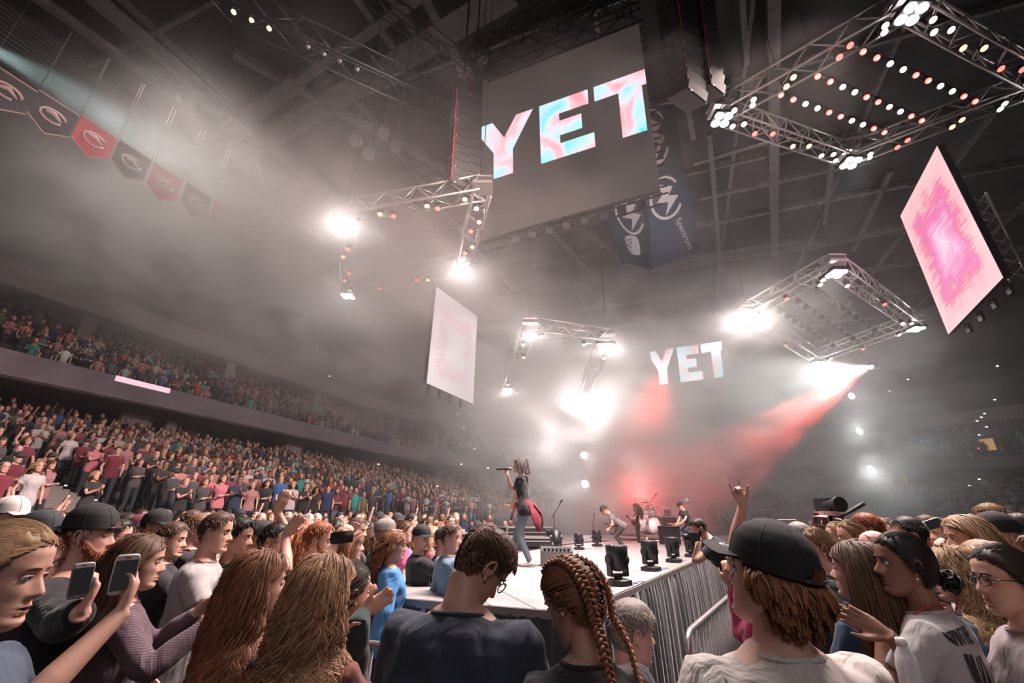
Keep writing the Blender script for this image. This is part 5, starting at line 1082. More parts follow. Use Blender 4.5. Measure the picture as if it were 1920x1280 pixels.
                for q in range(3):
                    pc = ph+q*2*math.pi/3; mid = C3+BB*(.0150*env*np.sin(pc))[:, None]+NN*(.0065*env*np.sin(2*pc))[:, None]+NN*.004
                    fine = [mid+BB*(.0042*math.cos(w_)*env)[:, None]+NN*(.0042*math.sin(w_)*env)[:, None] for w_ in np.linspace(0, 6.28, 7)[:-1]]
                    a, b = tubes(np.array([mid]+fine), (np.array([.0062]+[.0030]*6)[:, None]*env[None, :]), 6); addh(a, b, tone_for(7, m_, 6, rsd, .5))
                fz = C3[rsd.randint(20, m_-3, 60)]; D0 = rsd.randn(60, 3)*.6-HA@np.array([0, 0, .6]); P = np.stack([fz+D0*.028*t_ for t_ in (0, .5, 1)], 1); a, b = tubes(P, .0009*np.ones((1, 3))); addh(a, b, tone_for(60, 3, 3, rsd, .5))
        HV, HQ, HT = np.concatenate(hp_), np.concatenate(hq_), np.concatenate(ht_); ho_ = bpy.data.objects.new('hair', fastmesh('hair', HV-inv, HQ, [HM], tone=HT)); COL.objects.link(ho_); ho_.parent = e; ho_['kind'] = 'stuff'
    def child(mbx, nm, m, par=e, sm=True, lab=None, kind=None):
        x = mbx.mesh(nm, m, sm); x.transform(Matrix.Translation(-Vector(inv))); y = bpy.data.objects.new(nm, x); COL.objects.link(y); y.parent = par
        if lab: y['label'] = lab
        if kind: y['kind'] = kind
        return y
    if beard:
        T2, Z2 = head_grid(40, 44); P = head_surf(T2, Z2, 0); a = np.abs(T2); up = np.interp(a, [0, .25, .5, .9, 1.3, 1.6], [-.052, -.054, -.060, -.048, -.01, .02]); reg = ss(-.004, .014, up-Z2)*ss(1.62, 1.4, a)
        mo = np.exp(-(P[..., 0]/.022)**2-((Z2+.070)/.008)**2); n_ = nz((P-ELC)*[1, 1.1, .7]); P = P+n_*(-.006+reg*(1-mo)*(beard[1]+.006))[..., None]; g = MB(); g.add(tw(P.reshape(-1, 3)), grid_faces(40, 44))
        n = 500 if lod == 3 else 160; tt = rsd.uniform(-1.45, 1.45, n*3); z_ = rsd.uniform(-.122, .01, n*3); uu = np.interp(np.abs(tt), [0, .25, .5, .9, 1.3, 1.6], [-.052, -.054, -.060, -.048, -.01, .02]); R0 = head_surf(tt, z_, 0); ok = (z_ < uu-.004) & ~((np.abs(R0[:, 0]) < .022) & (np.abs(z_+.070) < .008)); R0 = R0[ok][:n]
        nn_ = nz(R0-ELC); P = np.stack([R0+nn_*beard[1]*.6+nz(nn_*.5+[0, 0, -.8]+rsd.randn(len(R0), 3)*.3)*beard[1]*1.3*t for t in (0, .5, 1)], 1); va, fa = tubes(P, .0014*np.ones((1, 3)))
        hv_ = np.concatenate([np.concatenate(g.v), tw(va)]); fq = np.concatenate([np.array([f for f in g.f if len(f) == 4]), fa+g.n]); tn = np.concatenate([np.full(g.n, .3), tone_for(len(R0), 3, 3, rsd, .3)])
        bo = bpy.data.objects.new('beard', fastmesh('beard', hv_-inv, fq, [hair_mat('hair_'+beard[0], *HAIR[beard[0]])], tone=tn)); COL.objects.link(bo); bo.parent = e; bo['kind'] = 'stuff'
    if cap:
        cc = cap['c']; CM = mat('cap_%02d%02d%02d' % tuple(int(x*99) for x in cc), cc, .85, bump=.001, bscale=300); rot = cap.get('rot', 0); tilt = cap.get('tilt', 0.); CA = rx(-tilt)@rz(math.radians(rot)); tc_ = lambda p: tw((np.asarray(p)-[0, -.01, .04])@CA+[0, -.01, .04])
        nr3, ns3 = 16, 32; zz = np.interp(np.linspace(0, 1, nr3), [0, .55, 1], [.032, .095, .121]); th = np.linspace(-math.pi, math.pi, ns3+1)[:-1]; T3, Z3 = np.meshgrid(th, zz); P = head_surf(T3, Z3, 0); n_ = nz((P-ELC)/ELR); lift = .016+.016*ss(.05, .12, Z3)
        P = P+n_*lift[..., None]; g = MB(); g.add(tc_(P.reshape(-1, 3)), grid_faces(nr3, ns3, False)+[tuple((nr3-1)*ns3+j for j in range(ns3))]); co_ = child(g, 'cap', [CM])
        g = MB(); a = np.linspace(-1.15, 1.15, 15); inn = []; out = []; tp = []
        for q in a:
            p0 = head_surf(np.array(q), np.array(.034), 0); p0 = p0+nz((p0-ELC)/ELR)*.014; ext = .078*math.cos(q*.82)**.6; inn.append(p0+[0, 0, .004]); out.append(p0+np.array([math.sin(q)*.010, ext, -.010-.012*(abs(q)**2)*.5+cap.get('brimup', 0)]))
        for dz in (0, .004): g.add(tc_(np.array([p+[0, 0, dz] for p in inn+out])), [(i, i+1, 15+i+1, 15+i) for i in range(14)])
        g.tube(tc_(np.array(out)+[0, 0, .002]), .003*hs, 5); child(g, 'brim', [CM], co_)
        g = MB(); g.sphere(tc_((0, -.01, .145)), .008, 8, 6)
        for q in range(6):
            aa = q*math.pi/3+.5; zs = np.linspace(.034, .121, 9); pp = head_surf(np.full(9, aa), zs, 0); pp = pp+nz((pp-ELC)/ELR)*(.0165+.016*ss(.05, .12, zs))[:, None]; g.tube(tc_(pp), .0014, 4)
        child(g, 'seam', [mat('cap_seam', tuple(min(1, x*1.6+.006) for x in cc), .8)], co_)
        if cap.get('strap'):
            g = MB(); aa = np.linspace(-.62, .62, 11)
            g.tube(tc_(np.array([head_surf(np.array(math.pi+q), np.array(.036), 0)*[1.16, 1.17, 1]+[0, 0, .0] for q in aa])), .006, 6); child(g, 'strap', [mat('strap', (.035, .032, .034), .5)], co_)
            g = MB(); low = np.array([head_surf(np.array(math.pi+q), np.array(.042), 0)*[1.19, 1.20, 1] for q in aa]); up_ = np.array([head_surf(np.array(math.pi+q*.75), np.array(.042+.036*math.cos(q/.62*1.45)), 0)*[1.19, 1.215, 1] for q in aa])
            g.add(tc_(np.concatenate([low, up_])), [(i, i+1, 11+i+1, 11+i) for i in range(10)]); child(g, 'strap_opening', [HM], co_)
        if cap.get('sticker'):
            g = MB(); aa = np.linspace(0, 6.28, 19)[:-1]; g.add(tc_(np.array([(.024*math.cos(q), .118+.022*math.sin(q), .0445+cap.get('brimup', 0)*.1) for q in aa])), [tuple(range(18))]); child(g, 'brim_sticker', [mat('sticker', (.55, .50, .48), .4)], co_)
            g = MB()
            for sx in (-1, 1): g.tube(tc_(np.array([(sx*.004+.010*sx*math.cos(q), .118+.011*math.sin(q), .0455+cap.get('brimup', 0)*.1) for q in np.linspace(-1.5, 1.5, 8)])), .0016, 4)
            child(g, 'sticker_emblem', [BLACKP], co_)
    if glasses is not None:
        g = MB(); zc = glasses.get('z', 0.); yo = glasses.get('y', 0.)
        for sd in (-1, 1):
            t = np.linspace(0, 2*math.pi, 17); g.tube(tw(np.array([(sd*.032+.023*math.cos(q), .092+yo-.006*abs(math.cos(q)*(1 if math.cos(q)*sd > 0 else 0)), .0+zc+.018*math.sin(q)) for q in t])), .0022*hs, 5, cap=False)
            g.tube(tw(np.array([(sd*.055, .086+yo, .006+zc), (sd*.078, .05+yo*.8, .008+zc), (sd*.081, -.01, .004+zc*.8), (sd*.079, -.03, -.006+zc*.6)])), .0022*hs, 5)
        g.tube(tw(np.array([(-.010, .094+yo, .004+zc), (0, .097+yo, .008+zc), (.010, .094+yo, .004+zc)])), .002*hs, 5); child(g, 'glasses', [mat('glasses_frame', (.012, .012, .014), .3)])
    if lanyard:
        g = MB(); P = [G((-.055, -.075, 1.47)), G((-.09, -.02, 1.48)), G((-.075, .075, 1.42)), G((-.045, .135, 1.30)), G((0, .145, 1.16)), G((.045, .135, 1.30)), G((.075, .075, 1.42)), G((.09, -.02, 1.48)), G((.055, -.075, 1.47)), G((-.055, -.075, 1.47))]
        g.tube(np.array(P), .009*s, 4, flat=.3); lo_ = child(g, 'lanyard', [mat('lanyard_red', (.48, .045, .05), .6)]); g = MB(); g.box(G((0, .152, 1.09)), (.09, .008, .12), 0, TA); child(g, 'badge', [mat('badge_white', (.6, .56, .55), .5)], lo_, False)
    return dict(root=e, G=G, head=head, HA=HA, TA=TA, s=s, inv=inv, arms=arms, tw=tw, child=child, shirt=so if shirt is not None else None)
# ================================================================== the people near the camera
def H(x, y, d): return at(x, y, d)
BLK = (.028, .026, .030); GRY = (.30, .28, .28); WHT = (.44, .42, .42); NAV = (.035, .042, .062); DEN = (.06, .10, .16)
def phone(c, up, nrm, label, col=(.55, .52, .52), L=.145, W_=.070):
    up = nz(up); nrm = nz(nrm-up*(nrm@up)); x = np.cross(up, nrm); e = empty('smartphone', c-up*L/2, label, 'phone'); a = np.linspace(0, 2*math.pi, 25)[:-1]
    pr = lambda k, o: np.array([c+x*(W_/2*k)*np.sign(math.cos(q))*abs(math.cos(q))**.28+up*(L/2*(1-(1-k)*W_/L))*np.sign(math.sin(q))*abs(math.sin(q))**.28+nrm*o for q in a])
    MB().loft([pr(.97, -.0045), pr(1, -.003), pr(1, .003), pr(.97, .0045)]).build('case', mat('phone_silver%d' % int(col[0]*99), col, .3, .5), e)
    MB().box(c+nrm*.0052, (W_*.88, L*.76, .0012), 0, (x, up, nrm)).build('screen', mat('phone_glass', (.016, .016, .02), .08, emit=(.06, .055, .06), es=.2), e, smooth=False)
    MB().lathe(c+nrm*.005-up*L*.435, [(.0065, 0), (.006, .0012), (.001, .0012)], 14, 0, (x, up, nrm)).build('home_button', mat('phone_button', (.35, .33, .33), .3), e)
    MB().box(c+nrm*.0052+up*L*.44, (.014, .0025, .001), 0, (x, up, nrm)).build('earpiece', BLACKP, e, smooth=False); return e
# bowed man in the navy T-shirt
p7 = person(H(905, 1062, 1.5), 0, 18, 'man with short dark hair bowing his head, seen from behind in a plain navy T-shirt', lean=8, ha=56, hp=44, hr=8, hair='brown', style='short', shirt=NAV, build=1.18, skin='light', lod=3, strands=2600, glasses=dict(), rh=dict(t=(.16, .30, 1.0)), lh=dict(t=(-.16, .30, 1.0)), hs=.98)
# girl with two braids
p8 = person(H(1072, 1126, 1.36), 0, -16, 'girl with two long brown braids looking down, in a black top', sex='f', lean=4, ha=-48, hp=26, hair='chestnut', style='braids', shirt=BLK, skin='light', lod=3, strands=2600, rh=dict(t=(.1, .3, 1.0)), lh=dict(t=(-.1, .3, 1.0)), hs=.95)
# long wavy blonde
p6_ = person(H(608, 1114, 1.58), 0, 22, 'woman with long wavy blonde hair seen from behind in a rust brown jumper', sex='f', ha=34, hp=-4, hair='gold', style='long', hlen=.56, wave=.021, shirt=(.17, .062, .05), sleeve='long', lod=3, strands=4200, hs=1.0, rh=dict(t=(.12, .34, 1.22)), lh=dict(t=(-.1, .34, 1.2)), clump=90)
p5_ = person(H(488, 1098, 1.75), 0, 40, 'woman with long reddish brown hair and a black top, left of the wavy blonde', sex='f', ha=52, hp=-6, hair='chestnut', style='long', hlen=.60, wave=.015, wlen=.11, shirt=BLK, sleeve='long', lod=3, strands=3600, rh=dict(t=(.12, .34, 1.22)), lh=dict(t=(-.1, .34, 1.2)), clump=80)
# clapping pair of hands in front of them
pg = person(H(655, 1112, 1.95), 0, 40, 'person hidden behind the wavy blonde, clapping with a dark green sleeve', sex='f', ha=45, hair='dark', style='tied', shirt=(.02, .04, .038), sleeve='long', lod=2, rh=dict(w=at(680, 1152, 1.85), d=(.75, .35, .55), loc=False, pn=(.4, -.9, .1), curl=.12), lh=dict(w=at(648, 1124, 2.0), d=(.8, .4, .4), loc=False, pn=(-.3, -.9, .2), curl=.2), smin=.85)
# striped woman with outstretched arm
p4_ = person(H(264, 1054, 2.15), 0, 48, 'woman with dark brown hair in a maroon striped shirt reaching her arm over the barrier', sex='f', ha=62, hair='brown', style='long', hlen=.42, wave=.003, shirt=(.075, .045, .055), stripe=((.15, .10, .12), 40), sleeve='long', lod=3, strands=1800, build=1.12, rh=dict(w=at(392, 1170, 2.0), e=(.3, -.6, -.7), curl=.35, pn=(0, 0, -1)), lh=dict(w=at(365, 1150, 2.3), curl=.2, pn=(.5, 0, -.6)))
MB().tube([at(390, 1157, 1.70)+0*q for q in (0,)]*2 if False else [p4_['arms']['r'][2]+p4_['TA'].T@np.array([0, 0, 0])+np.array([.030*math.cos(a)*.2, .02*math.cos(a), .033*math.sin(a)]) for a in np.linspace(0, 6.3, 15)], .003, 5).build('wristband', BLACKP, p4_['root'])
# bearded man with backward cap
p3_ = person(H(170, 1004, 2.2), 0, 62, 'smiling man with a ginger beard, black backward cap and black shirt', ha=70, hp=0, hair='brown', style='short', beard=('red', .020), cap=dict(c=(.014, .014, .016), rot=180, strap=True), shirt=(.02, .019, .022), sleeve='long', lod=3, strands=700, build=1.35, skin='pink', mouth=.8, rh=dict(w=at(150, 1150, 1.62), d=(.1, .2, .95), loc=False, pn=(-.7, -.6, 0), curl=[.8, .9, 1, 1], thumb=1.0, ew=(.2, 0, -1)), lh=dict(t=(-.2, .3, 1.0)), hs=1.03)
# woman at the left edge with the phone
p1_ = person(H(2, 1078, 1.12), 0, 72, 'fair-haired woman at the picture edge in a blue-grey T-shirt holding up a white phone', sex='f', ha=74, hp=4, hair='blonde', style='tied', shirt=(.065, .085, .125), lod=3, strands=3200, skin='fair', mouth=.5, rh=dict(w=at(226, 1150, 1.34), d=(.05, .15, .97), loc=False, pn=(-.85, -.45, .1), curl=[.75, .8, .85, .9], thumb=1.0, ew=(-.1, .3, -1)), lh=dict(t=(-.15, .35, 1.1)), smax=1.1)
toc = lambda p: CAMP-p
ph1 = p1_['arms']['r'][2]+(at(222, 1083, 1.34)-at(226, 1150, 1.34))+_f*.02; phone(ph1, nz(_u*.97+_r*.25), toc(ph1), 'white smartphone held up in the bare hand of the fair-haired woman', (.62, .56, .52), .128, .062)
ph2 = p3_['arms']['r'][2]+(at(152, 1088, 1.62)-at(150, 1150, 1.62)); phone(ph2, nz(_u*.97+_r*.22), toc(ph2), 'smaller-looking dark smartphone with a thin silver edge, held by a hand in a dark sleeve', (.50, .50, .52), .135, .064)
# older man by the skirt
p9_ = person(H(1186, 1186, 1.95), 0, 62, 'older grey-haired man in a blue shirt standing low against the stage skirt', ha=80, hp=4, hair='grey', style='short', shirt=(.02, .13, .30), lod=3, strands=2200, skin='pink', hs=1.0, smin=.9)
MB().tube(p9_['tw'](np.array([(.076, -.02, .01), (.08, -.035, -.03), (.06, -.05, -.09), (.05, -.06, -.13)])), .003, 5).build('earpiece_cable', mat('cable_clear', (.45, .42, .36), .4), p9_['root'])
# cap wearer in the white jacket
p10 = person(H(1442, 1084, 1.2), 0, -6, 'person in a black cap and cream white jacket seen from behind, copper hair below the cap', sex='m', ha=-36, hp=-15, hair='copper', style='bob', hlen=.055, wave=.004, cap=dict(c=(.016, .015, .016), rot=0, strap=True, sticker=True, brimup=.012), shirt=(.52, .47, .45), sleeve='long', lod=3, strands=2600, build=1.22, hs=1.03, rh=dict(t=(.2, .3, 1.0)), lh=dict(t=(-.2, .3, 1.05)), clump=70, fold=.018)
# seams of the jacket: yoke and centre pleat, following the cloth
def on_shirt(P, o, off=.003):
    from mathutils.bvhtree import BVHTree
    me = P['shirt'].data; bv = P.get('bvh')
    if bv is None: bv = BVHTree.FromPolygons([v.co+Vector(tuple(P['inv'])) for v in me.vertices], [tuple(p.vertices) for p in me.polygons]); P['bvh'] = bv
    p, n, i, d = bv.find_nearest(Vector(tuple(o))); return np.array(p)+np.array(n)*off, np.array(n)
def seam(P, pts, r=.0022, m=None, nm='seam'):
    Q = [P['G'](q) for q in pts]; t = np.linspace(0, 1, 26); a = np.linspace(0, 1, len(Q)); Q = np.stack([np.interp(t, a, np.array(Q)[:, i]) for i in range(3)], 1); L_ = [on_shirt(P, q, .0008)[0] for q in Q]
    g = MB().tube(np.array(L_), r, 5); return P['child'](g, nm, [m or mat('seam_dark', (.30, .26, .25), .9)], P['shirt'])  # seam tubes in a colour darker than the jacket
seam(p10, [(-.20, -.12, 1.31), (-.08, -.16, 1.325), (.08, -.16, 1.325), (.20, -.12, 1.31)]); seam(p10, [(.0, -.16, 1.325), (.0, -.15, .95)]); seam(p10, [(-.19, -.1, 1.46), (-.185, -.14, 1.36), (-.18, -.12, 1.26)]); seam(p10, [(.19, -.1, 1.46), (.185, -.14, 1.36), (.18, -.12, 1.26)])
# right hand group
p11 = person(H(1606, 1070, 2.0), 0, -22, 'woman with very long straight dark brown hair in a dark denim shirt', sex='f', ha=-38, hp=-4, hair='brown', style='long', hlen=.66, wave=.002, shirt=(.035, .062, .11), sleeve='long', lod=3, strands=3200, rh=dict(t=(.1, .3, 1.1)), lh=dict(t=(-.1, .3, 1.1)), clump=90)
p12 = person(H(1692, 1058, 1.85), 0, -40, 'woman with a black bun and white printed T-shirt clapping her hands', sex='f', lean=10, ha=-74, hp=-4, hair='black', style='bun', shirt=(.40, .385, .385), skin='brown', lod=3, strands=2600, lanyard=False, mouth=.5, rh=dict(w=at(1668, 1192, 1.66), d=(.05, .8, .35), pn=(-1, 0, .2), curl=.06, e=(.5, -.3, -1)), lh=dict(w=at(1655, 1182, 1.74), d=(.05, .8, .35), pn=(1, 0, .2), curl=.06, e=(-.5, -.3, -1)))
MB().tube(p12['G']((0, 0, 0))+0*np.zeros((2, 3)) if False else np.array([p12['G'](q)+[0, 0, .0] for q in [(.052, -.045, 1.487), (.078, 0, 1.470), (.06, .06, 1.44), (0, .10, 1.40), (-.06, .06, 1.44), (-.078, 0, 1.470), (-.052, -.045, 1.487), (0, -.088, 1.485), (.052, -.045, 1.487)]]), .009, 5, flat=.4).build('lanyard', mat('lanyard_red', (.48, .045, .05), .6), p12['root'])
MB().sphere(p12['tw']((-.083, -.006, -.045)), (.005, .005, .005), 8, 6).build('pearl_earring', mat('pearl', (.8, .75, .72), .2), p12['root'])
def print_text(P, txt, a, b, hgt, m, name='shirt_lettering', nrm_hint=None):
    """lettering laid on the shirt from rest-torso point a to b (baseline), hgt = letter height"""
    cu = bpy.data.curves.new(name, 'FONT'); cu.body = txt; cu.size = 1; cu.offset = .02; tmp = bpy.data.objects.new(name, cu); COL.objects.link(tmp); me = bpy.data.meshes.new_from_object(tmp.evaluated_get(bpy.context.evaluated_depsgraph_get())); bpy.data.objects.remove(tmp)
    co = np.array([v.co[:] for v in me.vertices]); co -= co.min(0); W_, H_ = co[:, 0].max(), co[:, 1].max(); A, B_ = P['G'](a), P['G'](b); d = B_-A; n_ = on_shirt(P, (A+B_)/2)[1]; up = nz(np.cross(n_, d)); up = up
    for v, c in zip(me.vertices, co): v.co = Vector(tuple(on_shirt(P, A+d*c[0]/W_+up*c[1]/H_*hgt, .0035)[0]-P['inv']))
    me.materials.clear(); me.materials.append(m); o = bpy.data.objects.new(name, me); COL.objects.link(o); o.parent = P['shirt']
INK = mat('print_black', (.02, .02, .022), .7); INKR = mat('print_red', (.50, .045, .045), .7)
print_text(p12, 'WINTER', (-.205, -.13, 1.375), (-.035, -.15, 1.375), .062, INK); print_text(p12, 'YETI', (-.055, -.15, 1.165), (.095, -.15, 1.165), .105, INK) if False else None
for k, (x0, w_) in enumerate([(-.045, .020), (-.015, .016), (.012, .010), (.035, .014), (.062, .016)]):
    g = MB(); pts = [(x0-.135, -.16, 1.335), (x0-.135+w_, -.16, 1.335), (x0-.135+w_*1.2, -.16, 1.22), (x0-.135+w_*.3, -.16, 1.22)]; g.add(np.array([on_shirt(p12, p12['G'](q), .0035)[0] for q in pts]), [(0, 1, 2, 3)]); p12['child'](g, 'shirt_print', [INK], p12['shirt'], False)
g = MB(); t = np.linspace(-1.9, 1.9, 22); inn = [on_shirt(p12, p12['G']((-.04+.055*math.sin(a)*-1, -.17, 1.09+.075*math.cos(a))), .0035)[0] for a in t]; out = [on_shirt(p12, p12['G']((-.04+.095*math.sin(a)*-1, -.17, 1.09+.115*math.cos(a))), .0035)[0] for a in t]
g.add(np.array(inn+out), [(i, i+1, 22+i+1, 22+i) for i in range(21)]); p12['child'](g, 'red_ring_print', [INKR], p12['shirt'], False)
p15 = person(H(1884, 1088, 1.7), 0, -60, 'woman with black glasses and slicked dark hair in a mauve grey shirt with a red lanyard', sex='f', ha=-80, hair='dark', style='bun', shirt=(.27, .22, .235), lod=3, strands=2200, glasses={}, skin='fair', lanyard=True, build=1.1)
p14 = person(H(1790, 1078, 2.2), 0, -35, 'woman with long curly honey blonde hair between the white T-shirt and the glasses wearer', sex='f', ha=-52, hair='blonde', style='long', hlen=.46, wave=.012, shirt=DEN, sleeve='long', lod=3, strands=2600, clump=60)
p18 = person(H(2010, 1060, 1.35), 0, -60, 'person cut by the picture edge in a white shirt beside the glasses wearer', sex='f', ha=-70, hair='blonde', style='long', hlen=.3, shirt=WHT, lod=2, sleeve='long', build=1.1)
MID = [  # x, y, depth, azimuth, head azimuth, label, options
 (14, 962, 2.9, 70, 80, 'man in a white cap at the far left end of the pit crowd', dict(cap=dict(c=(.5, .46, .44)), shirt=BLK, skin='pink')),
 (72, 992, 2.6, 70, 78, 'man in a black cap with a pale brim behind the bearded man', dict(cap=dict(c=(.03, .03, .035)), shirt=(.1, .1, .11), beard=('brown', .008))),
 (78, 1045, 1.95, 60, 70, 'red-haired man half hidden between the fair woman and the bearded man', dict(hair='red', shirt=(.06, .03, .03), build=1.1)),
 (112, 1002, 3.0, 60, 85, 'woman with dark tied-back hair behind the bearded man', dict(sex='f', hair='dark', style='tied', shirt=(.12, .05, .05), glasses={})),
 (220, 998, 3.3, 60, 75, 'man with glasses and short black hair left of the striped woman', dict(hair='black', glasses={}, shirt=BLK, lanyard=True)),
 (262, 986, 3.9, 60, 75, 'person in a maroon cap behind the dark-haired woman', dict(cap=dict(c=(.14, .03, .04)), shirt=(.06, .05, .05))),
 (292, 980, 3.5, 60, 80, 'dark man in a black cap behind the lanyard wearers', dict(cap=dict(c=(.02, .02, .02)), skin='tan', hair='black', shirt=BLK)),
 (323, 1004, 3.15, 62, 80, 'young man with wavy brown hair, black T-shirt and red lanyard clapping', dict(hair='brown', shirt=BLK, lanyard=True, rh=dict(t=(.03, .40, 1.28), pn=(-1, 0, 0), curl=.1), lh=dict(t=(-.05, .38, 1.25), pn=(1, 0, 0), curl=.1))),
 (372, 984, 3.7, 60, 82, 'fair-haired tall man in a black T-shirt with a red lanyard and cup', dict(hair='sandy', shirt=BLK, lanyard=True, rh=dict(t=(.05, .3, 1.2)))),
 (406, 990, 2.75, 70, 82, 'laughing young man in a grey T-shirt leaning on the barrier', dict(hair='brown', shirt=(.36, .34, .33), mouth=.7, lean=6, lanyard=True, rh=dict(t=(.18, .38, 1.08)), lh=dict(t=(-.1, .4, 1.06)))),
 (447, 1000, 3.0, 60, 85, 'man with dark curly hair and a black backpack', dict(hair='black', style='curly', shirt=BLK, skin='light')),
 (487, 1001, 3.6, 60, 80, 'bearded man in a black cap and red shirt', dict(cap=dict(c=(.02, .02, .022)), shirt=(.30, .03, .04), beard=('dark', .008), skin='light')),
 (515, 1008, 3.0, 65, 85, 'dark-haired man with glasses throwing both arms up', dict(hair='black', glasses={}, shirt=BLK, rh=dict(w=at(535, 1002, 3.0), d=(.4, .5, .8), curl=.1, pn=(-1, 0, 0), e=(.8, .3, -.6)), lh=dict(w=at(520, 960, 3.25), d=(.3, .3, 1), curl=.15, pn=(-1, 0, 0), e=(-.2, .5, -.4)))),
 (566, 1006, 3.2, 60, 60, 'woman with long ginger hair in a dark denim shirt', dict(sex='f', hair='red', style='long', hlen=.32, wave=.008, shirt=(.035, .055, .08), sleeve='long')),
 (598, 1006, 2.95, 60, 78, 'ginger bearded man in a white T-shirt holding up a dark phone', dict(hair='red', beard=('red', .012), shirt=(.5, .46, .46), build=1.15, lanyard=True, rh=dict(w=at(628, 1022, 2.8), d=(.2, .5, .8), pn=(-1, 0, 0), curl=.8), lh=dict(w=at(645, 1010, 3.3), d=(.2, .5, .8), pn=(1, 0, 0), curl=.6))),
 (658, 1012, 3.3, 60, 70, 'woman with long auburn hair and a pale top behind the black stage light', dict(sex='f', hair='chestnut', style='long', hlen=.34, wave=.006, shirt=(.45, .42, .42))),
 (670, 988, 4.3, 60, 95, 'brown-haired man with a moustache looking towards the stage', dict(hair='brown', shirt=(.1, .1, .11), beard=('brown', .006))),
 (706, 1000, 4.6, 60, 60, 'woman with brown hair beside the grey cap', dict(sex='f', hair='brown', style='long', hlen=.3, shirt=(.04, .10, .2), sleeve='long')),
 (722, 992, 4.2, 60, 70, 'man in a grey cap and dark jacket', dict(cap=dict(c=(.22, .19, .18)), hair='grey', shirt=(.05, .05, .055), sleeve='long', build=1.1)),
 (742, 1014, 3.75, 70, 88, 'woman with curly auburn hair in a bright blue shirt right by the stage edge', dict(sex='f', hair='chestnut', style='long', hlen=.22, wave=.014, shirt=(.06, .22, .48), sleeve='long', build=1.2, glasses={})),
 (760, 990, 5.2, 60, 80, 'woman in a hot pink T-shirt behind the blue shirt', dict(sex='f', hair='brown', style='tied', shirt=(.55, .09, .22))),
 (790, 1002, 4.6, 60, 120, 'person in a black cap and jacket filming with a phone', dict(cap=dict(c=(.02, .02, .02)), shirt=BLK, sleeve='long', rh=dict(t=(.08, .3, 1.45), curl=.8), lh=dict(t=(-.05, .3, 1.4), curl=.8))),
 (832, 1006, 4.7, 60, 85, 'boy in a black cap left of the denim shirt', dict(cap=dict(c=(.02, .02, .02)), shirt=(.08, .05, .05), skin='fair')),
 (846, 1000, 4.1, 60, 100, 'smiling man in a light denim shirt at the corner of the cases', dict(hair='brown', shirt=(.16, .23, .30), sleeve='long', mouth=.5, lean=-4)),
 (812, 998, 5.5, 60, 80, 'blond woman behind the filming person', dict(sex='f', hair='blonde', style='long', hlen=.25, shirt=(.3, .12, .1))),
 (770, 1000, 5.6, 60, 80, 'dark-haired woman between pink shirt and black cap', dict(sex='f', hair='dark', style='long', hlen=.3, shirt=(.4, .35, .35))),
 # right side
 (1534, 1018, 2.9, -60, -72, 'girl with a curly sandy ponytail in a dark grey T-shirt', dict(sex='f', hair='sandy', style='pony', hlen=.2, wave=.01, shirt=(.05, .06, .07), lod=3, strands=1400)),
 (1597, 1000, 3.2, -60, -75, 'woman with light brown hair tied back, beside the bald man', dict(sex='f', hair='sandy', style='tied', shirt=(.2, .18, .19))),
 (1572, 998, 3.8, -60, -72, 'fair woman with glasses behind the ponytail girl', dict(sex='f', hair='blonde', style='tied', glasses={}, shirt=WHT)),
 (1643, 1022, 2.75, -60, -76, 'bald man with sunglasses pushed up on his head and a grey T-shirt', dict(style='bald', hair='grey', shirt=(.17, .18, .20), skin='pink', glasses=dict(z=.075, y=-.035), lod=3, lean=6)),
 (1628, 986, 3.6, -60, -60, 'person with short ginger hair behind the bald man', dict(hair='red', style='curly', shirt=(.1, .1, .1))),
 (1706, 996, 3.0, -60, -60, 'man with a neat dark haircut behind the black bun', dict(hair='black', shirt=(.05, .05, .05), skin='light')),
 (1812, 1000, 2.35, -60, -76, 'older woman with a shoulder-length blonde bob and white top', dict(sex='f', hair='blonde', style='bob', hlen=.24, wave=.004, shirt=WHT, lod=3, strands=1600)),
 (1876, 998, 2.5, -60, -76, 'man in a plain black cap at the right side', dict(cap=dict(c=(.018, .018, .02)), hair='grey', style='crop', shirt=(.08, .08, .09), skin='pink', lod=3, strands=400)),
 (1862, 968, 3.6, -60, -70, 'person with sandy hair behind the black cap', dict(hair='sandy', style='curly', shirt=(.2, .1, .1))),
 (1920, 990, 3.0, -60, -70, 'dark-haired person at the right picture edge', dict(hair='dark', shirt=BLK)),
 (1850, 1052, 2.1, -60, -60, 'woman with fine fair hair between bob and glasses', dict(sex='f', hair='blonde', style='long', hlen=.25, shirt=(.3, .25, .25))),
 (1765, 992, 3.7, -60, -85, 'brown-haired young man raising his phone in the right crowd', dict(hair='sandy', shirt=(.4, .3, .3), rh=dict(w=at(1752, 990, 3.4), curl=.8), lh=dict(t=(-.1, .3, 1.4), curl=.8))),
 (1742, 985, 4.0, -60, -75, 'person in red behind the phone holder', dict(hair='brown', shirt=(.35, .06, .06))),
 (1395, 1046, 2.3, -60, -60, 'child in a hot pink long-sleeved top leaning on the right barrier', dict(sex='f', hair='blonde', style='long', hlen=.3, shirt=(.50, .055, .13), sleeve='long', lean=14, rh=dict(t=(.05, .36, 1.12), curl=.5), lh=dict(w=at(1374, 1102, 2.45), curl=.5))),
 (1500, 1000, 3.7, -50, -60, 'grey-haired person behind the ponytail girl', dict(hair='grey', shirt=(.12, .12, .12))),
 (1680, 992, 4.2, -60, -70, 'bald dark-shirted man in the middle distance', dict(style='crop', hair='dark', shirt=(.06, .05, .05), skin='tan')),
 (1655, 985, 4.6, -60, -70, 'woman in red top in the middle distance of the right crowd', dict(sex='f', hair='brown', style='long', hlen=.25, shirt=(.3, .08, .07)))]
PL = []
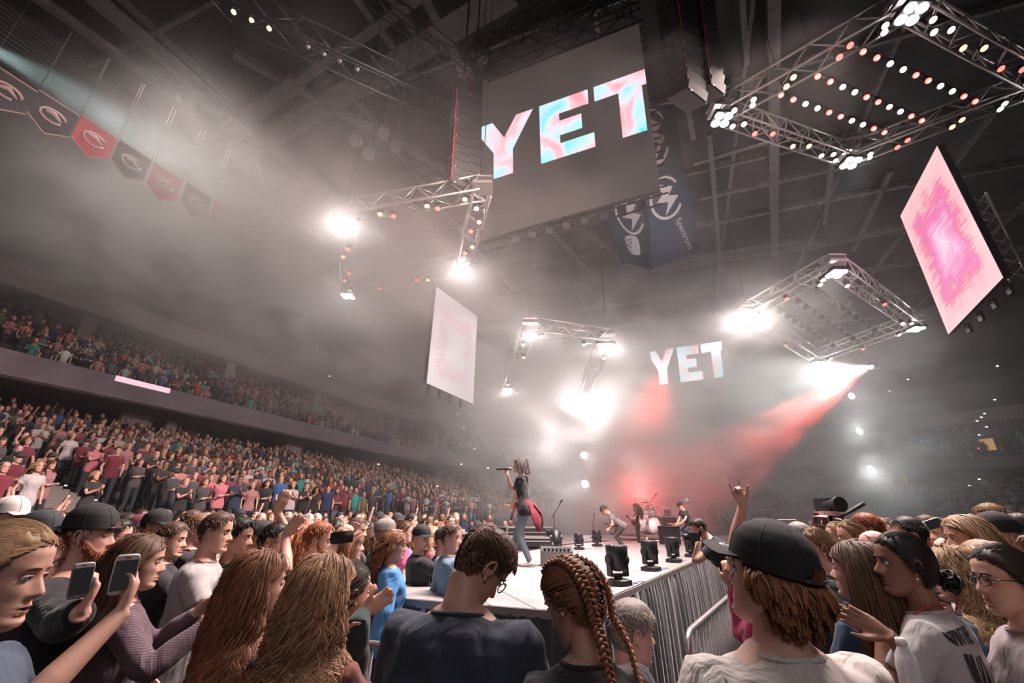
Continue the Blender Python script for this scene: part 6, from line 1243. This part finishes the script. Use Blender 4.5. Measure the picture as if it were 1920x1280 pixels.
for (x, y, d, az, ha, lab, kw) in MID:
    kw = dict(kw); kw.setdefault('lod', 2 if d < 4.4 else 1); kw.setdefault('hs', 1.0); PL.append(person(H(x, y+5+12/d, d*1.06), 0, az, lab, ha=ha, **kw))
# backpack of the curly-haired man
bp_ = PL[10]; G_ = bp_['G']; e = empty('backpack', G_((0, -.2, 1.0)), 'black backpack on the shoulders of the curly-haired man', 'backpack')
rings = [np.array([G_((w_*math.cos(a)*abs(math.cos(a))**-.4 if abs(math.cos(a)) > .05 else 0, -.20+dd*math.sin(a), z)) for a in np.linspace(0, 2*math.pi, 17)[:-1]]) for z, w_, dd in [(.98, .10, .05), (1.0, .14, .08), (1.15, .155, .10), (1.32, .145, .085), (1.42, .11, .06), (1.45, .05, .03)]]
MB().loft(rings).build('bag', cloth('bag_black', (.03, .03, .034), .7), e)
for s in (-1, 1): MB().tube([G_((s*.09, -.14, 1.42)), G_((s*.10, -.02, 1.475)), G_((s*.10, .12, 1.38)), G_((s*.11, .12, 1.2)), G_((s*.14, -.1, 1.05))], .018, 6, flat=.5).build('strap', MC['bag_black'], e)
phone(at(641, 1007, 2.72), nz(_r+_u*.1), nz(CAMP-at(641, 1007, 2.72))*-1, 'dark phone held sideways by the ginger bearded man', (.05, .05, .05)); phone(at(1750, 982, 3.35), nz(_r+_u*.3), nz(CAMP-at(1750, 982, 3.35)), 'small pale phone held up in the right crowd', (.5, .45, .45))
# camera operator with a big camera and microphone
co = person(H(1559, 974, 4.6), 0, -90, 'cameraman in a faded pink cap with a headset above the right crowd', ha=-88, cap=dict(c=(.36, .22, .20)), skin='brown', hair='black', shirt=(.25, .18, .18), lod=2, smax=1.12)
c = at(1551, 946, 4.4); e = empty('video_camera', c, 'professional video camera rising above the cameraman', 'camera')
MB().box(c, (.12, .22, .12)).lathe(c+np.array([-.02, -.16, 0]), [(.05, -.12), (.055, 0), (.07, .02), (.07, .06)], 14, 0, ((1, 0, 0), (0, 0, 1), (0, -1, 0))).build('camera_body', BLACKP, e, smooth=False)
MB().bar(c-ZA*.1, c-ZA*1.1, .02).build('pole', BLACKM, e); MB().bar(c-ZA*.12, c+np.array([.35, 0, -.18]), .008).build('arm', ALU, e)
c = at(1595, 958, 4.3); e = empty('shotgun_microphone', c, 'slanted black shotgun microphone on a thin arm beside the cameraman', 'microphone'); t = nz(_r*.85+_u*.5)
MB().tube([c-t*.13, c-t*.02, c+t*.02, c+t*.15], [.012, .014, .019, .019], 10).build('microphone', BLACKP, e); MB().bar(c-t*.1, c-t*.1-ZA*.35, .008).build('stand', BLACKM, e)
for (x, y, d, lab) in [(1475, 986, 5.6, 'white card sign held up behind the black cap')]:
    c = at(x, y, d); e = empty('card_sign', c, lab, 'sign'); MB().box(c, (.24, .01, .17), 0, (_r, -_f, _u)).build('card', mat('card_white', (.62, .54, .52), .7), e, smooth=False); MB().bar(c-ZA*.08, c-ZA*.5, .01).build('stick', galv, e)
# raised arm making a horn sign behind the cap wearer
pr_ = person(H(1432, 1016, 3.2), 0, -20, 'person hidden behind the black cap, one arm raised high with two fingers up', ha=-20, hair='brown', shirt=BLK, lod=3, strands=300, rh=dict(t=(.2, .2, 1.0)), lh=dict(w=at(1393, 946, 3.05), d=(-.25, .1, 1), loc=False, pn=(0, -1, 0), curl=[.1, 1.6, 1.6, .15], e=(-.3, .3, -.8)), smax=1.09, hs=.95)
rp = person(H(1400, 1000, 6), 0, -30, 'woman at the stage barrier right of the kneeling photographer', sex='f', ha=-40, hair='blonde', style='long', hlen=.25, shirt=(.4, .3, .3), lod=1)
# small orange phone
phone(at(1532, 972, 4.8), nz(_u), nz(CAMP-at(1532, 972, 4.8)), 'glowing red-cased phone held up behind the ponytail girl', (.6, .08, .05))
b_ = at(1705, 1262, 1.45); e = empty('water_bottle', b_-ZA*.08, 'clear plastic bottle with a white cap at the bottom of the picture, below the clapping hands', 'bottle')
MB().lathe(b_, [(.03, -.09), (.033, -.08), (.033, .02), (.028, .05), (.014, .075), (.014, .085)], 18).build('bottle', mat('bottle_plastic', (.55, .55, .56), .12), e); MB().lathe(b_, [(.016, .08), (.016, .1), (.005, .102)], 14).build('bottle_cap', mat('cap_white', (.7, .68, .68), .4), e)
# ------------------------------------------------------------------ performers
sg = dict(r=[(.10, 0, .86), (.10, .26, .56), (.12, .52, .22), (0, .75, .65), (0, -.6, .75)], l=[(-.09, 0, .86), (-.08, .02, .47), (-.08, -.14, .075), (.2, 1, 0), (0, 0, 1)])
sing = person(H(974, 871, 7.05), SZ, -72, 'female singer with grey-brown hair, black T-shirt and torn jeans striding on the stage with a microphone', sex='f', lean=8, ha=-78, hp=0, hair='silver', build=1.12, style='long', hlen=.20, wave=.006, shirt=(.022, .020, .024), trousers=(.13, .16, .185), skin='fair', lod=3, strands=1500, mouth=1.0, legs=dict(r=[(.09, 0, .86), (.10, .17, .50), (.10, .24, .13), (0, .85, .55), (0, -.55, .85)], l=[(-.09, 0, .86), (-.09, .06, .46), (-.09, -.12, .09), (.1, 1, -.1)]), shoe=(.75, .70, .70), smin=.85,
    lh=dict(w=at(958, 957, 6.85), d=(0, .8, .15), loc=True, pn=(1, 0, 0), curl=.25, e=(-.3, -.6, -.8)), rh=dict(w=at(952, 890, 7.1), d=(.1, .3, 1), pn=(-1, .2, 0), curl=1.25, e=(.2, .2, -1)))
mh = at(946, 879, 6.98); e = empty('microphone', mh, 'black wireless microphone held level at the singer\'s mouth', 'microphone'); t = nz(at(968, 876, 7.0)-at(932, 877, 7.15))
MB().tube([mh-t*.15, mh-t*.12, mh+t*.05, mh+t*.07], [.012, .014, .019, .024], 12).build('handle', BLACKP, e); MB().sphere(mh+t*.10, .027, 12, 8).build('head_grille', mat('grille_grey', (.22, .20, .20), .35, .7), e)
# checked shirt tied round her waist
Gs = sing['G']; s_ = sing['s']; red = cloth('check_red', (.20, .018, .035), stripe=((.05, .008, .015), 14)); g = MB()
g.loft([np.array([Gs(q) for q in ringxy(z, w_, f, b, 24)]) for z, w_, f, b in [(1.04, .150, .105, -.10), (1.0, .175, .12, -.13), (.94, .195, .125, -.16), (.90, .19, .10, -.15)]])
V_, Q_ = remesh(g, .012, 2); me = fastmesh('tied_shirt', V_-sing['inv'], Q_, [red]); ts = bpy.data.objects.new('tied_shirt', me); COL.objects.link(ts); ts.parent = sing['root']; ts['label'] = 'red checked shirt tied at the waist'
g = MB()
for (x0, x1, z0_, z1_, y0, y1) in [(-.05, -.17, .97, .50, -.16, -.22), (.08, .19, .97, .52, -.15, -.20), (-.02, .06, .95, .62, -.17, -.26)]:
    g.tube([Gs((x0, y0, z0_)), Gs((x0*.4+x1*.6, y1, (z0_+z1_)/2)), Gs((x1, y1-.02, z1_))], [.075, .095, .03], 10, flat=.25)
g.tube([Gs((.10, .12, .98)), Gs((.14, .17, .82)), Gs((.13, .19, .70))], [.035, .05, .02], 8, flat=.4); g.tube([Gs((-.08, .12, .98)), Gs((-.13, .20, .84)), Gs((-.15, .22, .74))], [.035, .05, .02], 8, flat=.4); g.sphere(Gs((.0, .13, .98)), .045*s_, 10, 8)
sing['child'](g, 'tied_sleeves', [red], ts)
g = MB(); g.sphere(sing['root'].location[:] if False else sing['inv']+np.array([.105, .06, .47])@rz(math.radians(-72))*s_, (.035, .03, .045), 12, 8); sing['child'](g, 'torn_knee', [MC['skin_fair']])
g = MB(); [g.box(on_shirt(sing, Gs((-.0, .2, z)), .004)[0], (w_, .006, .022), 0, sing['TA']) for z, w_ in ((1.28, .17), (1.245, .14))]; sing['child'](g, 'red_chest_print', [INKR], sing['shirt'], False)
gt = person(H(1133, 957, 12.4), SZ2, -70, 'guitarist in a cap bending far forward over his guitar in the red haze', lean=52, ha=-80, hp=45, cap=dict(c=(.05, .04, .04), rot=180), hair='brown', shirt=(.22, .18, .18), trousers=(.05, .05, .055), lod=2, smin=.8, smax=1.2, rh=dict(t=(.05, .28, 1.02), e=(.5, -.6, -.2)), lh=dict(t=(-.45, .30, 1.18), e=(-.4, -.2, -1)))
bs = person(H(1192, 951, 14.0), SZ2, -60, 'long-haired bassist standing in the red haze behind the guitarist', sex='f', ha=-60, hair='brown', style='long', hlen=.35, shirt=(.06, .02, .02), sleeve='vest', trousers=(.03, .02, .02), lod=2, smin=.6, smax=1.1, rh=dict(t=(.05, .26, 1.0), e=(.5, -.6, -.2)), lh=dict(t=(-.48, .22, 1.25), e=(-.4, -.2, -1)))
def guitar(P, label, col, bass=False):
    G = P['G']; c = G((.06, .20, 1.0)); nk = G((-.62 if not bass else -.72, .24, 1.28)); t = nz(nk-c); n_ = nz(P['TA'][1]-t*(P['TA'][1]@t)); x = np.cross(t, n_); A = (x, t, n_); s = P['s']; e = empty('guitar', c, label, 'guitar')
    a = np.linspace(0, 2*math.pi, 25)[:-1]; prof = [(.15+.035*math.cos(2*q)-.03*math.cos(q))*s for q in a]; o = [c+x*(r_*.95*math.sin(q))-t*(r_*1.35*math.cos(q)) for q, r_ in zip(a, prof)]
    MB().loft([np.array(o)-n_*.02, np.array(o)+n_*.025]).build('body', mat('guitar_'+str(int(col[0]*99)), col, .25), e, smooth=False)
    MB().beam(c+t*.1*s+n_*.03, nk, .045, .02).build('neck', mat('guitar_neck', (.25, .13, .07), .4), e, smooth=False); MB().beam(nk, nk+t*.16*s, .07, .02).build('headstock', BLACKP, e, smooth=False)
    MB().box(c+n_*.035+t*.02, (.08, .05, .015), 0, A).box(c+n_*.035-t*.08, (.09, .03, .02), 0, A).build('pickup_and_bridge', ALU, e, smooth=False)
    MB().tube([c+x*.1, G((.18, .08, 1.3)), G((.08, -.02, 1.5)), G((-.08, -.12, 1.42)), G((-.15, -.1, 1.2)), c-t*.2], .018, 5, flat=.3).build('strap', BLACKP, e)
guitar(gt, 'dark electric guitar held low by the bending guitarist', (.10, .05, .04)); guitar(bs, 'bass guitar of the long-haired bassist', (.30, .08, .06), True)
dm = person(H(1276, 948, 14.9), SZ2+.22, -110, 'drummer in a black T-shirt and cap hunched over the drum kit', ha=-100, hp=25, lean=24, cap=dict(c=(.02, .02, .02)), hair='dark', shirt=BLK, lod=2, smin=.85, smax=1.05, rh=dict(t=(.15, .42, 1.12), d=(0, 1, -.2), curl=1.2), lh=dict(t=(-.15, .45, 1.15), d=(0, 1, -.1), curl=1.2))
for nm, lab in (('r', 'drumstick in the right hand of the drummer'), ('l', 'drumstick in the left hand of the drummer')):
    T = dm['arms'][nm][2]; d_ = dm['TA'][1]+np.array([0, 0, .1]); setp(MB().tube([T+d_*.04, T+d_*.4], [.009, .006], 6).build('drumstick', mat('stick', (.5, .36, .22), .5)), lab, 'drumstick')
ph = person(H(1310, 992, 5.6), 0, -75, 'bearded photographer in a black T-shirt leaning on the right stage edge', lean=40, ha=-85, hp=20, hair='dark', beard=('dark', .010), shirt=BLK, lod=2, strands=500, smin=.85, rh=dict(w=at(1335, 1024, 5.5), curl=.5), lh=dict(w=at(1312, 1012, 5.5), curl=1.0))
c = at(1300, 1006, 5.45); e = empty('photo_camera', c, 'black photo camera in the hands of the leaning photographer', 'camera'); MB().box(c, (.14, .07, .10)).build('camera_body', BLACKP, e, smooth=False); MB().lathe(c, [(.035, .02), (.04, .12), (.035, .13)], 14, 0, (_u, _f, -_r)).build('camera_lens', BLACKM, e)
# ================================================================== the crowd: individuals copied from a few built people, then the far mass
SHC = {'white': (.50, .46, .46), 'pale grey': (.32, .30, .30), 'black': (.03, .028, .03), 'charcoal': (.07, .065, .07), 'maroon': (.16, .03, .045), 'red': (.38, .045, .05), 'pink': (.50, .16, .20), 'teal': (.03, .26, .25), 'blue': (.05, .12, .28), 'navy': (.03, .04, .09), 'turquoise': (.08, .42, .45), 'orange': (.50, .18, .05), 'olive': (.12, .12, .06), 'beige': (.38, .29, .23), 'dusty rose': (.34, .17, .17)}
SHN = ['black', 'black', 'black', 'charcoal', 'charcoal', 'white', 'white', 'pale grey', 'maroon', 'maroon', 'navy', 'navy', 'blue', 'pink', 'red', 'dusty rose', 'dusty rose', 'beige', 'olive', 'black', 'charcoal', 'maroon', 'black', 'charcoal', 'white', 'pale grey', 'black', 'navy', 'teal', 'black', 'black', 'charcoal', 'maroon', 'turquoise', 'dusty rose', 'charcoal', 'black']
cm_ = cloth('crowd_shirt_cloth', (.3, .3, .3)); nt = cm_.node_tree; oi = nt.nodes.new('ShaderNodeObjectInfo'); nt.links.new(oi.outputs['Color'], nt.nodes['Principled BSDF'].inputs['Base Color'])
TPL = []
PZ = {'arms hanging down': dict(), 'arms folded': dict(rh=dict(t=(-.10, .19, 1.16), curl=.4), lh=dict(t=(.10, .21, 1.12), curl=.4)), 'clapping hands': dict(rh=dict(t=(.02, .32, 1.28), curl=.1, pn=(-1, 0, 0), d=(0, .6, .8)), lh=dict(t=(-.03, .32, 1.28), curl=.1, pn=(1, 0, 0), d=(0, .6, .8))),
      'one arm raised': dict(rh=dict(t=(.25, .18, 1.86), curl=.15, pn=(0, 1, 0), e=(1, .2, 0)), lh=dict(t=(-.24, .1, .92))), 'holding a phone up': dict(rh=dict(t=(.05, .32, 1.50), curl=.9), lh=dict(t=(-.12, .2, 1.1)))}
def template(lab, **kw):
    r = person((0, -30-2*len(TPL), 1.625), 0, 0, lab, lod=1, strands=kw.pop('strands', 90), **kw); so = r['shirt']; so.data.materials.clear(); so.data.materials.append(cm_)
    for c in so.children: c.data.materials.clear(); c.data.materials.append(cm_)
    return r['root']
for i, (who, kw) in enumerate([('dark-haired man', dict(hair='dark')), ('woman with long brown hair', dict(sex='f', hair='brown', style='long', hlen=.36, wave=.004)), ('woman with long fair hair', dict(sex='f', hair='blonde', style='long', hlen=.34, wave=.006)), ('brown-haired man', dict(hair='brown')),
        ('woman with dark tied hair', dict(sex='f', hair='dark', style='tied')), ('man in a dark cap', dict(hair='dark', cap=dict(c=(.03, .03, .035)))), ('woman with auburn hair', dict(sex='f', hair='chestnut', style='bob', hlen=.24)), ('grey-haired man', dict(hair='grey', style='recede', skin='pink')),
        ('dark-skinned man', dict(hair='black', style='crop', skin='brown')), ('woman with black hair', dict(sex='f', hair='black', style='long', hlen=.3, skin='tan', strands=80))]):
    for pz in [list(PZ)[i % 5], list(PZ)[(i*2+1) % 5]]:
        TPL.append((who, pz, template('%s, %s' % (who, pz), **dict(kw), **PZ[pz])))
def copy_tree(o, parent=None):
    c = o.copy(); COL.objects.link(c); c.parent = parent
    for ch in o.children: copy_tree(ch, c)
    return c
used_t = set(); LABS = {}
rc = random.Random(5)
def kids(o):
    for c in o.children: yield c; yield from kids(c)
ROWN = ['front', 'second', 'third', 'fourth', 'fifth', 'sixth', 'seventh', 'eighth', 'ninth', 'tenth']
def place(p, az, where, s=1.0, col=None, force=None):
    i = rc.randrange(len(TPL)) if force is None else force
    if TPL[i][1] == 'one arm raised' and rc.random() < .8: i = (i+1) % len(TPL)
    who, pz, t = TPL[i]
    if i in used_t: r = copy_tree(t)
    else: r = t; used_t.add(i)
    r.location = tuple(p); r.rotation_euler = (0, 0, -math.radians(az)); r.scale = (s, s, s); c = col or rc.choice(SHN)
    lab = '%s in %s top, %s, %s' % (who, c, pz.replace('arms hanging down', 'arms down').replace('holding a phone up', 'phone raised').replace(' hands', ''), where)
    r['label'] = lab; r['category'] = 'person'; r['group'] = 'standing audience'; LABS.setdefault(lab, []).append(r)
    v = SHC[c]; k = rc.uniform(.8, 1.15)
    for q in kids(r): q.color = (v[0]*k, v[1]*k, v[2]*k, 1)
    return r
look = atz(985, 1050, SZ)
def azto(p): d = look-np.asarray(p); return math.degrees(math.atan2(d[0], d[1]))
taken = []
for o in list(bpy.data.objects):
    if o.parent is None and o.get('category') == 'person' and o.location.y > -20: taken.append((o.location.x, o.location.y))
def free(x, y, r): return all((x-a)**2+(y-b)**2 > r*r for a, b in taken)
C2D = [c[:2] for c in C_]
def instage(x, y, poly, m=.0):
    c = False; n = len(poly)
    for i in range(n):
        x1, y1 = poly[i][:2]; x2, y2 = poly[(i+1) % n][:2]
        if (y1 > y) != (y2 > y) and x < (x2-x1)*(y-y1)/(y2-y1)+x1: c = not c
    return c
cand = []
ST2 = [c[:2] for c in C2]
for k in range(9000):
    d = rc.uniform(3.0, 17); px_ = rc.uniform(-60, 1990); q = at(px_, 985, d); x, y = q[0], q[1]; p = np.array([x, y, 0.])
    u, v = p@UA, p@VA
    if v > V1-.6 or v < V2+1 or u > UB-1: continue
    if instage(x, y, C2D) or instage(x, y, ST2): continue
    # keep a gap round the stage
    if any(instage(x+a, y+b, C2D) for a in (-.6, .6) for b in (-.6, .6)): continue
    if any(instage(x+a, y+b, ST2) for a in (-.6, .6) for b in (-.6, .6)): continue
    if px_ < 900 and d < 3.4: continue
    if px_ >= 900 and d < 4.6: continue
    if 860 < px_ < 1440 and d < 15.5: continue
    if 1340 < px_ < 1480 and d < 12: continue
    if not free(x, y, .56): continue
    taken.append((x, y)); cand.append((d, p, px_))
cand.sort(key=lambda c: c[0])
pit = cand[:165]; rest_pit = [c[1] for c in cand[165:]]
for d, p, px_ in pit:
    where = '%s floor crowd %s stage' % ('nearest' if d < 6 else 'middle' if d < 10 else 'far', 'left of' if px_ < 900 else 'right of' if px_ > 1340 else 'behind')
    place(p, azto(p)+rc.uniform(-15, 15), where, rc.uniform(.93, 1.05))
# seats: rows of the lower stand
rows = []
for k in range(ROWS):
    s = 0.0
    while s < STOT:
        s += rc.uniform(.50, .66); 
        if min(abs(s-a) for a in AISV) < .85 or rc.random() < .06: continue
        p = bp(s, k*RD+.5, Z0+k*RH); X, Y, D = proj(p+ZA*1.2)
        if D < 2 or X < -160 or X > 2080 or Y > 1400: continue
        rows.append((D, p, k, s, X))
rows.sort(key=lambda r: r[0])
near = [r for r in rows if r[4] > -20 and r[4] < 1940][:85]; ids = {id(r) for r in near}
for D, p, k, s, X in near:
    a = min(range(len(AISV)), key=lambda i: abs(AISV[i]-s)); side = 'before' if s < AISV[a] else 'after'
    place(p, azto(p)+rc.uniform(-12, 12), '%s stand row %s %s aisle' % (ROWN[k] if k < 10 else 'upper', side, ORD[a]), rc.uniform(.92, 1.04))
for lab, rs in LABS.items():
    if len(rs) > 1:
        rs.sort(key=lambda r: proj(np.array(r.location[:])+ZA*1.2)[0])
        for i, r in enumerate(rs): r['label'] = lab+' (%s from left)' % ORD[i] if len(lab.split()) < 14 else ORD[i]+' '+lab
for o in COL.objects:
    l_ = o.get('label')
    if l_ and len(l_.split()) > 16: o['label'] = ' '.join(' '.join(w for w in l_.split() if w not in ('the', 'a', 'with')).replace(', phone raised', '').replace(', one arm raised', ', arm up').split()[:16])
for i, (who, pz, t) in enumerate(TPL):
    if i not in used_t:
        for q in list(kids(t)): bpy.data.objects.remove(q)
        bpy.data.objects.remove(t)
# the mass behind: every figure is small geometry, joined per block
def lowfig(pose, fem):
    g = MB(); sl = []
    def part(fn, c): n0 = g.n; fn(); sl.append((n0, g.n, c))
    part(lambda: g.sphere((0, .02, 1.63), (.078, .095, .115), 6, 4), 0)
    part(lambda: g.sphere((0, -.015, 1.665), (.090, .10, .105), 6, 4), 1)
    if fem: part(lambda: g.box((0, -.075, 1.50), (.17, .07, .28)), 1)
    part(lambda: g.loft([np.array([(w_*math.cos(a), d_*math.sin(a), z) for a in np.arange(6)*math.pi/3]) for z, w_, d_ in [(.85, .17, .11), (1.1, .14, .10), (1.36, .20, .12), (1.47, .09, .07)]]), 2)
    part(lambda: g.loft([np.array([(w_*math.cos(a), d_*math.sin(a), z) for a in np.arange(5)*math.pi/2.5]) for z, w_, d_ in [(0, .12, .09), (.88, .165, .105)]]), 3)
    for s in (-1, 1):
        S = np.array([s*.19, 0, 1.38])
        if pose == 0: E, W_ = S+[s*.05, -.04, -.28], S+[s*.04, .06, -.50]
        elif pose == 1: E, W_ = S+[s*.05, -.02, -.27], np.array([s*-.06, .2, 1.14])
        elif pose == 2: E, W_ = S+[s*.02, .06, -.26], np.array([s*.02, .30, 1.30])
        else: E, W_ = (S+[s*.12, .08, .22], S+[s*.06, .10, .48]) if s > 0 else (S+[s*.05, -.04, -.28], S+[s*.04, .1, -.45])
        part(lambda: g.tube([S, (S+E)/2], [.055, .052], 4), 2); part(lambda: g.tube([(S+E)/2, E, W_, W_+(W_-E)*.25], [.042, .038, .03, .03], 4), 0)
    V = np.concatenate(g.v); cl = np.zeros(len(V), int)
    for a, b, c in sl: cl[a:b] = c
    T = []
    for f in g.f:
        for i in range(1, len(f)-1): T.append((f[0], f[i], f[i+1]))
    return V, np.array(T), cl
FIG = [lowfig(p, f) for p in (0, 1, 2, 0, 1, 0, 2, 1, 0, 3) for f in (0, 1)]
m = bpy.data.materials.new('crowd_mass'); m.use_nodes = True; b = m.node_tree.nodes['Principled BSDF']; a = m.node_tree.nodes.new('ShaderNodeAttribute'); a.attribute_name = 'Col'; m.node_tree.links.new(a.outputs['Color'], b.inputs['Base Color']); b.inputs['Roughness'].default_value = .8
SKN = [SKIN[k] for k in ('fair', 'light', 'fair', 'pink', 'tan', 'brown', 'light')]; HRN = [HAIR[k][1] for k in HAIR]+[HAIR['dark'][1], HAIR['brown'][1]]
def mass(points, name, label):
    if not points: return
    VV, TT, CC = [], [], []; n = 0
    for p in points:
        V, T, cl = FIG[rc.randrange(len(FIG))]; A = rz(math.radians(azto(p)+rc.uniform(-20, 20))); s = rc.uniform(.9, 1.06); sc_ = SHC[rc.choice(SHN)]; k = rc.uniform(.75, 1.15)
        c = np.array([rc.choice(SKN), rc.choice(HRN), tuple(x*k for x in sc_), rc.choice([(.03, .04, .07), (.02, .02, .022), (.08, .09, .12), (.12, .10, .09)])])
        VV.append(V*s@A+p); TT.append(T+n); CC.append(c[cl]); n += len(V)
    C = np.concatenate(CC); me = fastmesh(name, np.concatenate(VV), np.concatenate(TT), [m], col=np.concatenate([C, np.ones((len(C), 1))], 1)); o = bpy.data.objects.new(name, me); COL.objects.link(o); setp(o, label, kind='stuff')
mass(rest_pit, 'crowd', 'far floor crowd behind the back stage')
low = [r[1] for r in rows if id(r) not in ids]
mass([p for p in low if proj(p)[0] < 1000], 'crowd', 'packed standing crowd filling the left lower stand'); mass([p for p in low if proj(p)[0] >= 1000], 'crowd', 'dim crowd in the far and right lower stand')
up = []
for k in range(UR):
    s = 0.0
    while s < STOT:
        s += rc.uniform(.5, .75)
        if min(abs(s-a) for a in AISV) < .8 or rc.random() < .14: continue
        p = bp(s, UP0+.2+(k+.4)*UD, UPZ+k*UH-.35); X, Y, D = proj(p+ZA)
        if D > 2 and -160 < X < 2080: up.append(p)
mass(up, 'crowd', 'crowd on the upper balcony behind the pale fascia')
cs_ = []
for s in np.arange(0, STOT, .8):
    if rc.random() < .5 and min(abs(s-a) for a in AISV) > 1:
        p = bp(s, BW+rc.uniform(.8, 2.5), TOPZ); X, Y, D = proj(p)
        if D > 2 and -100 < X < 2000: cs_.append(p)
mass(cs_, 'crowd', 'people standing along the concourse above the blue ledge')
# tiny lights: phones and aisle markers over the stands
for k, s in enumerate(AISV):
    e = empty('aisle_marker_lights', bp(s, 0, Z0), 'short column of tiny white marker lights on the stair edge beside the %s aisle' % ORD[min(k, 11)], 'marker lights', 'aisle marker lights'); g = MB()
    for j in range(0, ROWS, 2): g.box(bp(s+.7, j*RD+.1, Z0+j*RH+.12), (.05, .05, .03))
    o = g.build('marker_light', M_TINY, e, smooth=False); o['kind'] = 'stuff'
ORD2 = ORD+['%dth' % k for k in range(13, 40)]; cnt_ = {}
for j, (x, y, col) in enumerate([(1870, 686, 0), (1702, 711, 0), (1668, 733, 0), (1865, 749, 0), (1846, 775, 0), (1840, 782, 0), (1832, 789, 0), (1850, 800, 0), (1836, 815, 0), (1728, 827, 1), (1740, 825, 1), (1835, 840, 2), (1665, 828, 0), (1660, 840, 0), (1836, 898, 0), (1818, 910, 0), (1802, 923, 0), (1722, 933, 1), (1750, 930, 2), (1783, 936, 0),
        (18, 577, 0), (188, 620, 0), (30, 610, 0), (36, 620, 0), (340, 708, 0), (325, 726, 0), (323, 831, 0), (392, 893, 0), (8, 895, 0), (30, 923, 0), (618, 705, 0), (858, 776, 0), (870, 800, 0), (890, 841, 0), (865, 870, 0), (820, 911, 0), (915, 877, 0), (710, 870, 0), (560, 870, 0), (1400, 815, 0), (1310, 905, 0)]):
    P = at(x, y, 28 if x < 900 else 44); sz = .05 if x < 900 else .09
    o = MB().sphere(P, (sz*1.4, sz, sz*.7), 8, 5).build('phone_light', (M_TINY, M_TB, M_TR2)[col]); kk = (col, x < 900); cnt_[kk] = cnt_.get(kk, 0)+1; setp(o, '%s speck of light among the dim seats of the %s stand, %s counted' % (('white', 'blue', 'red')[col], 'left' if x < 900 else 'right', ORD2[cnt_[kk]-1]), 'light', '%s light specks in the stands' % ('white', 'blue', 'red')[col])
